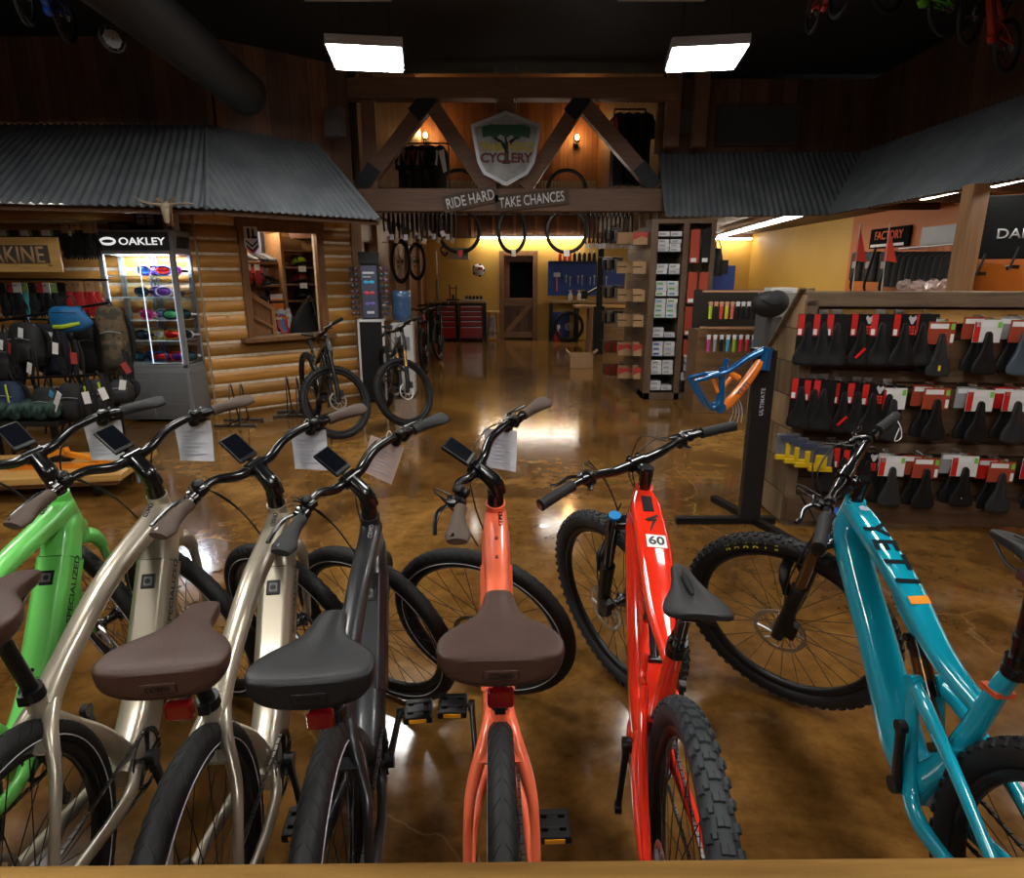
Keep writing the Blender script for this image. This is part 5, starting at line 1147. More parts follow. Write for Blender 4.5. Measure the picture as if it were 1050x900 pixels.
# ---- loft clothing racks
def garment(label, group, p, rz, colr, trim, long=.75, w=.36):
    t = thing('jersey', label, 'clothing', p, rz, group)
    m = MB(); m.sweep([(0, 0, 0), (0, 0, -.05), (0, .01, -.16), (0, .0, -long*.6), (0, .01, -long)], [(.06,.02,2.2), (w*.42,.03,2.4), (w*.40,.036,2.4), (w*.40,.036,2.4), (w*.45,.038,2.4)], seg=18)
    for s in (-1, 1): m.sweep([(s*w*.36, 0, -.06), (s*w*.50, .0, -.18), (s*w*.56, .0, -.36)], [(.045,.022,2), (.055,.026,2), (.05,.024,2)], seg=12)
    b = m.build('shirt', colr, t)
    m = MB(); m.tube([(0, 0, .0), (0, 0, .05), (.02, 0, .07), (0, 0, .09)], .003, 5); m.tube([(-w*.42, 0, -.06), (0, 0, .0), (w*.42, 0, -.06)], .006, 6, 3); m.build('hanger', STEEL, t)
    if trim is not None: m = MB(); m.sweep([(-.06, -.036, -.08), (.04, -.041, -.36)], [(.09,.006,2.5), (.06,.006,2.5)], seg=10, n=1); m.sweep([(-.16, -.0, -.10), (-.20, -.0, -.30)], [(.03,.032,2.5), (.035,.032,2.5)], seg=10, n=1); m.build('chest_print', trim, b)
    return t
DK = [C(.012, .012, .013, .8), C(.02, .018, .018, .8), C(.03, .012, .012, .8)]
TRM = [C(.55, .55, .56, .6), C(.5, .05, .04, .6), C(.4, .2, .25, .6), None]
for k in range(5):
    u = 414+k*9.5; p = PY(u, 149, 10.0); garment('%s dark jersey on the loft rack at the left' % ORD[k], 'jerseys on the left loft rack', p, rad(68), DK[k % 3], TRM[k % 4], .75)
for k in range(4):
    p = PY(634+k*9, 116, 9.7); garment('%s dark jersey on the loft rack at the right' % ORD[k], 'jerseys on the right loft rack', p, rad(-62), DK[k % 3], TRM[(k+1) % 4], .95)
for s, (u0, u1, v, yy) in (('left', (408, 460, 147, 10.0)), ('right', (630, 662, 112, 9.7))):
    a, b = PY(u0, v, yy), PY(u1, v, yy); t = thing('clothes_rail', 'thin metal clothes rail in the loft on the %s' % s, 'clothes rail', (a+b)/2); c = (a+b)/2
    m = MB(); m.cyl(a-c, b-c, .012, seg=8); m.build('rail_bar', DSTEEL, t)
    for e in (a, b): m = MB(); m.cyl(e-c, e-c-Z3*(e.z-2.75), .012, seg=8); m.build('rail_leg', DSTEEL, t)
m = MB(); m.ab((-2.12, 9.05, 2.66), (-.7, 10.9, 2.72)); m.ab((1.15, 9.05, 2.66), (2.05, 10.9, 2.72)); struct('floor_loft', m, PLANKV)

# ---- shield sign and slogan on the beam
c = T(519, 154); c.y = YT-.10
t = thing('shield_sign', 'shield-shaped grey metal shop sign with a green tree, hung on the truss', 'shop sign', c)
def shp(u, v): q = T(u, v); return ((q.x-c.x), (q.z-c.z))
out = [shp(519, 116), shp(555, 130), shp(548, 168), shp(541, 180), shp(519, 192), shp(496, 180), shp(490, 168), shp(483, 130)]
mm = mat('weathered_metal', (.20, .20, .20), .45, .5, var=(.34, .33, .32), scale=6)
m = MB(); m.prism(out, (0, 0, 0), X3, Z3, -.05); m.build('face', mm, t)
m = MB(); n = len(out); inn = [(x*.89, z*.89) for x, z in out]
m.add([(x, -.02, z) for x, z in out]+[(x, -.02, z) for x, z in inn]+[(x, .03, z) for x, z in out]+[(x, .0, z) for x, z in inn], [f for i in range(n) for f in ((i, (i+1) % n, n+(i+1) % n, n+i), (2*n+i, 2*n+(i+1) % n, (i+1) % n, i), (n+i, n+(i+1) % n, 3*n+(i+1) % n, 3*n+i))]); m.build('rim', mat('sign_rim', (.42, .43, .46), .35, .6), t)
rt = random.Random(4); m = MB(); crown = [(-.30, .13), (-.31, .26), (-.20, .285), (0, .28), (.22, .285), (.31, .25), (.30, .12), (.20, .15), (.15, .10), (.07, .16), (.0, .13), (-.08, .17), (-.14, .10), (-.2, .15)]
m.prism(crown, (0, -.004, 0), X3, Z3, -.006); tr_ = m.build('tree_crown', C(.012, .075, .03, .6), t)
m = MB(); m.prism([(-.05, -.18), (.05, -.18), (.03, -.12), (.035, 0), (.06, .06), (.14, .12), (.13, .14), (.05, .10), (.02, .07), (.0, .14), (-.02, .14), (-.01, .06), (-.08, .11), (-.14, .135), (-.15, .115), (-.06, .05), (-.02, -.02), (-.02, -.12)], (0, -.010, 0), X3, Z3, -.005); m.build('tree_trunk', C(.008, .012, .02, .5), t)
YL = C(.42, .33, .02, .6); RDK = C(.13, .025, .02, .6)
text('lettering', 'TRAIL', .14, YL, t, frameM((-.195, -.012, .015), X3, Z3), .004, .004, .9); text('lettering', 'HEAD', .14, YL, t, frameM((.195, -.012, .015), X3, Z3), .004, .004, .9)
text('lettering', 'CYCLERY', .155, RDK, t, frameM((0, -.012, -.115), X3, Z3), .004, .006, 1.)

for q in (-.13, .13): m = MB(); m.cyl((q, 0, .4), (q, 0, 1.1), .004, seg=6); m.build('hanging_cable', STEEL, t)
for (u0, v0, u1, v1, tx, sz, nm, n) in ((457, 210, 508, 199, 'RIDE HARD', .155, 'tilted board with white letters on the beam, left of the other', 0), (510, 209, 580, 201, 'TAKE CHANCES', .155, 'board with white slogan letters on the beam, right of the tilted one', 1)):
    a, b = T(u0, v0), T(u1, v1); cc = (a+b)/2; cc.y = YT-.04; t = thing('slogan_sign', nm, 'sign', cc, 0, 'slogan boards on the beam'); d = (b-a).normalized()
    m = MB(); m.beam(-d*((b-a).length/2+.03), d*((b-a).length/2+.03), .02, .21, up=d.cross(Y3)); m.build('board', wood('slogan_board%d' % n, (.055, .028, .014), (.09, .048, .024), .6, 'x', 1.5), t)
    text_fit('lettering', tx, (b-a).length*.95, .13, C(.70, .72, .76, .5), t, frameM((0, -.012, 0), d, d.cross(Y3)*(1 if d.cross(Y3).z > 0 else -1)), .006, .012)

# ---- back workshop wall
def back(u, v, yy=16.0): return PY(u, v, yy)
def chest(x, label):
    t = thing('tool_chest', label, 'tool chest', (x, 15.62, 0), 0, 'red tool chests at the back'); R_ = C(.28, .008, .010, .3, coat=.4)
    m = MB(); m.ab((-.30, 0, .05), (.30, .45, .90)); m.build('cabinet', C(.02, .018, .018, .4), t, bev=.006)
    for z0, z1 in ((.08, .36), (.38, .50), (.52, .62), (.64, .74), (.76, .86)):
        m = MB(); m.ab((-.27, -.02, z0), (.27, .0, z1)); d = m.build('drawer', R_, t, bev=.004); m = MB(); m.ab((-.25, -.035, z1-.025), (.25, -.02, z1-.008)); m.build('handle', STEEL, d)
    for sx in (-.22, .22): m = MB(); m.cyl((sx-.02, .2, .04), (sx+.02, .2, .04), .04); m.build('caster', BLACK, t)
chest(-1.66, 'red drawer chest under the workbench, nearer the side doorway'); chest(-1.0, 'red drawer chest under the workbench, nearer the stool')
t = thing('workbench', 'long dark-topped workbench over the red drawer chests', 'workbench', (-1.3, 15.64, 0)); m = MB(); m.ab((-.72, -.02, .93), (.65, .40, .98)); m.build('bench_top', wood('bench_top', (.25, .15, .06), (.36, .22, .10), .5, 'x', 1.6), t, bev=.004)
for sx in (-.70, .635):
    m = MB(); m.ab((sx-.03, 0, 0), (sx+.03, .38, .93)); m.build('bench_leg', BLACK, t)
def tool_on(u, v, kind, label):
    p = PY(u, v, 15.85); p.z = .98; t = thing(kind, label, 'tool', p); m = MB()
    if kind == 'hand_pump': m.cyl((0,0,0), (0,0,.5), .03); m.cyl((0,0,.5), (0,0,1.05), .012); m.ab((-.09,-.04,0), (.09,.04,.03)); m.build('pump_barrel', C(.10, .11, .12, .4), t); m = MB(); m.cyl((0,0,.62), (0,0,1.18), .016); m.build('pump_rod', C(.6, .6, .58, .4), t)
    elif kind == 'truing_stand':
        m.ab((-.16,-.1,0), (.16,.1,.04))
        for s in (-.07, .07): m.beam((s, 0, .04), (s*1.2, 0, .38), .04, .025)
        m.cyl((-.1,0,.3), (.1,0,.3), .01); m.ab((-.03, -.05, .04), (.03, .05, .14)); m.build('stand', BLACK, t)
    else:
        m.ab((-.24,-.1,0), (.24,.1,.03)); m.build('tray', C(.35, .35, .34, .5), t)
        for k in range(5): m = MB(); m.lathe([(.03, 0), (.035, .01), (.035, .07), (.02, .085)], c=(-.18+k*.09, 0, .03), seg=12); m.build('tray_can', BLACK, t)
tool_on(449, 318, 'hand_pump', 'tall floor pump standing on the workbench near the side doorway'); tool_on(465, 318, 'truing_stand', 'black wheel truing stand on the workbench'); tool_on(486, 318, 'parts_tray', 'pale tray of black cans on the right end of the workbench')
p = PZ(503, 348, 0); p.y = 15.6; t = thing('bar_stool', 'wooden stool beside the workbench and left of the back door', 'stool', (p.x+.08, 15.6, 0))
m = MB(); m.cyl((0,0,.70), (0,0,.735), .165, seg=20); m.build('seat', PINE, t, bev=.005)
for a in range(4):
    a = PI/4+a*PI/2; m = MB(); m.beam((.11*math.cos(a), .11*math.sin(a), .70), (.19*math.cos(a), .19*math.sin(a), 0), .03, .03); m.build('leg', SHELFW, t)
m = MB()
for q in range(4):
    a = PI/4+q*PI/2; b = a+PI/2; m.beam((.17*math.cos(a), .17*math.sin(a), .2), (.17*math.cos(b), .17*math.sin(b), .2), .02, .02)
m.build('rung', SHELFW, t)
p = PY(499, 340, 15.95); t = thing('framed_poster', 'small grey picture leaning behind the wooden stool', 'picture', (p.x, 15.95, 0)); m = MB(); m.ab((-.22, 0, .06), (.22, .02, .6)); f_ = m.build('frame', C(.5, .48, .46, .6), t); m = MB(); m.ab((-.19, -.004, .09), (.19, 0, .57)); m.build('print', mat('grey_print', (.12, .12, .13), .6, var=(.45, .43, .42), scale=9), f_)
p = PY(491, 277, 15.95); t = thing('wall_ball', 'white ball-shaped helmet with red mark mounted on the yellow wall', 'helmet', p)
m = MB(); m.ball((0, -.10, 0), .15, 0); b_ = m.build('shell', C(.62, .62, .63, .3), t); m = MB(); m.box((.05, -.245, .04), (.11, .02, .07)); m.build('red_mark', C(.55, .02, .03, .4), b_)
m = MB()
for a in range(5): m.ball((.13*math.cos(a*1.25), -.16, .13*math.sin(a*1.25)), .035, 0, 10, 6)
m.build('dark_patch', C(.03, .04, .05, .4), b_)
p = PY(471, 259, 15.9); t = thing('exit_sign', 'small green and white sign box high on the yellow wall', 'sign', p); m = MB(); m.ab((-.22, 0, -.16), (.22, .12, .12)); b_ = m.build('box', C(.42, .42, .38, .5), t); m = MB(); m.ab((-.02, -.006, -.08), (.19, 0, .1)); m.build('green_panel', C(.05, .35, .12, .5), b_)
p = PY(457, 256, 14.5); t = thing('camera_arm', 'dark curved bracket hanging beside the green sign box', 'bracket', p); m = MB(); m.tube([(-.05, 0, .1), (-.09, 0, -.02), (-.02, 0, -.12), (.05, 0, -.05)], .03, 8, 5); m.build('hanging_arm', C(.06, .035, .02, .6), t)
# blue pegboard, bench, wheel
pa, pb = PY(562, 269, 16.05), PY(640, 303, 16.05)
t = thing('tool_board', 'blue pegboard with hanging tools to the right of the back door', 'pegboard', ((pa.x+pb.x)/2, 16.03, (pa.z+pb.z)/2)); w, h = (pb.x-pa.x)/2, (pa.z-pb.z)/2
m = MB(); m.ab((-w, 0, -h), (w, .03, h)); m.build('board', PEGBLUE, t); m = MB(); m.ab((-w, -.18, h), (w, .03, h+.03)); m.build('shelf_board', C(.02, .03, .08, .5), t)
cc = t.location.copy()
for k in range(12):
    p = Vector((-w+.35+k*.10, -.02, .05+.03*math.sin(k*1.7))); hh = .12+.05*(k % 3)
    tt = thing('hand_tool', '%s spanner in the tool row on the blue pegboard' % ORD[k], 'hand tool', cc+p, 0, 'spanners on the blue pegboard'); m = MB(); m.box((0, 0, -hh/2), (.016, .008, hh)); m.torus(.018, .006, 10, 6, axis='y', c=(0, 0, 0)); m.cyl((0, .02, .005), (0, -.01, .005), .004, seg=5); m.build('tool', STEEL if k % 3 else C(.02, .02, .03, .4), tt)
tt = thing('torque_wrench', 'red and silver tool hanging at the left of the blue pegboard', 'hand tool', PY(571, 288, 15.98)); m = MB(); m.cyl((0, 0, .1), (0, 0, -.25), .018); m.build('handle', C(.6, .12, .1, .5), tt); m = MB(); m.ab((-.08, -.02, .1), (.08, .02, .2)); m.build('head', STEEL, tt)
for k in range(8):
    p = cc+Vector((-w+.28+k*.12, -.09, h+.03)); rb = k < 3
    tt = thing('lube_bottle', '%s %s bottle on the shelf above the blue pegboard' % (ORD[k], 'red' if rb else 'black'), 'bottle', p, 0, 'bottles above the blue pegboard'); m = MB(); m.lathe([(.042, 0), (.045, .01), (.045, .15), (.02, .19), (.018, .2)], seg=14); b_ = m.build('body', C(.5, .03, .015, .4) if rb else C(.02, .02, .02, .4), tt); m = MB(); m.lathe([(.02, .2), (.02, .23), (.008, .25), (.006, .27)], seg=10); m.build('cap', C(.5, .03, .015, .4) if rb else C(.4, .4, .4, .5), b_)
bx0, bx1 = PY(563, 309, 15.6).x, 3.4
t = thing('repair_bench', 'dark repair bench under the blue pegboard', 'workbench', ((bx0+bx1)/2, 15.6, 0)); hw = (bx1-bx0)/2
m = MB(); m.ab((-hw, 0, .93), (hw, .45, .99)); m.build('bench_top', wood('bench_top_r', (.30, .18, .07), (.42, .27, .12), .5, 'x', 1.6), t, bev=.004)
for sx in (-hw+.06, -hw+.7, hw-.1): m = MB(); m.ab((sx-.04, .02, 0), (sx+.04, .42, .93)); m.build('bench_leg', DARKIN, t)
m = MB(); m.ab((-hw+.1, .40, .05), (-hw+.55, .43, .7)); m.build('blue_panel', PEGBLUE, t)
for k, (u, c1) in enumerate(((594, (.6, .55, .5)), (598, (.65, .6, .35)), (585, (.5, .5, .5)))):
    p = PY(u, 305, 15.7); tt = thing('spray_bottle', '%s white spray bottle on the repair bench' % ORD[k], 'bottle', (p.x, 15.72, .99), 0, 'spray bottles on the repair bench'); m = MB(); m.lathe([(.045, 0), (.05, .02), (.05, .14), (.02, .18), (.016, .21)], seg=14); b_ = m.build('body', C(*c1, .4), tt); m = MB(); m.ab((-.05, -.015, .21), (.03, .015, .245)); m.build('trigger', C(.5, .4, .05, .4), b_)
wt = thing('loose_wheel', 'bicycle wheel standing under the repair bench', 'bicycle wheel', (PY(583, 340, 15.55).x, 15.5, .372)); add_wheel('wheel', wt, RZ(rad(90)), 'mtb', RUBBER)
t = thing('upright_bench', 'wooden packing bench standing in front of the repair bench', 'workbench', (PY(607, 312, 13.4).x+.2, 13.4, 0)); m = MB(); m.ab((-.55, 0, .92), (.75, .6, .97)); m.build('bench_top', PINE, t, bev=.004); m = MB(); m.ab((-.25, .02, 0), (-.18, .5, .92)); m.build('bench_leg', TIMBERZ, t); m = MB(); m.ab((-.05, .05, .0), (.7, .45, .9)); m.build('cabinet', SHELFW, t, bev=.004)
t = thing('repair_stand', 'black repair stand post rising in front of the blue pegboard', 'repair stand', (PY(615, 290, 13.1).x, 13.1, 0)); m = MB(); m.ab((-.06, -.04, .97), (.06, .04, 2.1)); m.build('post', BLACK, t); m = MB(); m.beam((0, 0, 1.35), (-.3, -.1, 1.2), .05, .05); m.ab((-.38, -.14, 1.12), (-.26, -.06, 1.28)); m.build('clamp_arm', BLACK, t); m = MB(); m.ab((-.1, -.1, .0), (.1, .1, .97)); m.build('foot', BLACK, t)
p = PZ(596, 376, 0); t = thing('cardboard_box', 'open brown cardboard box on the floor by the repair area', 'cardboard box', (p.x, p.y, 0), rad(-4))
m = MB(); w, d_, h = .20, .18, .24; th = .006
m.ab((-w, -d_, 0), (w, -d_+th, h)); m.ab((-w, d_-th, 0), (w, d_, h)); m.ab((-w, -d_, 0), (-w+th, d_, h)); m.ab((w-th, -d_, 0), (w, d_, h)); m.ab((-w, -d_, 0), (w, d_, th)); m.build('box', CARDB, t)
for q, r_ in (((-w, 0, h), 'L'), ((w, 0, h), 'R')): m = MB(); s = -1 if r_ == 'L' else 1; m.add([(q[0], -d_, h), (q[0], d_, h), (q[0]+s*.08, d_, h+.07), (q[0]+s*.08, -d_, h+.07)], [(0, 1, 2, 3)]); m.build('flap', CARDB, t)
p = PZ(571, 349, 0); t = thing('red_jug', 'small red and white jug on the floor right of the back door', 'jug', (p.x, 15.6, 0)); m = MB(); m.lathe([(.09, 0), (.1, .02), (.1, .16), (.05, .22), (.03, .24)], seg=16); m.build('body', C(.4, .03, .03, .4), t); m = MB(); m.lathe([(.03, .24), (.03, .3), (.06, .32), (.05, .4)], seg=12); m.build('cap', WHITE, t)

# ---- right-hand area seen over the saddle display
t = thing('grip_rack', 'wooden counter rack with carded handlebar grips in two rows', 'display rack', (PY(745, 330, 7.2).x, 7.2, 0))
m = MB(); m.ab((-.30, .05, 0), (.62, .45, .98)); m.build('counter', wood('rack_counter', (.13, .065, .025), (.21, .11, .045), .5, 'x', 1.8), t, bev=.006)
m = MB(); m.ab((-.30, .30, .98), (.62, .33, 1.42)); m.build('back_panel', C(.05, .04, .03, .6), t)
m = MB(); m.ab((-.30, -.05, 1.40), (.62, .0, 1.42)); m.ab((-.30, -.05, 1.0), (.62, 0, 1.02)); m.build('hook_rail', wood('rack_rail', (.40, .20, .10), (.52, .28, .15), .5, 'x', 1.8), t)
gc = [((.42, .60, .01), 'lime'), ((.02, .02, .02), 'black'), ((.60, .06, .03), 'red'), ((.55, .55, .01), 'yellow'), ((.70, .12, .10), 'coral'), ((.02, .02, .02), 'black'), ((.02, .02, .02), 'black'), ((.02, .02, .02), 'black'), ((.02, .02, .02), 'black')]
gc2 = [((.55, .06, .25), 'pink'), ((.3, .3, .32), 'grey'), ((.02, .02, .02), 'black'), ((.04, .32, .50), 'sky blue'), ((.22, .42, .03), 'green'), ((.50, .02, .03), 'red'), ((.45, .02, .03), 'dark red'), ((.03, .20, .48), 'blue')]
for row, (v, lst, u0, du) in enumerate(((311, gc, 729, 5.6), (345, gc2, 727, 6.6))):
    for k, (cl, cn) in enumerate(lst):
        p = PY(u0+k*du, v, 7.12); tt = thing('carded_grip', '%s grip, %s from the left in the %s row of the counter rack' % (cn, ORD[k], ('upper', 'lower')[row]), 'handlebar grip', p, 0, 'carded grips on the counter rack')
        gm = MB(); gm.sweep([(0, 0, -.03), (0, 0, -.06), (0, 0, -.17)], [(.018,.018,2), (.020,.020,2), (.019,.019,2)], seg=12, n=1); gm.build('grip', C(*cl, .5), tt)
        gm = MB(); gm.ab((-.02, .0, -.05), (.02, .004, .02)); gm.cyl((0, -.01, .0), (0, .12, .0), .003, seg=5); gm.build('header_card', C(.6, .3, .18, .6) if row == 0 and k < 5 else WHITE, tt)
p = PY(789, 312, 6.4); t = thing('helmet_bag', 'round black bag lying on grey boxes behind the sloping panel', 'bag', p); m = MB(); m.ball((0, 0, 0), .155, 0, 20, 12, (1.15, .9, .85)); m.ball((.06, -.02, .02), .12, 0, 16, 10); m.build('bag', mat('soft_black', (.008, .008, .009), .7, bump=.6, bscale=18), t); m = MB(); m.tube([(-.12, -.1, .05), (0, -.16, .0), (.14, -.1, .06)], .006, 6); m.build('strap', C(.02, .02, .02, .6), t)
t = thing('grey_parts_cabinet', 'grey metal cabinet under the round black bag', 'cabinet', (p.x+.12, 6.55, 0)); m = MB(); m.ab((-.06, -.1, 0), (.6, .35, p.z-.13)); m.build('body', C(.09, .092, .095, .5), t, bev=.006); m = MB(); m.ab((-.06, .30, p.z-.13), (.48, .33, p.z+.10)); m.build('back_plate', C(.25, .24, .2, .5), t)
for q in range(3): m = MB(); m.ab((-.04, -.115, .15+q*.3), (.56, -.1, .40+q*.3)); m.build('drawer', C(.17, .175, .18, .45), t, bev=.004)
pq = PY(803, 300, 6.9); t = thing('white_box', 'white box on the cabinet behind the round black bag', 'carton', pq); m = MB(); m.ab((-.13, 0, -.05), (.15, .2, .05)); m.build('box', C(.6, .6, .6, .5), t, bev=.004); m = MB(); m.ab((-.1, -.002, -.02), (.1, 0, .02)); m.build('print', C(.4, .4, .42, .5), t)
p = PY(738, 288, 9.6); t = thing('pegboard', 'blue pegboard panel behind the grip rack with a white spray bottle shelf', 'pegboard', (p.x, 9.6, p.z)); m = MB(); m.ab((-.28, 0, -.22), (.22, .03, .22)); m.build('board', PEGBLUE, t); m = MB(); m.ab((-.05, -.05, .1), (.09, -.01, .3)); m.build('hanging_tool', BLACK, t); m = MB(); m.ab((-.28, -.2, -.25), (.1, .0, -.22)); m.build('shelf_board', C(.1, .1, .12, .5), t); m = MB(); m.cyl((0, .02, -.25), (0, .02, -p.z), .03); m.build('post', BLACK, t)
p = PY(727, 287, 9.45); t = thing('spray_bottle', 'pale blue spray bottle in front of the small blue panel at the right', 'bottle', (p.x, 9.45, p.z-.09)); m = MB(); m.lathe([(.04, 0), (.045, .02), (.045, .13), (.02, .16), (.015, .19)], seg=14); m.build('body', C(.25, .38, .62, .3), t); m = MB(); m.ab((-.045, -.012, .19), (.025, .012, .22)); m.build('trigger', WHITE, t)
for k in range(2):
    p = PY(735-5*k, 262, 9.3); t = thing('black_strap', '%s black strap bag hanging above the small blue panel' % ('front', 'rear')[k], 'bag', p); m = MB(); m.tube([(-.04, 0, .1), (0, 0, .22), (.06, 0, .1)], .008, 6); m.build('strap', BLACK, t); m = MB(); m.sweep([(0, 0, .1), (.0, 0, -.05), (.0, 0, -.28)], [(.06,.03,2.5), (.09,.05,2.5), (.08,.05,2.5)], seg=12); m.build('pouch', BLACK, t)
# orange wall: sign, flags, clothes rail, black banner
def RW(u, v, off=0.): r = ray(u, v); o = Vector((0, 0, 1.5825)); return o+r*((5.9-off)/r.x)
a, b = RW(893, 248, .03), RW(934, 237, .03); cc = (a+b)/2
t = thing('wall_sign', 'black sign with red letters high on the orange wall', 'sign', cc); ln = abs(b.y-a.y)
m = MB(); m.ab((-.02, -ln/2, -.16), (.02, ln/2, .14)); bo = m.build('board', mat('sign_black', (.004, .004, .004), .9, spec=.1), t); text_fit('lettering', 'FACTORY', ln*.72, .13, C(.75, .12, .03, .5), bo, frameM((-.022, 0, .03), (0, -1, 0), Z3), .004, .01); m = MB(); m.ab((-.026, -ln/2+.1, -.14), (-.02, ln/2-.05, -.10)); m.build('white_line', WHITE, bo)
for k, u in enumerate((882, 912)):
    top = RW(u, 232, .9); bot = RW(u-7, 288, .9); t = thing('safety_flag', '%s red pennant flag in front of the orange wall' % ('left', 'right')[k], 'flag', top, 0, 'red pennant flags by the orange wall')
    d = bot-top; m = MB(); m.add([(0, 0, 0), (d.x*.62-.02, d.y*.5, d.z*.62), (d.x*.5+.16, d.y*.5, d.z*.66), (0, -.004, 0)], [(0, 1, 2)]); m.add([(0, -.004, 0), (d.x*.62-.02, d.y*.5-.004, d.z*.62), (d.x*.5+.16, d.y*.5-.004, d.z*.66)], [(2, 1, 0)]); m.build('pennant', C(.75, .07, .04, .6), t)
    m = MB(); m.cyl((0, .0, .03), tuple(d*1.5), .006, seg=6); m.build('flag_pole', C(.5, .5, .48, .4), t)
for k, u in enumerate((880, 894, 910)):
    p = RW(u, 268, .5); t = thing('pannier', '%s black packed pannier hanging on the orange wall' % ORD[k], 'pannier', p, 0, 'black panniers on the orange wall'); m = MB(); m.ab((-.06, -.20, -.3), (.06, .14, .14)); b_ = m.build('bag', C(.014, .014, .016, .6), t, bev=.04); m = MB(); m.tube([(-.08, -.2, .2), (-.12, -.1, -.3), (-.05, .0, -.45), (-.1, .1, -.5)], .02, 8); m.build('strap', BLACK, t); m = MB(); m.ab((-.064, -.1, -.1), (-.061, .05, 0)); m.build('print', C(.25, .2, .18, .5), b_)
    m = MB(); m.cyl((.5, 0, .1), (0, 0, .1), .01, seg=6); m.build('hook', DSTEEL, t)
for k in range(9):
    u = 924+k*7; p = RW(u, 262, .45); t = thing('hanging_jacket', '%s black jacket on the rail along the orange wall' % ORD[k], 'clothing', p, 0, 'black jackets on the orange wall rail')
    m = MB(); m.sweep([(0, 0, .05), (0, 0, -.02), (0, .01, -.2), (0, 0, -.42)], [(.05,.04,2.2), (.16,.075,2.4), (.17,.085,2.4), (.18,.09,2.4)], seg=16); b_ = m.build('shirt', C(.012, .012, .013, .75), t); m = MB(); m.ab((-.1, -.1, -.12), (.05, -.088, -.1)); m.build('reflective_strip', C(.45, .4, .4, .4), b_); m = MB(); m.tube([(0, 0, .05), (0, 0, .1), (.015, 0, .13)], .006, 6); m.build('hanger', C(.55, .12, .05, .5), t)
a, b = RW(922, 255, .45), RW(982, 250, .45); t = thing('clothes_rail', 'metal rail holding black jackets along the orange wall', 'clothes rail', (a+b)/2); cc = (a+b)/2
m = MB(); m.cyl(a-cc, b-cc, .014, seg=8); m.build('rail_bar', STEEL, t)
for e in (a, b): m = MB(); m.cyl(e-cc, e-cc+Vector((.45, 0, 0)), .01, seg=8); m.build('rail_bracket', STEEL, t)
a, b = RW(945, 243, .05), RW(985, 238, .05); t = thing('blank_sign', 'pale grey blank panel above the black jackets', 'panel', (a+b)/2); ln = abs(a.y-b.y); m = MB(); m.ab((-.01, -ln/2, -.12), (.02, ln/2, .12)); m.build('board', C(.22, .22, .24, .4), t)
bc = PY(1042, 232, 5.9); t = thing('black_banner', 'black banner with grey letters right of the wooden post', 'sign', bc, rad(-24)); m = MB(); m.ab((-.36, 0, -.28), (.6, .06, .27)); bo = m.build('board', mat('banner_cloth', (.006, .0065, .007), .95, spec=.1), t, bev=.01); text_fit('lettering', 'DAKINE', .46, .085, C(.33, .33, .35, .5), bo, frameM((.10, -.004, -.06), X3, Z3), .003, .01)
for u in (1002, 1036):
    pass
m = MB(); m.cyl((-.3, .03, -.25), (-.3, .03, -bc.z), .02); m.build('post', BLACK, t); m = MB(); m.cyl((.5, .03, -.25), (.5, .03, -bc.z), .02); m.build('post', BLACK, t)
for k, (u, v) in enumerate(((1004, 277), (1038, 270))):
    p = PY(u, v, 5.7); t = thing('wall_hook', '%s black hook hanging below the black banner' % ('left', 'right')[k], 'hook', p, 0, 'black hooks below the banner'); m = MB(); m.tube([(.03, 0, .14), (0, 0, .02), (-.03, 0, -.05), (-.06, -.02, -.02)], .010, 8); m.box((.03, 0, -.03), (.06, .02, .03)); m.build('hook', BLACK, t)
for k in range(4):
    p = RW(928+k*14, 292, .8); t = thing('clear_bag', '%s crumpled clear bag on the ledge under the black jackets' % ORD[k], 'plastic bag', p, 0, 'clear bags under the jackets'); m = MB(); m.ball((0, 0, -.03), .085, 0, 11, 8, (1, 1.3, 1)); rq = random.Random(k); m.v = [tuple(q+rq.uniform(-.024, .024) for q in v_) for v_ in m.v]; m.sm = [False]*len(m.f); m.build('bag', mat('crumpled_plastic', (.30, .22, .20), .25, bump=1., bscale=14) if k == 0 else bpy.data.materials['crumpled_plastic'], t)
t = thing('back_counter', 'low orange-brown counter behind the saddle display', 'counter', (5.15, 7.9, 0)); m = MB(); m.ab((-.3, -1.4, 0), (.35, 2.4, 1.28)); m.build('body', SHELFW, t, bev=.006); m = MB(); m.ab((-.34, -1.45, 1.28), (.38, 2.45, 1.32)); m.build('top', PINE, t, bev=.004)
# smoky glass panel and square wall panels above the roofs
p = PY(777, 129, 9.2); t = thing('dark_picture', 'dark grey glass panel on the boards above the right tin roof', 'picture', (p.x, 9.20, p.z)); m = MB(); m.ab((-.56, -.03, -.26), (.56, .02, .26)); f_ = m.build('frame', wood('panel_frame', (.04, .025, .015), (.07, .04, .02), .5, 'x', 2.), t, bev=.006); m = MB(); m.ab((-.51, -.036, -.21), (.51, -.03, .21)); m.build('glass_face', C(.06, .065, .07, .12), f_)
for k, (u, yy) in enumerate(((343, 8.05), (698, 9.17))):
    p = PY(u, 126, yy); t = thing('square_wall_box', 'square grey-brown box on the boards, %s of the truss' % ('left', 'right')[k], 'wall box', p, rad(-30 if k == 0 else 0), 'square boxes beside the truss'); m = MB(); m.ab((-.13, -.05, -.16), (.13, .05, .16)); b_ = m.build('box', C(.06, .05, .05, .6), t, bev=.01); m = MB(); m.ab((-.11, -.056, -.14), (.11, -.05, .14)); m.build('face_cloth', C(.10, .085, .08, .8), b_)
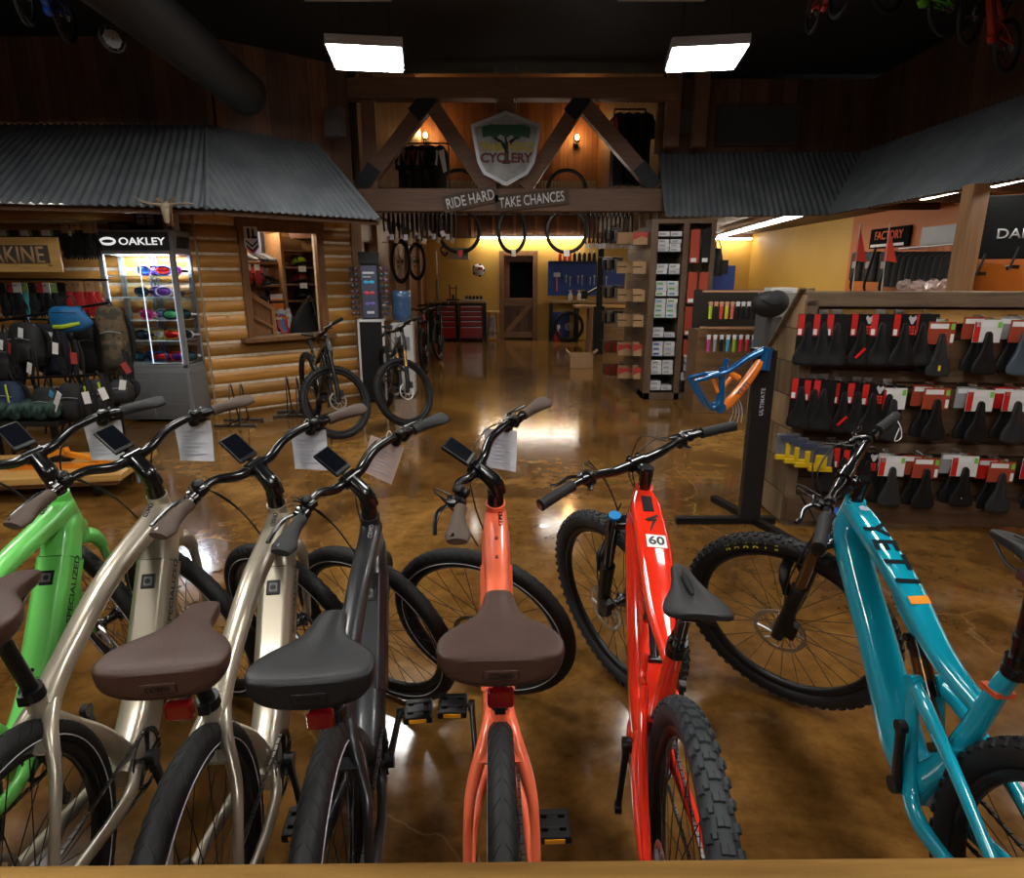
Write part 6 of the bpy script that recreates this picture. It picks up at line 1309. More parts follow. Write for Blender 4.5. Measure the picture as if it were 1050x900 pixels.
# ---- glass display case with goggles
CX0, CX1, CY0, CY1 = -4.33, -3.53, 6.80, 7.18
t = thing('display_case', 'tall lit grey and glass case with white OAKLEY lettering'.replace(' OAKLEY', ''), 'display case', (CX0, CY0, 0)); GREYC = mat('case_grey', (.24, .245, .25), .45, .1); w, d_ = CX1-CX0, CY1-CY0
m = MB(); m.ab((0, 0, .03), (w, d_, .60)); m.build('base_cabinet', GREYC, t, bev=.006)
for s in (0, 1):
    m = MB(); m.ab((.02+s*w/2, -.02, .07), (w/2-.02+s*w/2, 0, .56)); dr = m.build('door', mat('case_door%d' % s, (.22, .225, .235), .4, .2), t, bev=.006)
    for z in (.20, .34, .46): m = MB(); m.ab((.06+s*w/2, -.026, z), (w/2-.06+s*w/2, -.02, z+.012)); m.build('door_groove', GREYC, dr)
m = MB(); m.ab((w, .02, .07), (w+.02, d_-.02, .56)); m.build('side_panel', C(.19, .195, .205, .4, .2), t, bev=.004)
for x0, y0 in ((0, 0), (w-.05, 0), (0, d_-.04), (w-.05, d_-.04)): m = MB(); m.ab((x0, y0, .60), (x0+.05, y0+.04, 1.80)); m.build('upright', GREYC, t)
m = MB(); m.ab((0, 0, 1.80), (w, d_, 2.04)); m.ab((0, 0, .60), (w, d_, .64)); hd_ = m.build('header', GREYC, t, bev=.006)
m = MB(); m.ab((.03, -.012, 1.835), (w-.03, 0, 2.015)); hp = m.build('sign_plate', mat('sign_plate_grey', (.045, .047, .05), .5), t)
LW = mat('sign_white', (.8, .8, .8), .4, emit=(1, 1, 1), estr=.3)
text_fit('lettering', 'OAKLEY', w*.60, .075, LW, hp, frameM((w*.62, -.0125, 1.925), X3, Z3), .004, .012)
m = MB(); m.rings([[Vector((w*.175+ (.085*math.cos(a))*k, -.018, 1.925+(.042*math.sin(a))*kk)) for k, kk in ((1, 1), (.72, .42))] + [Vector((w*.175+(.085*math.cos(a))*k, -.010, 1.925+(.042*math.sin(a))*kk)) for k, kk in ((.72, .42), (1, 1))] for a in (2*PI*i/36 for i in range(36))], 0, False, False, True); m.build('emblem', LW, hp)
m = MB()
for k in range(9): m.beam((w+.002, .08+k*.028, 1.86), (w+.002, .11+k*.028, 1.98), .006, .012, up=(1, 0, 0))
m.build('side_grille', BLACK, t)
gm_ = CGLASS
m = MB(); m.ab((.05, .006, .64), (w-.05, .010, 1.80)); m.build('front_pane', gm_, t); m = MB(); m.ab((w-.008, .04, .64), (w-.004, d_-.04, 1.80)); m.build('side_pane', gm_, t)
SH = [.66, .90, 1.12, 1.36, 1.58]
SG = mat('shelf_glass', (.75, .88, .88), .08, trans=.6, ior=1.2)
for z in SH: m = MB(); m.ab((.03, .03, z-.010), (w-.03, d_-.02, z)); sgo = m.build('glass_shelf', SG, t); m = MB(); m.ab((.03, .024, z-.012), (w-.03, .03, z+.001)); m.build('shelf_edge', C(.55, .68, .72, .3), sgo)
for x in (.055, w*.52, w-.06): m = MB(); m.ab((x, .014, .65), (x+.004, .020, 1.79)); m.build('light_strip', LED, t)
for x in (.32, .36, .40): m = MB(); m.ab((x, d_-.03, .65), (x+.018, d_-.02, 1.79)); m.build('rear_rail', C(.16, .28, .38, .3, .5), t)
def goggle(x, y, z, rz, fr, lens, strap, label, kind=0):
    g_ = thing('goggles' if kind == 0 else 'sunglasses', label, 'goggles' if kind == 0 else 'sunglasses', (CX0+x, CY0+y, z), rz, 'eyewear in the glass case')
    if kind == 0:
        m = MB(); R_ = []
        for dz, k in ((0, 1.), (-.028, .93)):
            R_.append([Vector((.085*k*math.copysign(abs(math.cos(a))**.7, math.cos(a)), dz*-1-.03+.055*(1-math.cos(a*1))*0-.045*(math.cos(a)**2)*-.5, .05+.048*k*math.sin(a)-(.012*math.exp(-(math.cos(a)/.25)**2) if math.sin(a) < 0 else 0)*-1)) for a in (2*PI*i/28 for i in range(28))])
        m.rings(R_, 0, False); m.torus(.05, .008, 28, 6, axis='y', c=(0, 0, .05)); 
        m.v = [(q[0]*(1.6 if i >= 56 else 1), q[1], q[2]) for i, q in enumerate(m.v)]; f_ = m.build('goggle_frame', C(*fr, .4), g_)
        m = MB(); m.ball((0, -.005, .05), .05, 0, 20, 10, (1.5, .5, .88)); m.build('lens', C(*lens, .08, .6), g_)
        m = MB(); m.tube([(-.082, .0, .05), (-.09, .06, .045), (-.05, .12, .04), (.05, .12, .04), (.09, .06, .045), (.082, 0, .05)], .012, 8, 5); m.build('strap', C(*strap, .6), g_)
    else:
        m = MB()
        for s in (-1, 1): m.torus(.026, .004, 18, 6, axis='y', c=(s*.034, 0, .03)); m.beam((s*.062, 0, .038), (s*.068, .12, .036), .005, .009)
        m.beam((-.012, 0, .035), (.012, 0, .035), .006, .006); m.build('glasses_frame', C(*fr, .35), g_)
        for s in (-1, 1): m = MB(); m.ball((s*.034, 0, .03), .025, 0, 14, 8, (1, .18, .8)); m.build('lens', C(*lens, .08, .5), g_)
PU, PK, YLW, BLU, WH_, BK, RD = (.18, .05, .35), (.65, .06, .30), (.55, .55, .03), (.03, .12, .45), (.6, .6, .65), (.015, .015, .02), (.5, .02, .02)
gl = [(4, [(.36, PU, BLU, PU, 0), (.46, BK, PU, BLU, 0), (.56, BLU, RD, BK, 0), (.66, PK, PU, BK, 0)]), (3, [(.30, BK, (.05,.08,.12), BK, 0), (.44, PU, (.3,.2,.6), WH_, 0), (.54, WH_, PU, PU, 0), (.68, BK, PU, BK, 1)]), (2, [(.32, PK, PK, PK, 0), (.46, WH_, (.3,.35,.6), WH_, 0), (.58, BK, (.1,.5,.2), BK, 0), (.70, BK, (.05,.2,.2), WH_, 0)]), (1, [(.24, BK, (.08,.12,.16), BK, 0), (.40, YLW, (.5,.55,.5), (.2,.5,.1), 0), (.56, (.5,.25,.02), RD, WH_, 0), (.70, WH_, (.03,.1,.1), WH_, 0)]), (0, [(.16, BK, (.05,.2,.25), BK, 0), (.28, BLU, (.1,.12,.3), BK, 0), (.40, BLU, RD, BLU, 0), (.50, RD, RD, BK, 0), (.60, RD, PU, RD, 0), (.70, BK, (.05,.2,.2), WH_, 0)])]
CN = {PU: 'purple', PK: 'pink', YLW: 'yellow', BLU: 'blue', WH_: 'white', BK: 'black', RD: 'red', (.5,.25,.02): 'orange'}
for si, lst in gl:
    for k, (x, fr, ln, st, kd) in enumerate(lst):
        goggle(x+.03, .14+.05*(k % 2), SH[si]+.002, rad(-12+8*(k % 3)), fr, ln, st, '%s %s, %s from the left on the %s glass shelf of the case' % (CN[fr], 'goggles' if kd == 0 else 'sunglasses', ORD[k], ('lowest', 'second', 'middle', 'fourth', 'top')[si]), kd)
L = bpy.data.lights.new('case_light', 'AREA'); L.energy = 11; L.color = (.82, .9, 1); L.size = .6; L.shape = 'RECTANGLE'; L.size_y = .25; lo = bpy.data.objects.new('case_light', L); COL.objects.link(lo); lo.location = (CX0+w/2, CY0+d_/2, 1.79)
# on top of the case: boxes and the horned skull
t = thing('photo_box', 'black box with four small pictures standing on the glass case', 'carton', (CX0+.37, CY0+.12, 2.041)); m = MB(); m.ab((0, 0, 0), (.24, .1, .21)); b_ = m.build('box', C(.014, .013, .016, .5), t, bev=.003)
for i in range(2):
    for j in range(2): m = MB(); m.ab((.03+i*.10, -.002, .05+j*.075), (.11+i*.10, 0, .115+j*.075)); m.build('picture', mat('tiny_picture%d%d' % (i, j), (.05, .05, .10), .5, var=(.4, .38, .42), scale=30), b_)
t = thing('low_box', 'low black patterned box beside the four-picture box on the glass case', 'carton', (CX0+.12, CY0+.12, 2.041)); m = MB(); m.ab((-.03, 0, 0), (.22, .14, .085)); b_ = m.build('box', C(.02, .02, .025, .5), t, bev=.003); m = MB(); m.ab((.0, -.002, .02), (.17, 0, .06)); m.build('print', mat('box_print', (.03, .03, .04), .5, var=(.25, .25, .3), scale=40), b_)
p = PY(171, 213, 6.1); t = thing('horned_skull', 'pale animal skull with long spreading horns under the tin eave', 'skull', p); t.scale = (.75, .75, .62); BONE = mat('bone', (.40, .32, .22), .6, var=(.25, .19, .12), scale=14)
m = MB(); m.sweep([(0, .03, .06), (0, -.01, .02), (0, -.03, -.06), (0, -.035, -.16), (0, -.03, -.22)], [(.055,.04,2.2), (.065,.055,2.2), (.045,.05,2.2), (.035,.04,2.2), (.02,.025,2)], seg=16)
m.ball((-.03, -.055, -.0), .018, 0, 10, 6); m.ball((.03, -.055, -.0), .018, 0, 10, 6); m.build('skull', BONE, t)
for s in (-1, 1):
    m = MB(); m.tube([(s*.04, .0, .04), (s*.14, -.03, .05), (s*.28, -.03, .06+.03*(s < 0)), (s*.36+(-.02 if s < 0 else 0), -.01, .05+.12*(s < 0))], [.024, .02, .013, .004], 10, 6); m.build('horn', BONE, t)
    m = MB(); m.sweep([(s*.03, 0, .05), (s*.08, -.02, .10), (s*.13, -.03, .14)], [(.02,.008,2), (.03,.010,2), (.006,.004,2)], seg=10); m.build('ear', C(.20, .14, .08, .7), t)
m = MB(); m.ab((-.03, .03, -.25), (.03, .06, .05)); m.build('mount_board', SHELFW, t)
for s, cl in ((-.03, (.25, .26, .27)), (.06, (.35, .36, .34))):
    tt = thing('white_canister', '%s canister standing under the horned skull on the glass case' % ('dark-capped' if s < 0 else 'pale'), 'canister', (CX1-.06+s, CY0+.12, 2.041)); m = MB(); m.lathe([(.035, 0), (.037, .005), (.037, .15), (.03, .17)], seg=14); b_ = m.build('body', C(*cl, .4), tt); m = MB(); m.lathe([(.03, .17), (.03, .19), (.01, .2)], seg=12); m.build('cap', BLACK if s < 0 else WHITE, b_)

# ---- stock seen through the opening of the log wall
def NB(s, dep, z): return BM(s, -dep, z)
ang = math.atan2(bu.y, bu.x); sw_ = ob-oa
def shoe_mesh():
    m = MB(); m.sweep([(-.13, 0, .045), (-.10, 0, .055), (-.04, 0, .06), (.03, 0, .045), (.10, 0, .032), (.14, 0, .024)], [(.030,.045,2.6), (.038,.055,2.6), (.040,.055,2.4), (.043,.040,2.4), (.044,.030,2.4), (.018,.018,2)], side=(0, 1, 0), seg=16)
    s = MB(); s.sweep([(-.14, 0, .008), (-.05, 0, .010), (.06, 0, .008), (.145, 0, .012)], [(.032,.009,3), (.034,.009,3), (.048,.009,3), (.02,.008,2.5)], side=(0, 1, 0), seg=14)
    return m, s
um, sm_ = shoe_mesh()
SHM = {k: um.mesh('upper', C(*c_, .5)) for k, c_ in (('black', (.015, .015, .017)), ('grey', (.07, .075, .08)))}; SOLE = {k: sm_.mesh('sole', C(*c_, .5)) for k, c_ in (('black', (.02, .02, .02)), ('white', (.5, .5, .5)), ('green', (.25, .45, .05)))}
STRP = MB()
for k in range(3): STRP.sweep([(.0+k*.035, -.042, .04), (.0+k*.035, 0, .09-k*.012), (.0+k*.035, .042, .04)], [(.010,.003,2.5)]*3, side=(1, 0, 0), seg=8, n=3)
STM = STRP.mesh('strap', C(.3, .3, .31, .5))
for r_, z in enumerate((oz1-.34, oz1-.62, oz1-.88)):
    t = thing('shoe_shelf', '%s wooden shoe shelf in the log-wall opening' % ('top', 'middle', 'lower')[r_], 'shelf', NB(oa+sw_*.55, .62, z), ang, 'shoe shelves in the log-wall opening'); m = MB(); m.ab((-.28, -.16, -.02), (.24, .16, 0)); m.build('shelf_board', SHELFW, t); m = MB(); m.ab((-.26, .1, -.07), (.2, .14, -.02)); m.build('bracket', SHELFW, t)
    for k in range(4 if r_ else 3):
        sh = thing('cycling_shoe', '%s cycling shoe on the %s shoe shelf in the opening' % (ORD[k], ('top', 'middle', 'lower')[r_]), 'shoe', NB(oa+sw_*.55-.19+k*.115, .62, z+.001), ang+rad(-60), 'cycling shoes in the opening'); link('upper', SHM['black' if (k+r_) % 2 else 'grey'], sh); link('sole', SOLE[('green' if r_ == 1 and k == 0 else ('white' if (k+r_) % 3 == 0 else 'black'))], sh); link('strap', STM, sh)
t = thing('helmet_cupboard', 'wooden cupboard of cubbyholes for helmets at the right of the opening', 'cupboard', NB(ob-.10, .55, oz0-.08), ang); m = MB(); m.ab((-.20, -.2, 0), (-.165, .3, oz1-oz0+.1)); m.ab((.3, -.2, 0), (.34, .3, oz1-oz0+.1)); m.build('side_board', SHELFW, t); 
for q in range(5): m = MB(); m.ab((-.165, -.2, .25+q*.21), (.3, .3, .27+q*.21)); m.build('shelf_board', SHELFW, t)
def helmet(label, p, rz, colr, group, vents=True):
    t = thing('helmet', label, 'helmet', p, rz, group); m = MB(); R_ = []
    for i in range(9):
        tt = PI/2*i/8; R_.append([Vector((.10*math.cos(tt)*math.cos(a)+.0001*math.cos(a), .135*math.cos(tt)*math.sin(a)+.0001*math.sin(a), .03+.11*math.sin(tt)-.02*math.sin(a)*math.cos(tt))) for a in (2*PI*k/20 for k in range(20))])
    m.rings(R_, 0); b_ = m.build('shell', C(*colr, .35), t)
    m = MB()
    for k in (-2, -1, 0, 1, 2): m.sweep([(k*.030, -.11, .085), (k*.026, -.06, .13), (k*.022, .03, .145), (k*.026, .09, .11)], [(.009,.006,2), (.011,.006,2), (.011,.006,2), (.008,.005,2)], seg=8, n=4)
    m.build('vent', C(.012, .012, .013, .6), b_); m = MB(); m.sweep([(-.09, -.10, .045), (0, -.16, .06), (.09, -.10, .045)], [(.012,.006,2)]*3, side=(0, 0, 1), seg=8); m.build('visor', C(.02, .02, .02, .5), b_); return t
zb = oz0-.08
helmet('neon green and black helmet high in the cubbyholes of the opening', NB(ob-.01, .50, zb+.90), ang, (.35, .50, .02), 'helmets in the cubbyholes'); helmet('dark red helmet in the cubbyholes below the neon one', NB(ob-.01, .50, zb+.69), ang, (.22, .015, .015), 'helmets in the cubbyholes'); helmet('black helmet lowest in the cubbyholes of the opening', NB(ob-.02, .50, zb+.48), ang, (.015, .015, .017), 'helmets in the cubbyholes')
for q, z in enumerate((.90, .69)): m = MB(); t = thing('white_shelf_tag', 'white tag on the shelf edge under the %s helmet' % ('neon green', 'dark red')[q], 'price tag', NB(ob-.04, .345, zb+z-.01), ang); m.ab((-.05, -.004, -.05), (.05, 0, .02)); f_ = m.build('tag_card', WHITE, t)
def glove(label, p, rz, colr, group, card=True, lg=.21, trim=None):
    t = thing('glove', label, 'glove', p, rz, group); m = MB()
    m.sweep([(0, 0, -.02), (0, 0, -.06), (0, -.004, -.11), (0, 0, -.135)], [(.030,.013,2.4), (.036,.016,2.4), (.042,.017,2.6), (.040,.014,2.6)], seg=14)
    for k, (x, l) in enumerate(((-.031, .055), (-.010, .07), (.011, .066), (.031, .05))): m.sweep([(x, 0, -.13), (x*1.08, -.006, -.13-l*.6), (x*1.1, -.002, -.13-l)], [(.0105,.010,2), (.0100,.009,2), (.006,.005,2)], seg=8, n=3)
    m.sweep([(.034, 0, -.075), (.056, -.006, -.11), (.060, -.008, -.14)], [(.012,.011,2), (.011,.010,2), (.006,.005,2)], seg=8, n=3)
    b_ = m.build('glove_body', C(*colr, .7), t)
    if card: m = MB(); m.ab((-.035, .004, -.03), (.035, .008, .05)); m.build('header_card', trim or CARDB, t)
    m = MB(); m.cyl((0, -.03, .03), (0, .2, .03), .003, seg=5); m.build('hook', DSTEEL, t); return t
for k in range(6):
    glove('%s black and red glove pack in the left part of the opening' % ORD[k], NB(oa+.07+.055*k, .30+.05*(k % 2), oz1-.42-.03*(k % 2)), ang+rad(10), (.02, .02, .022) if k % 2 else (.30, .015, .015), 'glove packs in the opening', True, trim=(WHITE, C(.5, .05, .05, .5))[k % 2])
def sock(label, p, rz, colr, group, band):
    t = thing('sock', label, 'sock', p, rz, group); m = MB(); m.sweep([(0, 0, 0), (0, 0, -.10), (.005, 0, -.17), (.05, 0, -.21), (.10, 0, -.215)], [(.036,.012,2.5), (.034,.012,2.5), (.036,.014,2.4), (.034,.014,2.4), (.015,.010,2)], side=(0, 1, 0) if False else (1, 0, .3), seg=12); b_ = m.build('knit', C(*colr, .8), t); m = MB(); m.ab((-.038, -.015, -.05), (.038, .015, -.02)); m.build('cuff_band', C(*band, .8), t); m = MB(); m.ab((-.03, .006, 0), (.03, .01, .06)); m.build('header_card', C(.5, .48, .45, .6), t)
for k in range(7):
    sock('%s sock hanging low in the opening' % ORD[k], NB(oa+sw_*.46+.045*k-.05, .34, oz0+.24-.02*(k % 2)), ang, ((.5, .05, .05), (.55, .55, .56), (.02, .02, .02), (.5, .1, .1), (.05, .2, .5))[k % 5], 'socks low in the opening', ((.6, .6, .6), (.5, .03, .03), (.5, .25, .03))[k % 3])
for k in range(3): sock('%s orange sock hanging mid-height in the opening' % ORD[k], NB(oa+sw_*.52+.05*k, .38, oz0+.42), ang, (.6, .16, .02), 'orange socks in the opening', (.05, .05, .05))
for k in range(5): 
    t = thing('shorts', '%s dark shorts hanging under the shoe shelves in the opening' % ORD[k], 'clothing', NB(oa+.24+.06*k, .44, oz1-.86), ang+rad(68), 'dark shorts in the opening'); m = MB(); m.sweep([(0, 0, 0), (0, 0, -.10), (0, 0, -.32)], [(.09,.018,2.5), (.10,.022,2.5), (.12,.024,2.5)], seg=14); m.build('cloth', C(.014, .014, .017, .8), t); m = MB(); m.ab((-.03, -.02, .0), (.03, -.015, .05)); m.build('header_card', WHITE if k % 2 else C(.3, .05, .05, .6), t)
t = thing('wall_decal', 'white and pink chevron badge at the top left of the opening', 'sign', BM(oa+.10, .125, oz1-.13), ang); m = MB(); m.prism([(-.075, .17), (.075, .17), (.082, -.05), (0, -.16), (-.082, -.05)], (0, 0, 0), X3, Z3, -.01); b_ = m.build('plate', C(.62, .6, .62, .5), t)
m = MB(); m.ab((-.045, -.013, .04), (-.02, -.008, .15)); m.ab((-.005, -.013, .04), (.06, -.008, .065)); m.ab((.01, -.013, .04), (.03, -.008, .15)); 
for q in range(2): m.prism([(-.065, -.0-q*.05), (0, -.06-q*.05), (.065, 0-q*.05), (.065, .025-q*.05), (0, -.035-q*.05), (-.065, .025-q*.05)], (0, -.008, 0), X3, Z3, -.004)
m.build('dark_marks', C(.02, .015, .018, .5), b_); m = MB(); m.prism([(-.06, -.075), (0, -.13), (.06, -.075), (.055, -.055), (0, -.105), (-.055, -.055)], (0, -.008, 0), X3, Z3, -.004); m.build('pink_chevron', C(.5, .04, .12, .5), b_)
t = thing('sloping_handrail', 'red-brown sloping board and rail at the lower left of the opening', 'handrail', NB(oa+.02, .16, oz0), ang); m = MB(); m.prism([(0, 0), (.34, 0), (.34, .30), (0, .55)], (0, .02, 0), X3, Z3, -.03); m.build('board', wood('rail_board', (.20, .085, .028), (.30, .14, .05), .45, 'z', 2.), t); m = MB(); m.beam((-.02, .0, .57), (.36, .0, .31), .07, .06); m.beam((-.02, -.01, .30), (.38, -.01, .06), .04, .03); m.ab((.33, -.03, -.02), (.38, .03, .34)); m.build('rail_cap', wood('rail_cap', (.26, .12, .05), (.38, .19, .08), .4, 'x', 2.), t, bev=.006)
t = thing('black_bag', 'black peaked bag standing on the sill side of the opening', 'bag', NB(ob-.12, .22, oz0), ang); m = MB(); m.sweep([(0, 0, 0), (0, 0, .1), (.03, 0, .28), (.05, 0, .40)], [(.20,.09,2.6), (.18,.085,2.6), (.09,.06,2.3), (.03,.03,2)], seg=18); m.build('bag', C(.010, .010, .011, .75), t); m = MB(); m.tube([(.02, -.03, .36), (.07, -.05, .46), (.12, -.03, .36), (.16, -.06, .1)], .010, 8); m.build('strap', C(.05, .055, .06, .6), t)
for k, z in enumerate((oz1-.34, )): pass
L = bpy.data.lights.new('niche_light', 'POINT'); L.energy = 9; L.color = (1, .86, .66); L.shadow_soft_size = .08; lo = bpy.data.objects.new('niche_light', L); COL.objects.link(lo); lo.location = NB(oa+sw_*.4, .5, 2.18)
t = thing('niche_lamp', 'lamp in the ceiling of the log-wall opening', 'lamp', NB(oa+sw_*.4, .5, 2.255), ang); m = MB(); m.lathe([(.05, 0), (.05, .01), (.02, .012)], seg=14); m.build('lamp_ring', HOUSING, t); m = MB(); m.ball((0, 0, -.005), .03, 0, 12, 8); m.build('bulb', TUBE, t)

# ---- sunglasses spinner, water cooler, carton, corridor fittings
sp_ = PZ(379, 414, 0); t = thing('sunglasses_spinner', 'black sunglasses rack with a coloured poster on its face, on a white-edged stand', 'display rack', (-1.78, 8.06, 0), rad(6))
m = MB(); m.ab((-.14, -.14, .02), (.14, .14, 1.02)); m.build('stand_box', C(.02, .02, .022, .45), t, bev=.006); m = MB()
for x in (-.15, .15): m.ab((x-.012, -.155, .02), (x+.012, -.13, 1.04))
m.ab((-.16, -.155, 1.02), (.16, .15, 1.05)); m.build('white_edge', C(.6, .6, .6, .5), t); m = MB(); m.ab((-.10, -.09, 1.05), (.13, .10, 1.74)); m.build('column', C(.02, .021, .025, .4), t); m = MB(); m.ab((-.11, -.11, 1.72), (.14, .10, 1.86)); m.build('header', C(.03, .032, .036, .5), t)
m = MB(); m.ab((-.09, -.098, 1.07), (.10, -.09, 1.70)); po = m.build('poster', C(.07, .08, .13, .3), t)
for q, (z, cl) in enumerate(((1.50, (.05, .45, .75)), (1.37, (.65, .06, .10)), (1.24, (.16, .12, .45)))): m = MB(); m.ball((-.03, -.10, z), .035, 0, 12, 8, (1, .12, .62)); m.ball((.035, -.10, z), .035, 0, 12, 8, (1, .12, .62)); m.build('printed_lens', C(*cl, .3), po)
m = MB(); m.ab((-.07, -.102, 1.60), (.07, -.098, 1.625)); m.ab((-.07, -.102, 1.56), (.03, -.098, 1.57)); m.ab((-.04, -.102, 1.12), (.05, -.098, 1.15)); m.build('printed_words', C(.6, .62, .66, .5), po)
for k in range(9):
    for s in (-1, 1):
        tt = thing('sunglasses', '%s pair from the top on the %s side of the spinner rack' % (ORD[k], 'left' if s < 0 else 'right'), 'sunglasses', (-1.78+s*.185, 8.04, 1.66-k*.068), rad(6), 'sunglasses on the spinner rack')
        m = MB(); m.torus(.022, .004, 14, 6, axis='y', c=(-.028, -.04, 0)); m.torus(.022, .004, 14, 6, axis='y', c=(.028, -.04, 0)); m.beam((-.05, -.04, .01), (-.05, .09, .012), .005, .006); m.beam((.05, -.04, .01), (.05, .09, .012), .005, .006); m.build('glasses_frame', C(.02, .02, .022, .3), tt); m = MB(); m.ball((-.028, -.04, 0), .021, 0, 10, 6, (1, .15, .9)); m.ball((.028, -.04, 0), .021, 0, 10, 6, (1, .15, .9)); m.build('lens', C(.06, .09, .12, .06, .5) if k % 2 else C(.14, .10, .16, .06, .5), tt)
wc = (-1.46, 8.45); t = thing('water_cooler', 'white water cooler with a blue bottle beside the sunglasses rack', 'water cooler', (wc[0], wc[1], 0), rad(4))
m = MB(); m.ab((-.145, -.15, .02), (.145, .16, .98)); b_ = m.build('body', C(.58, .56, .54, .35), t, bev=.02); m = MB(); m.ab((-.10, -.156, .62), (.10, -.15, .80)); m.build('tap_recess', C(.2, .2, .21, .5), b_); m = MB(); m.cyl((-.04, -.19, .76), (-.04, -.15, .76), .014); m.cyl((.04, -.19, .76), (.04, -.15, .76), .014); m.build('tap', C(.05, .15, .5, .4), b_)
m = MB(); m.lathe([(.03, .96), (.06, .99), (.125, 1.04), (.13, 1.10), (.124, 1.12), (.13, 1.14), (.13, 1.22), (.124, 1.24), (.13, 1.26), (.128, 1.36), (.11, 1.39)], seg=24); m.build('bottle', C(.05, .12, .25, .12, coat=1.), t)
t = thing('corridor_counter', 'low wooden counter running along the left side of the aisle', 'counter', (-2.02, 9.25, 0)); m = MB(); m.ab((-.02, 0, 0), (.25, 2.6, .92)); m.build('body', wood('counter_side', (.26, .14, .06), (.38, .22, .11), .5, 'y', 2., plank=('z', .12)), t); m = MB(); m.ab((-.04, -.03, .92), (.29, 2.64, .96)); m.build('top', SHELFW, t, bev=.004)
p = (-1.86, 9.4, .96); t = thing('small_carton', 'small tan carton on the low counter left of the aisle', 'carton', p); m = MB(); m.ab((-.13, -.1, 0), (.15, .15, .18)); b_ = m.build('box', C(.36, .22, .11, .7), t, bev=.003); m = MB(); m.ab((-.03, -.102, 0), (.03, .152, .181)); m.build('tape', C(.42, .30, .18, .4), b_)
t = thing('white_jug', 'small white bottle on the low counter behind the water cooler', 'bottle', (-1.95, 9.7, .96)); m = MB(); m.lathe([(.06, 0), (.065, .01), (.065, .15), (.03, .2)], seg=14); m.build('body', C(.55, .55, .56, .4), t); m = MB(); m.lathe([(.03, .2), (.03, .24), (.01, .25)], seg=10); m.build('cap', C(.1, .1, .12, .4), t)
WHL = MB()
for k, (yy, u, v) in enumerate(((10.6, 407, 268), (12.4, 421, 268))):
    p = PY(u, v, yy); t = thing('bicycle_wheel', 'black bicycle wheel hanging %s on the red-brown boards left of the aisle' % ('nearer', 'farther')[k], 'bicycle wheel', (-1.82, yy, p.z), rad(36), 'wheels hanging left of the aisle'); add_wheel('wheel', t, TR(0, 0, 0), 'city', RUBBER); m = MB(); m.cyl((-.30, 0, .29), (.06, 0, .29), .008, seg=6); m.build('hook', DSTEEL, t)
for k in range(2):
    helmet('%s dark helmet on the shelf inside the corridor opening' % ('upper', 'lower')[k], Vector((-2.28, 9.45, 1.62-.5*k)), rad(20), ((.05, .05, .06), (.3, .02, .02))[k], 'helmets inside the corridor opening')
t = thing('corridor_shelf', 'shelves inside the opening left of the aisle', 'shelf', (-2.35, 9.5, 0))
for z in (.6, 1.10, 1.60): m = MB(); m.ab((-.3, -.35, z-.02), (.16, .4, z)); m.build('shelf_board', SHELFW, t)
m = MB(); m.ab((-.34, -.35, 0), (-.30, .4, 2.0)); m.build('back_board', SHELFW, t)

# ---- mountain bikes parked along the log wall and down the aisle
PB = dict(frame=mat('black_frame', (.012, .012, .014), .25, coat=.6), stanchion=BLACKG)
NEON = C(.32, .50, .02, .4)
def neon_marks(root, mt):
    fo = [c for c in root.children if c.name.startswith('frame')][0]
    m = MB(); 
    for s in (-1, 1): m.sweep([(s*.040, .30, .66), (s*.0425, .22, .56), (s*.042, .15, .48)], [(.003,.012,2.5), (.003,.022,2.5), (.003,.010,2.5)], seg=8)
    m.build('neon_graphic', mt, fo)
    m = MB()
    for s in (-1, 1): m.sweep([(s*.077, -.30, .44), (s*.077, -.40, .40)], [(.003,.008,2.5)]*2, seg=8, n=1)
    m.build('stay_graphic', mt, fo)
b1, M1, f1 = mtb('black mountain bicycle with neon green marks parked before the log wall', -2.06, 6.70, 212, -2, -78, .95, .97, 'ebike', PB); neon_marks(b1, NEON)
PB2 = dict(PB); PB2['stanchion'] = mat('gold_stanchion', (.42, .25, .08), .22, .85)
b2, M2, f2 = mtb('black mountain bicycle with gold fork legs parked before the sunglasses rack', -1.40, 7.26, 203, 2, -68, .95, 1.0, 'ebike', PB2); neon_marks(b2, C(.08, .08, .09, .4))
b3, M3, f3 = mtb('dark red and black mountain bicycle parked along the left of the aisle', -1.55, 11.1, 188, 0, -10, .95, .97, 'ebike', dict(frame=C(.18, .012, .012, .25), stanchion=BLACKG)); b4, M4, f4 = mtb('black mountain bicycle parked farthest down the left of the aisle', -1.5, 12.9, 186, 0, -15, .95, .97, 'ebike', dict(frame=C(.02, .05, .02, .3), stanchion=BLACKG))
def floor_rack(p, rz, label):
    t = thing('bike_rack', label, 'bicycle rack', p, rz, 'floor racks by the log wall')
    for y in (-.14, .14): m = MB(); m.cyl((-.22, y, .016), (.22, y, .016), .015, seg=10); m.build('foot_bar', DSTEEL, t)
    for x in (-.05, .05): m = MB(); m.cyl((x, -.2, .035), (x, .2, .035), .010, seg=8); m.build('floor_bar', DSTEEL, t); m = MB(); m.tube([(x, -.14, .03), (x*1.1, -.05, .36), (x*1.1, .0, .44), (x*1.1, .05, .36), (x, .14, .03)], .008, 8, 5); m.build('hoop', DSTEEL, t)
p = PZ(255, 432, 0); floor_rack((p.x-.05, p.y-.12, 0), rad(5), 'empty black floor rack before the log wall under the opening'); p = PZ(333, 425, 0); floor_rack((p.x-.36, p.y+.02, 0), rad(10), 'black floor rack behind the neon green marked bicycle')

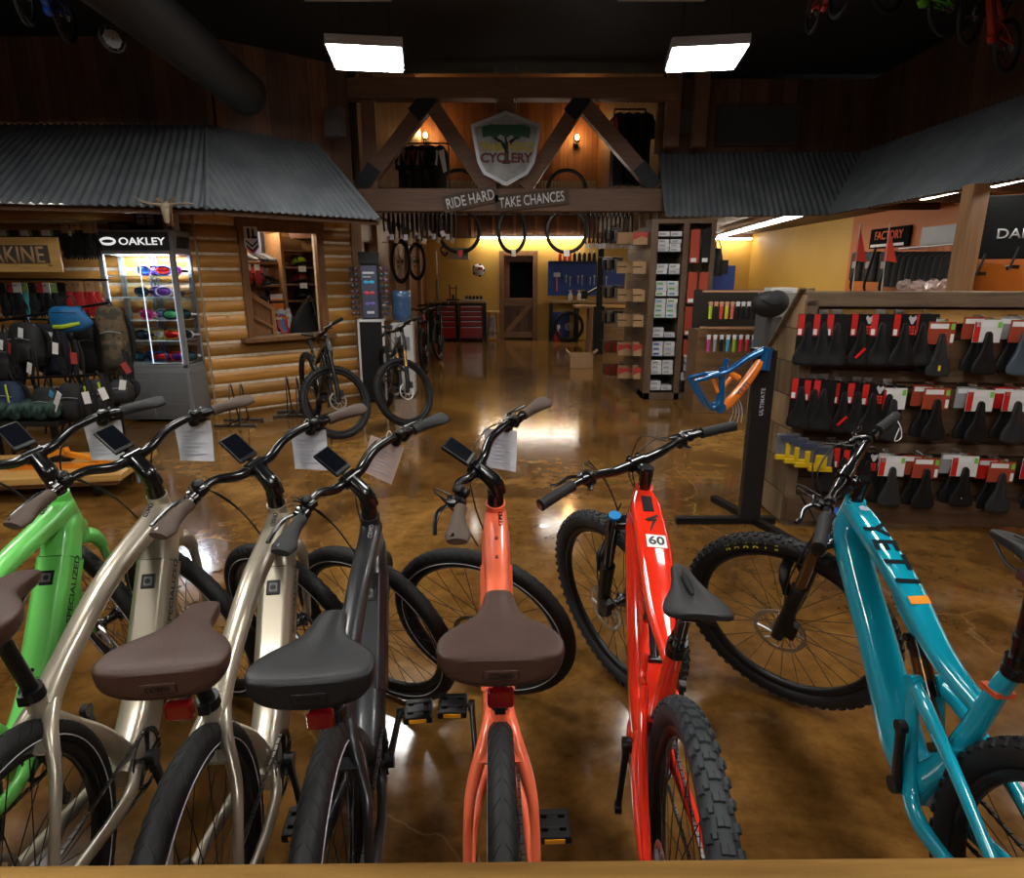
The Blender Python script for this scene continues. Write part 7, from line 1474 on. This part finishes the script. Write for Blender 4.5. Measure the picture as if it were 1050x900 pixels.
# ---- bicycles hung from the ceiling (upper corners)
def hung(label, loc, rot, sc_, fc):
    W = TR(loc) @ rot @ Matrix.Scale(sc_, 4) @ TR(0, 0, -.4)
    r_, M_, f_ = mtb(label, 0, 0, 0, 0, 6, .95, .95, 'ebike', dict(frame=fc, stay=fc), W=W, group='bicycles hung from the ceiling'); 
    m = MB(); 
    h = (W.inverted() @ Vector((loc[0], loc[1], 4.1))); m.tube([(0, .15, .9), tuple((Vector((0, .15, .9))+h)/2), tuple(h)], .005, 5, 1); m.build('hanging_strap', BLACK, r_); return r_
p = PY(50, 4, 4.9); hung('small blue bicycle hung from the ceiling at upper left', tuple(p), RZ(rad(-168)) @ RX(rad(-8)), .5, C(.01, .07, .42, .2))
p = PY(845, 2, 5.6); hung('small red bicycle hung from the ceiling, seen end-on at upper right', tuple(p), RZ(rad(176)) @ RX(rad(-8)), .45, C(.35, .01, .01, .2))
p = PY(950, -4, 5.0); hung('lime green bicycle hung from the ceiling at upper right', tuple(p), RZ(rad(112)) @ RX(rad(6)), .5, C(.08, .38, .01, .2))
p = PY(1020, 34, 5.2); hung('dark bicycle with red frame hung lowest at the upper right corner', tuple(p), RZ(rad(120)) @ RX(rad(10)), .5, C(.30, .012, .01, .2))
t = thing('spare_wheel', 'small wheel with pale spokes hung alone under the dark ceiling at upper left', 'bicycle wheel', PY(115, 40, 5.0), rad(-35)); w_ = add_wheel('wheel', t, Matrix.Scale(.26, 4), 'city', RUBBER); m = MB(); m.cyl((0, 0, .08), (0, 0, 4.1-t.location.z), .004, seg=5); m.build('hanging_cord', BLACK, t)
m = MB(); m.lathe([(.06, -.012), (.062, 0), (.06, .012)], axis='x', seg=8); 
for k in range(6): m.beam((-.006, .012*math.cos(k*PI/3), .012*math.sin(k*PI/3)), (-.006, .07*math.cos(k*PI/3), .07*math.sin(k*PI/3)), .006, .012, up=(1, 0, 0))
m.v = [q for q in m.v]; m.build('pale_spokes', C(.4, .42, .45, .3, .5), t)

# ---- glove wall, wooden sign and packs at far left
WA = 6.9
sg = PY(28, 261, 6.35); t = thing('wooden_sign', 'pine-framed sign with a dark plate and tan letters at the far left', 'sign', sg, rad(3))
a, b = PY(-75, 245, 6.35), PY(63, 277, 6.35); x0, x1, z1, z0 = a.x-sg.x, b.x-sg.x, PY(30, 243, 6.35).z-sg.z, PY(30, 279, 6.35).z-sg.z
m = MB(); m.ab((x0, 0, z0), (x1, .03, z1)); m.build('board', wood('sign_pine', (.42, .24, .07), (.60, .38, .13), .45, 'x', 1.6), t, bev=.006); m = MB(); m.ab((x0+.08, -.012, z0+.085), (x1-.10, 0, z1-.075)); pl_ = m.build('plate', mat('sign_plate', (.055, .042, .03), .6, bump=.5, bscale=40), t)
text_fit('lettering', 'DAKINE', .62, .155, C(.40, .24, .12, .5), pl_, frameM((x1-.14-.31, -.013, (z0+z1)/2), X3, Z3), .006, .006)
for r_, (v, n, u0, du) in enumerate(((240, 16, 2, 5.6), (236, 6, 66, 5.8), (297, 9, 2, 7.6), (296, 6, 70, 5.6))):
    for k in range(n):
        p = PY(u0+k*du, v, WA-.22+.05*(k % 2)); red = (r_ == 3); colr = (.42, .012, .012) if red else ((.014, .014, .016), (.03, .03, .033), (.012, .012, .014))[k % 3]
        if r_ == 2 and k == 3: colr = (.06, .35, .38)
        tr__ = (CARDB if r_ in (1, 3) else (WHITE, C(.5, .06, .06, .5), C(.03, .03, .03, .5), C(.3, .42, .12, .5))[(k*7+r_) % 4])
        cn = 'red' if red else ('teal' if r_ == 2 and k == 3 else 'black')
        g_ = glove('%s %s glove from the left %s' % (ORD[k], cn, ('above the pine-framed sign', 'right of the pine-framed sign, top row', 'below the pine-framed sign', 'in the red row near the lit case')[r_]), p, rad(-15+8*(k % 3)), colr, 'gloves on the wall pegs', True, trim=tr__); g_.scale = (1.2, 1.2, 1.45 if r_ != 0 else .8)
for v, nm in ((286, 'upper'), (327, 'lower')):
    a, b = PY(-20, v, 6.7), PY(110, v+1, 6.7); t = thing('peg_rail', '%s dark rail of the glove wall at the far left' % nm, 'rail', (a+b)/2, 0, 'dark rails of the glove wall'); c = (a+b)/2; m = MB(); m.cyl(a-c, b-c, .012, seg=8); m.build('rail_bar', DSTEEL, t)
    for f in (.2, .8): q = a+(b-a)*f; m = MB(); m.cyl(q-c, q-c+Vector((0, .5, 0)), .008, seg=6); m.build('rail_bracket', DSTEEL, t)
def backpack(label, p, rz, colr, w=.27, h=.46, d=.15, pocket=None, group='packs hanging at the far left', tagc=True, m2=None):
    t = thing('backpack', label, 'backpack', p, rz, group); mt = m2 or mat('pack_%s' % label[:12], colr, .75, bump=.6, bscale=24)
    m = MB(); m.sweep([(0, .01, -.01), (0, 0, -.05), (0, -.01, -h*.4), (0, -.015, -h*.75), (0, 0, -h)], [(w*.26,d*.25,2.3), (w*.42,d*.42,2.5), (w*.50,d*.52,2.7), (w*.50,d*.54,2.8), (w*.36,d*.30,2.4)], seg=22); b_ = m.build('pack_body', mt, t)
    m = MB(); m.sweep([(0, -d*.42, -h*.48), (0, -d*.60, -h*.56), (0, -d*.60, -h*.80), (0, -d*.42, -h*.90)], [(w*.34,.02,2.6), (w*.38,.035,2.8), (w*.38,.035,2.8), (w*.32,.02,2.6)], seg=16); m.build('front_pocket', pocket or mt, b_)
    m = MB(); m.tube([(-w*.34, -d*.54, -h*.38), (0, -d*.60, -h*.35), (w*.34, -d*.54, -h*.38)], .005, 6); m.build('zip', C(.25, .25, .26, .5), b_)
    for s in (-1, 1): m = MB(); m.sweep([(s*w*.22, d*.3, -.03), (s*w*.52, d*.30, -h*.3), (s*w*.55, d*.2, -h*.65), (s*w*.35, d*.2, -h*.95), (s*w*.30, .0, -h*1.25)], [(.028,.008,2.5), (.03,.010,2.5), (.022,.008,2.5), (.014,.004,2.5), (.010,.003,2.5)], seg=8); m.build('shoulder_strap', C(.018, .018, .02, .7), t)
    m = MB(); m.tube([(-.03, d*.2, -.02), (0, d*.2, .06), (.03, d*.2, -.02)], .008, 6); m.build('grab_loop', BLACK, t)
    if tagc: m = MB(); m.box((w*.2, -d*.7, -h*.22), (.05, .003, .09), 0, Matrix.Rotation(.25, 3, 'Y')); m.build('hang_tag', WHITE, t)
    return t
camo = bpy.data.materials.new('camo_cloth'); camo.use_nodes = True; nt = camo.node_tree; vo = nt.nodes.new('ShaderNodeTexNoise'); vo.inputs['Scale'].default_value = 11; vo.inputs['Detail'].default_value = 2; tc = nt.nodes.new('ShaderNodeTexCoord'); nt.links.new(tc.outputs['Object'], vo.inputs['Vector']); rr = nt.nodes.new('ShaderNodeValToRGB'); rr.color_ramp.interpolation = 'CONSTANT'; e = rr.color_ramp.elements; e[0].color = (.035, .032, .02, 1); e[1].position = .47; e[1].color = (.085, .06, .03, 1); x = e.new(.56); x.color = (.13, .07, .03, 1); x = e.new(.63); x.color = (.02, .02, .014, 1); nt.links.new(vo.outputs[0], rr.inputs[0]); nt.links.new(rr.outputs[0], nt.nodes['Principled BSDF'].inputs['Base Color']); nt.nodes['Principled BSDF'].inputs['Roughness'].default_value = .8
YP = 5.75
backpack('brown camouflage backpack hanging at the right end of the pack rail', PY(111, 314, YP), rad(20), (0, 0, 0), .25, .62, .18, m2=camo, tagc=False)
backpack('black backpack with white tags hanging left of the blue hip pack', PY(24, 330, YP), rad(-8), (.012, .012, .013), .32, .40, .16)
backpack('black narrow pack hanging between the blue hip pack and the camouflage one', PY(88, 328, YP+.1), rad(12), (.010, .010, .011), .24, .50, .15, tagc=False)
backpack('dark navy pack hanging behind the blue hip pack', PY(50, 332, YP+.2), rad(0), (.010, .014, .03), .30, .50, .15)
backpack('black pack hanging at the left edge of the photo', PY(2, 340, YP), rad(-4), (.012, .012, .013), .28, .48, .15)
t = thing('hip_pack', 'bright blue hip pack with a lime stripe hanging at the far left', 'hip pack', PY(71, 314, YP-.22), rad(-6)); HB = mat('blue_cloth', (.004, .10, .26), .6, bump=.4, bscale=30)
m = MB(); m.sweep([(-.155, .0, -.10), (-.13, -.02, -.10), (0, -.04, -.11), (.13, -.02, -.10), (.155, 0, -.09)], [(.03,.06,2.3), (.05,.10,2.4), (.07,.115,2.6), (.05,.10,2.4), (.03,.06,2.3)], side=(0, 1, 0), seg=20); b_ = m.build('pack_body', HB, t)
m = MB(); m.sweep([(-.12, -.075, -.17), (0, -.112, -.165), (.13, -.070, -.135)], [(.006,.016,2.5), (.006,.018,2.5), (.006,.016,2.5)], side=(0, 1, 0), seg=10); m.build('lime_stripe', C(.36, .52, .02, .5), b_); m = MB(); m.tube([(-.12, -.075, -.05), (0, -.105, -.045), (.12, -.075, -.05)], .005, 6); m.build('zip', C(.02, .05, .10, .5), b_)

for q, l in ((-1, .5), (1, .55)): m = MB(); m.sweep([(q*.15, .0, -.09), (q*.2, .03, -.22), (q*.16, .05, -l)], [(.02,.006,2.5)]*3, seg=8); m.build('belt', BLACK, t)
m = MB(); m.tube([(-.08, 0, 0), (0, .02, .09), (.08, 0, 0)], .008, 6); m.ab((-.05, -.06, .02), (-.0, -.055, .08)); m.build('hang_loop', C(.03, .03, .035, .6), t)
a, b = PY(-20, 332, YP), PY(112, 310, YP); c = (a+b)/2; t = thing('pack_rail', 'sloping black rail from which the packs hang', 'rail', c); m = MB(); m.cyl(a-c, b-c, .012, seg=8); m.build('rail_bar', BLACK, t)
for f in (.05, .95): q = a+(b-a)*f; m = MB(); m.cyl(q-c, q-c-Z3*q.z, .016, seg=8); m.build('rail_leg', BLACK, t)
a, b = PY(-20, 390, 5.4), PY(118, 383, 5.4); c = (a+b)/2; t = thing('pack_rail', 'lower black rail of the pack rack', 'rail', c); m = MB(); m.cyl(a-c, b-c, .012, seg=8); m.build('rail_bar', BLACK, t)
for f in (.05, .95): q = a+(b-a)*f; m = MB(); m.cyl(q-c, q-c-Z3*q.z, .016, seg=8); m.build('rail_leg', BLACK, t)
for k, (u, v, yy, colr, nm) in enumerate(((8, 390, 5.35, (.012, .022, .06), 'dark navy pack with lime trim low at the far left'), (46, 396, 5.35, (.012, .013, .013), 'black pack low at the far left beside the navy one'), (72, 392, 5.4, (.012, .011, .012), 'black netted pack hanging on the lower rail'), (98, 388, 5.35, (.012, .012, .012), 'black pack with lime straps on the lower rail'), (123, 388, 5.4, (.014, .014, .015), 'small black backpack with white badge before the lit case'))):
    bp_ = backpack(nm, PY(u, v, yy), rad(-8+6*k), colr, .24 if k != 4 else .20, .34 if k != 4 else .2, .14, group='packs on the lower rail', tagc=(k == 4))
    if k in (0, 3):
        m = MB(); m.sweep([(-.06, -.08, -.05), (-.04, -.1, -.2), (-.05, -.09, -.32)], [(.012,.005,2.5)]*3, seg=8); m.sweep([(.05, -.08, -.02), (.07, -.1, -.2), (.04, -.09, -.3)], [(.010,.005,2.5)]*3, seg=8); m.build('lime_strap', C(.38, .50, .02, .5), bp_)
for k in range(5):
    p = PY(4+k*13, 418+2*(k % 2), 5.3); t = thing('roll_bag', '%s dark green roll bag in the pile at the left edge' % ORD[k], 'roll bag', p, rad(30), 'dark green roll bags at the left edge'); m = MB(); m.sweep([(-.02, -.14, 0), (0, -.12, 0), (0, .12, .0), (.02, .14, 0)], [(.03,.03,2), (.06,.07,2.2), (.06,.07,2.2), (.03,.03,2)], seg=16, n=4); b_ = m.build('bag', mat('green_cloth', (.018, .05, .040), .7, bump=.6, bscale=20) if k == 0 else bpy.data.materials['green_cloth'], t); m = MB(); m.torus(.064, .006, 24, 6, axis='y', c=(0, -.05, 0)); m.torus(.064, .006, 24, 6, axis='y', c=(0, .06, 0)); m.build('strap', C(.10, .16, .14, .6), b_)
t = thing('bag_table', 'dark low table under the green roll bags at the left edge', 'table', (PY(20, 430, 5.3).x-.2, 5.36, 0)); zt = PY(20, 429, 5.3).z
m = MB(); m.ab((-.7, -.2, zt-.04), (.62, .3, zt)); m.build('table_top', C(.03, .028, .026, .5), t, bev=.004)
for x in (-.65, .56):
    for y in (-.16, .26): m = MB(); m.ab((x-.02, y-.02, 0), (x+.02, y+.02, zt-.04)); m.build('leg', BLACK, t)
t = thing('folded_tool_card', 'small white and blue card leaning on the green roll bags', 'card', PY(58, 412, 5.18), rad(-20)); m = MB(); m.box((0, 0, 0), (.05, .006, .20), 0, Matrix.Rotation(.6, 3, 'Y')); b_ = m.build('card', WHITE, t); m = MB(); m.box((-.045, -.002, .065), (.045, .007, .05), 0, Matrix.Rotation(.6, 3, 'Y')); m.build('blue_print', C(.05, .3, .55, .5), b_)
# low platform with orange stand
pl0 = Vector((-3.75, 4.55, 0)); t = thing('low_platform', 'low pine platform on black casters at the left behind the bicycles', 'platform', pl0, rad(9)); m = MB(); m.ab((-1.2, -.35, .13), (.85, .35, .18)); m.build('top_board', PINE, t, bev=.006); m = MB(); m.ab((-1.15, -.3, .09), (.8, -.25, .13)); m.ab((-1.15, .25, .09), (.8, .30, .13)); m.build('bearer', SHELFW, t)
for x in (-1.0, -.2, .65):
    for y in (-.26, .28): m = MB(); m.cyl((x-.02, y, .045), (x+.02, y, .045), .045); m.build('caster', BLACK, t)
t = thing('orange_stand', 'orange angular folding stand on the low platform', 'stand', PZ(58, 470, .2), rad(10)); OP = C(.75, .25, .015, .35); o_ = t.location.copy()
for (a, b) in (((12, 500), (60, 462)), ((60, 466), (100, 476)), ((18, 488), (96, 480))):
    a, b = PY(*a, 4.5)-o_, PY(*b, 4.45)-o_; a.z = max(a.z, -.01); b.z = max(b.z, .0); m = MB(); m.beam(a, b, .05, .035); m.build('bar', OP, t, bev=.004)
m = MB(); m.ab((-.12, -.05, -.015), (.12, .05, .01)); m.build('foot', BLACK, t)

# ---- added lamps, hidden behind beams and eaves, that brighten the shop
def area(name, loc, size, energy, colr, rot=(0, 0, 0)):
    L = bpy.data.lights.new(name, 'AREA'); L.shape = 'RECTANGLE'; L.size, L.size_y = size; L.energy = energy; L.color = colr; o = bpy.data.objects.new(name, L); COL.objects.link(o); o.location = loc; o.rotation_euler = rot; return o
for k, (x, y) in enumerate(((-1.2, 9.5), (1.1, 9.5), (-1.2, 10.3), (1.1, 10.3))): tube_lamp((x-.6, y, 2.69), (x+.6, y, 2.69), 'added tube lamp hidden behind the beam, brightening the aisle', .1)  # added to light the middle of the shop, kept behind the beam
for k, x in enumerate((-6.2, -4.9)): p = (x, 6.15, 2.12); tube_lamp((x-.45, 6.38+.16*k, 2.32), (x+.45, 6.45+.16*k, 2.32), 'added tube lamp hidden behind the left tin eave', .06)  # added to brighten the left wall, out of sight above the eave edge
for k in range(3): tube_lamp((4.3, 1.8+k*1.6, 2.42), (4.3, 2.9+k*1.6, 2.42), 'added tube lamp hidden under the right tin roof in front of the post', .1)  # added fill along the right bay, hidden by the eave
for k, (u, v) in enumerate(((14, 352), (34, 372), (60, 352), (78, 362), (90, 402), (106, 398), (128, 372))):
    q = PY(u, v, 5.45 if v < 380 else 5.1); t = thing('carded_strap', '%s black strap with white printed card among the packs at the far left' % ORD[k], 'strap', q, rad(-30+14*k), 'carded straps among the packs'); m = MB(); m.sweep([(0, 0, .12), (.01, -.01, 0), (-.015, -.02, -.16), (.02, -.01, -.34)], [(.014,.004,2.5), (.022,.008,2.5), (.024,.008,2.5), (.012,.004,2.5)], seg=8); m.sweep([(.03, 0, .10), (.05, -.01, -.05), (.03, -.02, -.26)], [(.010,.004,2.5), (.012,.006,2.5), (.010,.004,2.5)], seg=8); m.build('webbing', C(.02, .02, .022, .7), t); m = MB(); m.box((-.01, -.034, -.04), (.05, .003, .10), 0, Matrix.Rotation(.5-.15*k, 3, 'Y')); m.build('printed_card', WHITE if k % 3 else C(.35, .04, .04, .5), t); m = MB(); m.box((.02, -.03, -.2), (.035, .012, .02)); m.build('hanging_buckle', C(.36, .5, .02, .5) if k in (4, 5) else C(.05, .05, .05, .4), t)
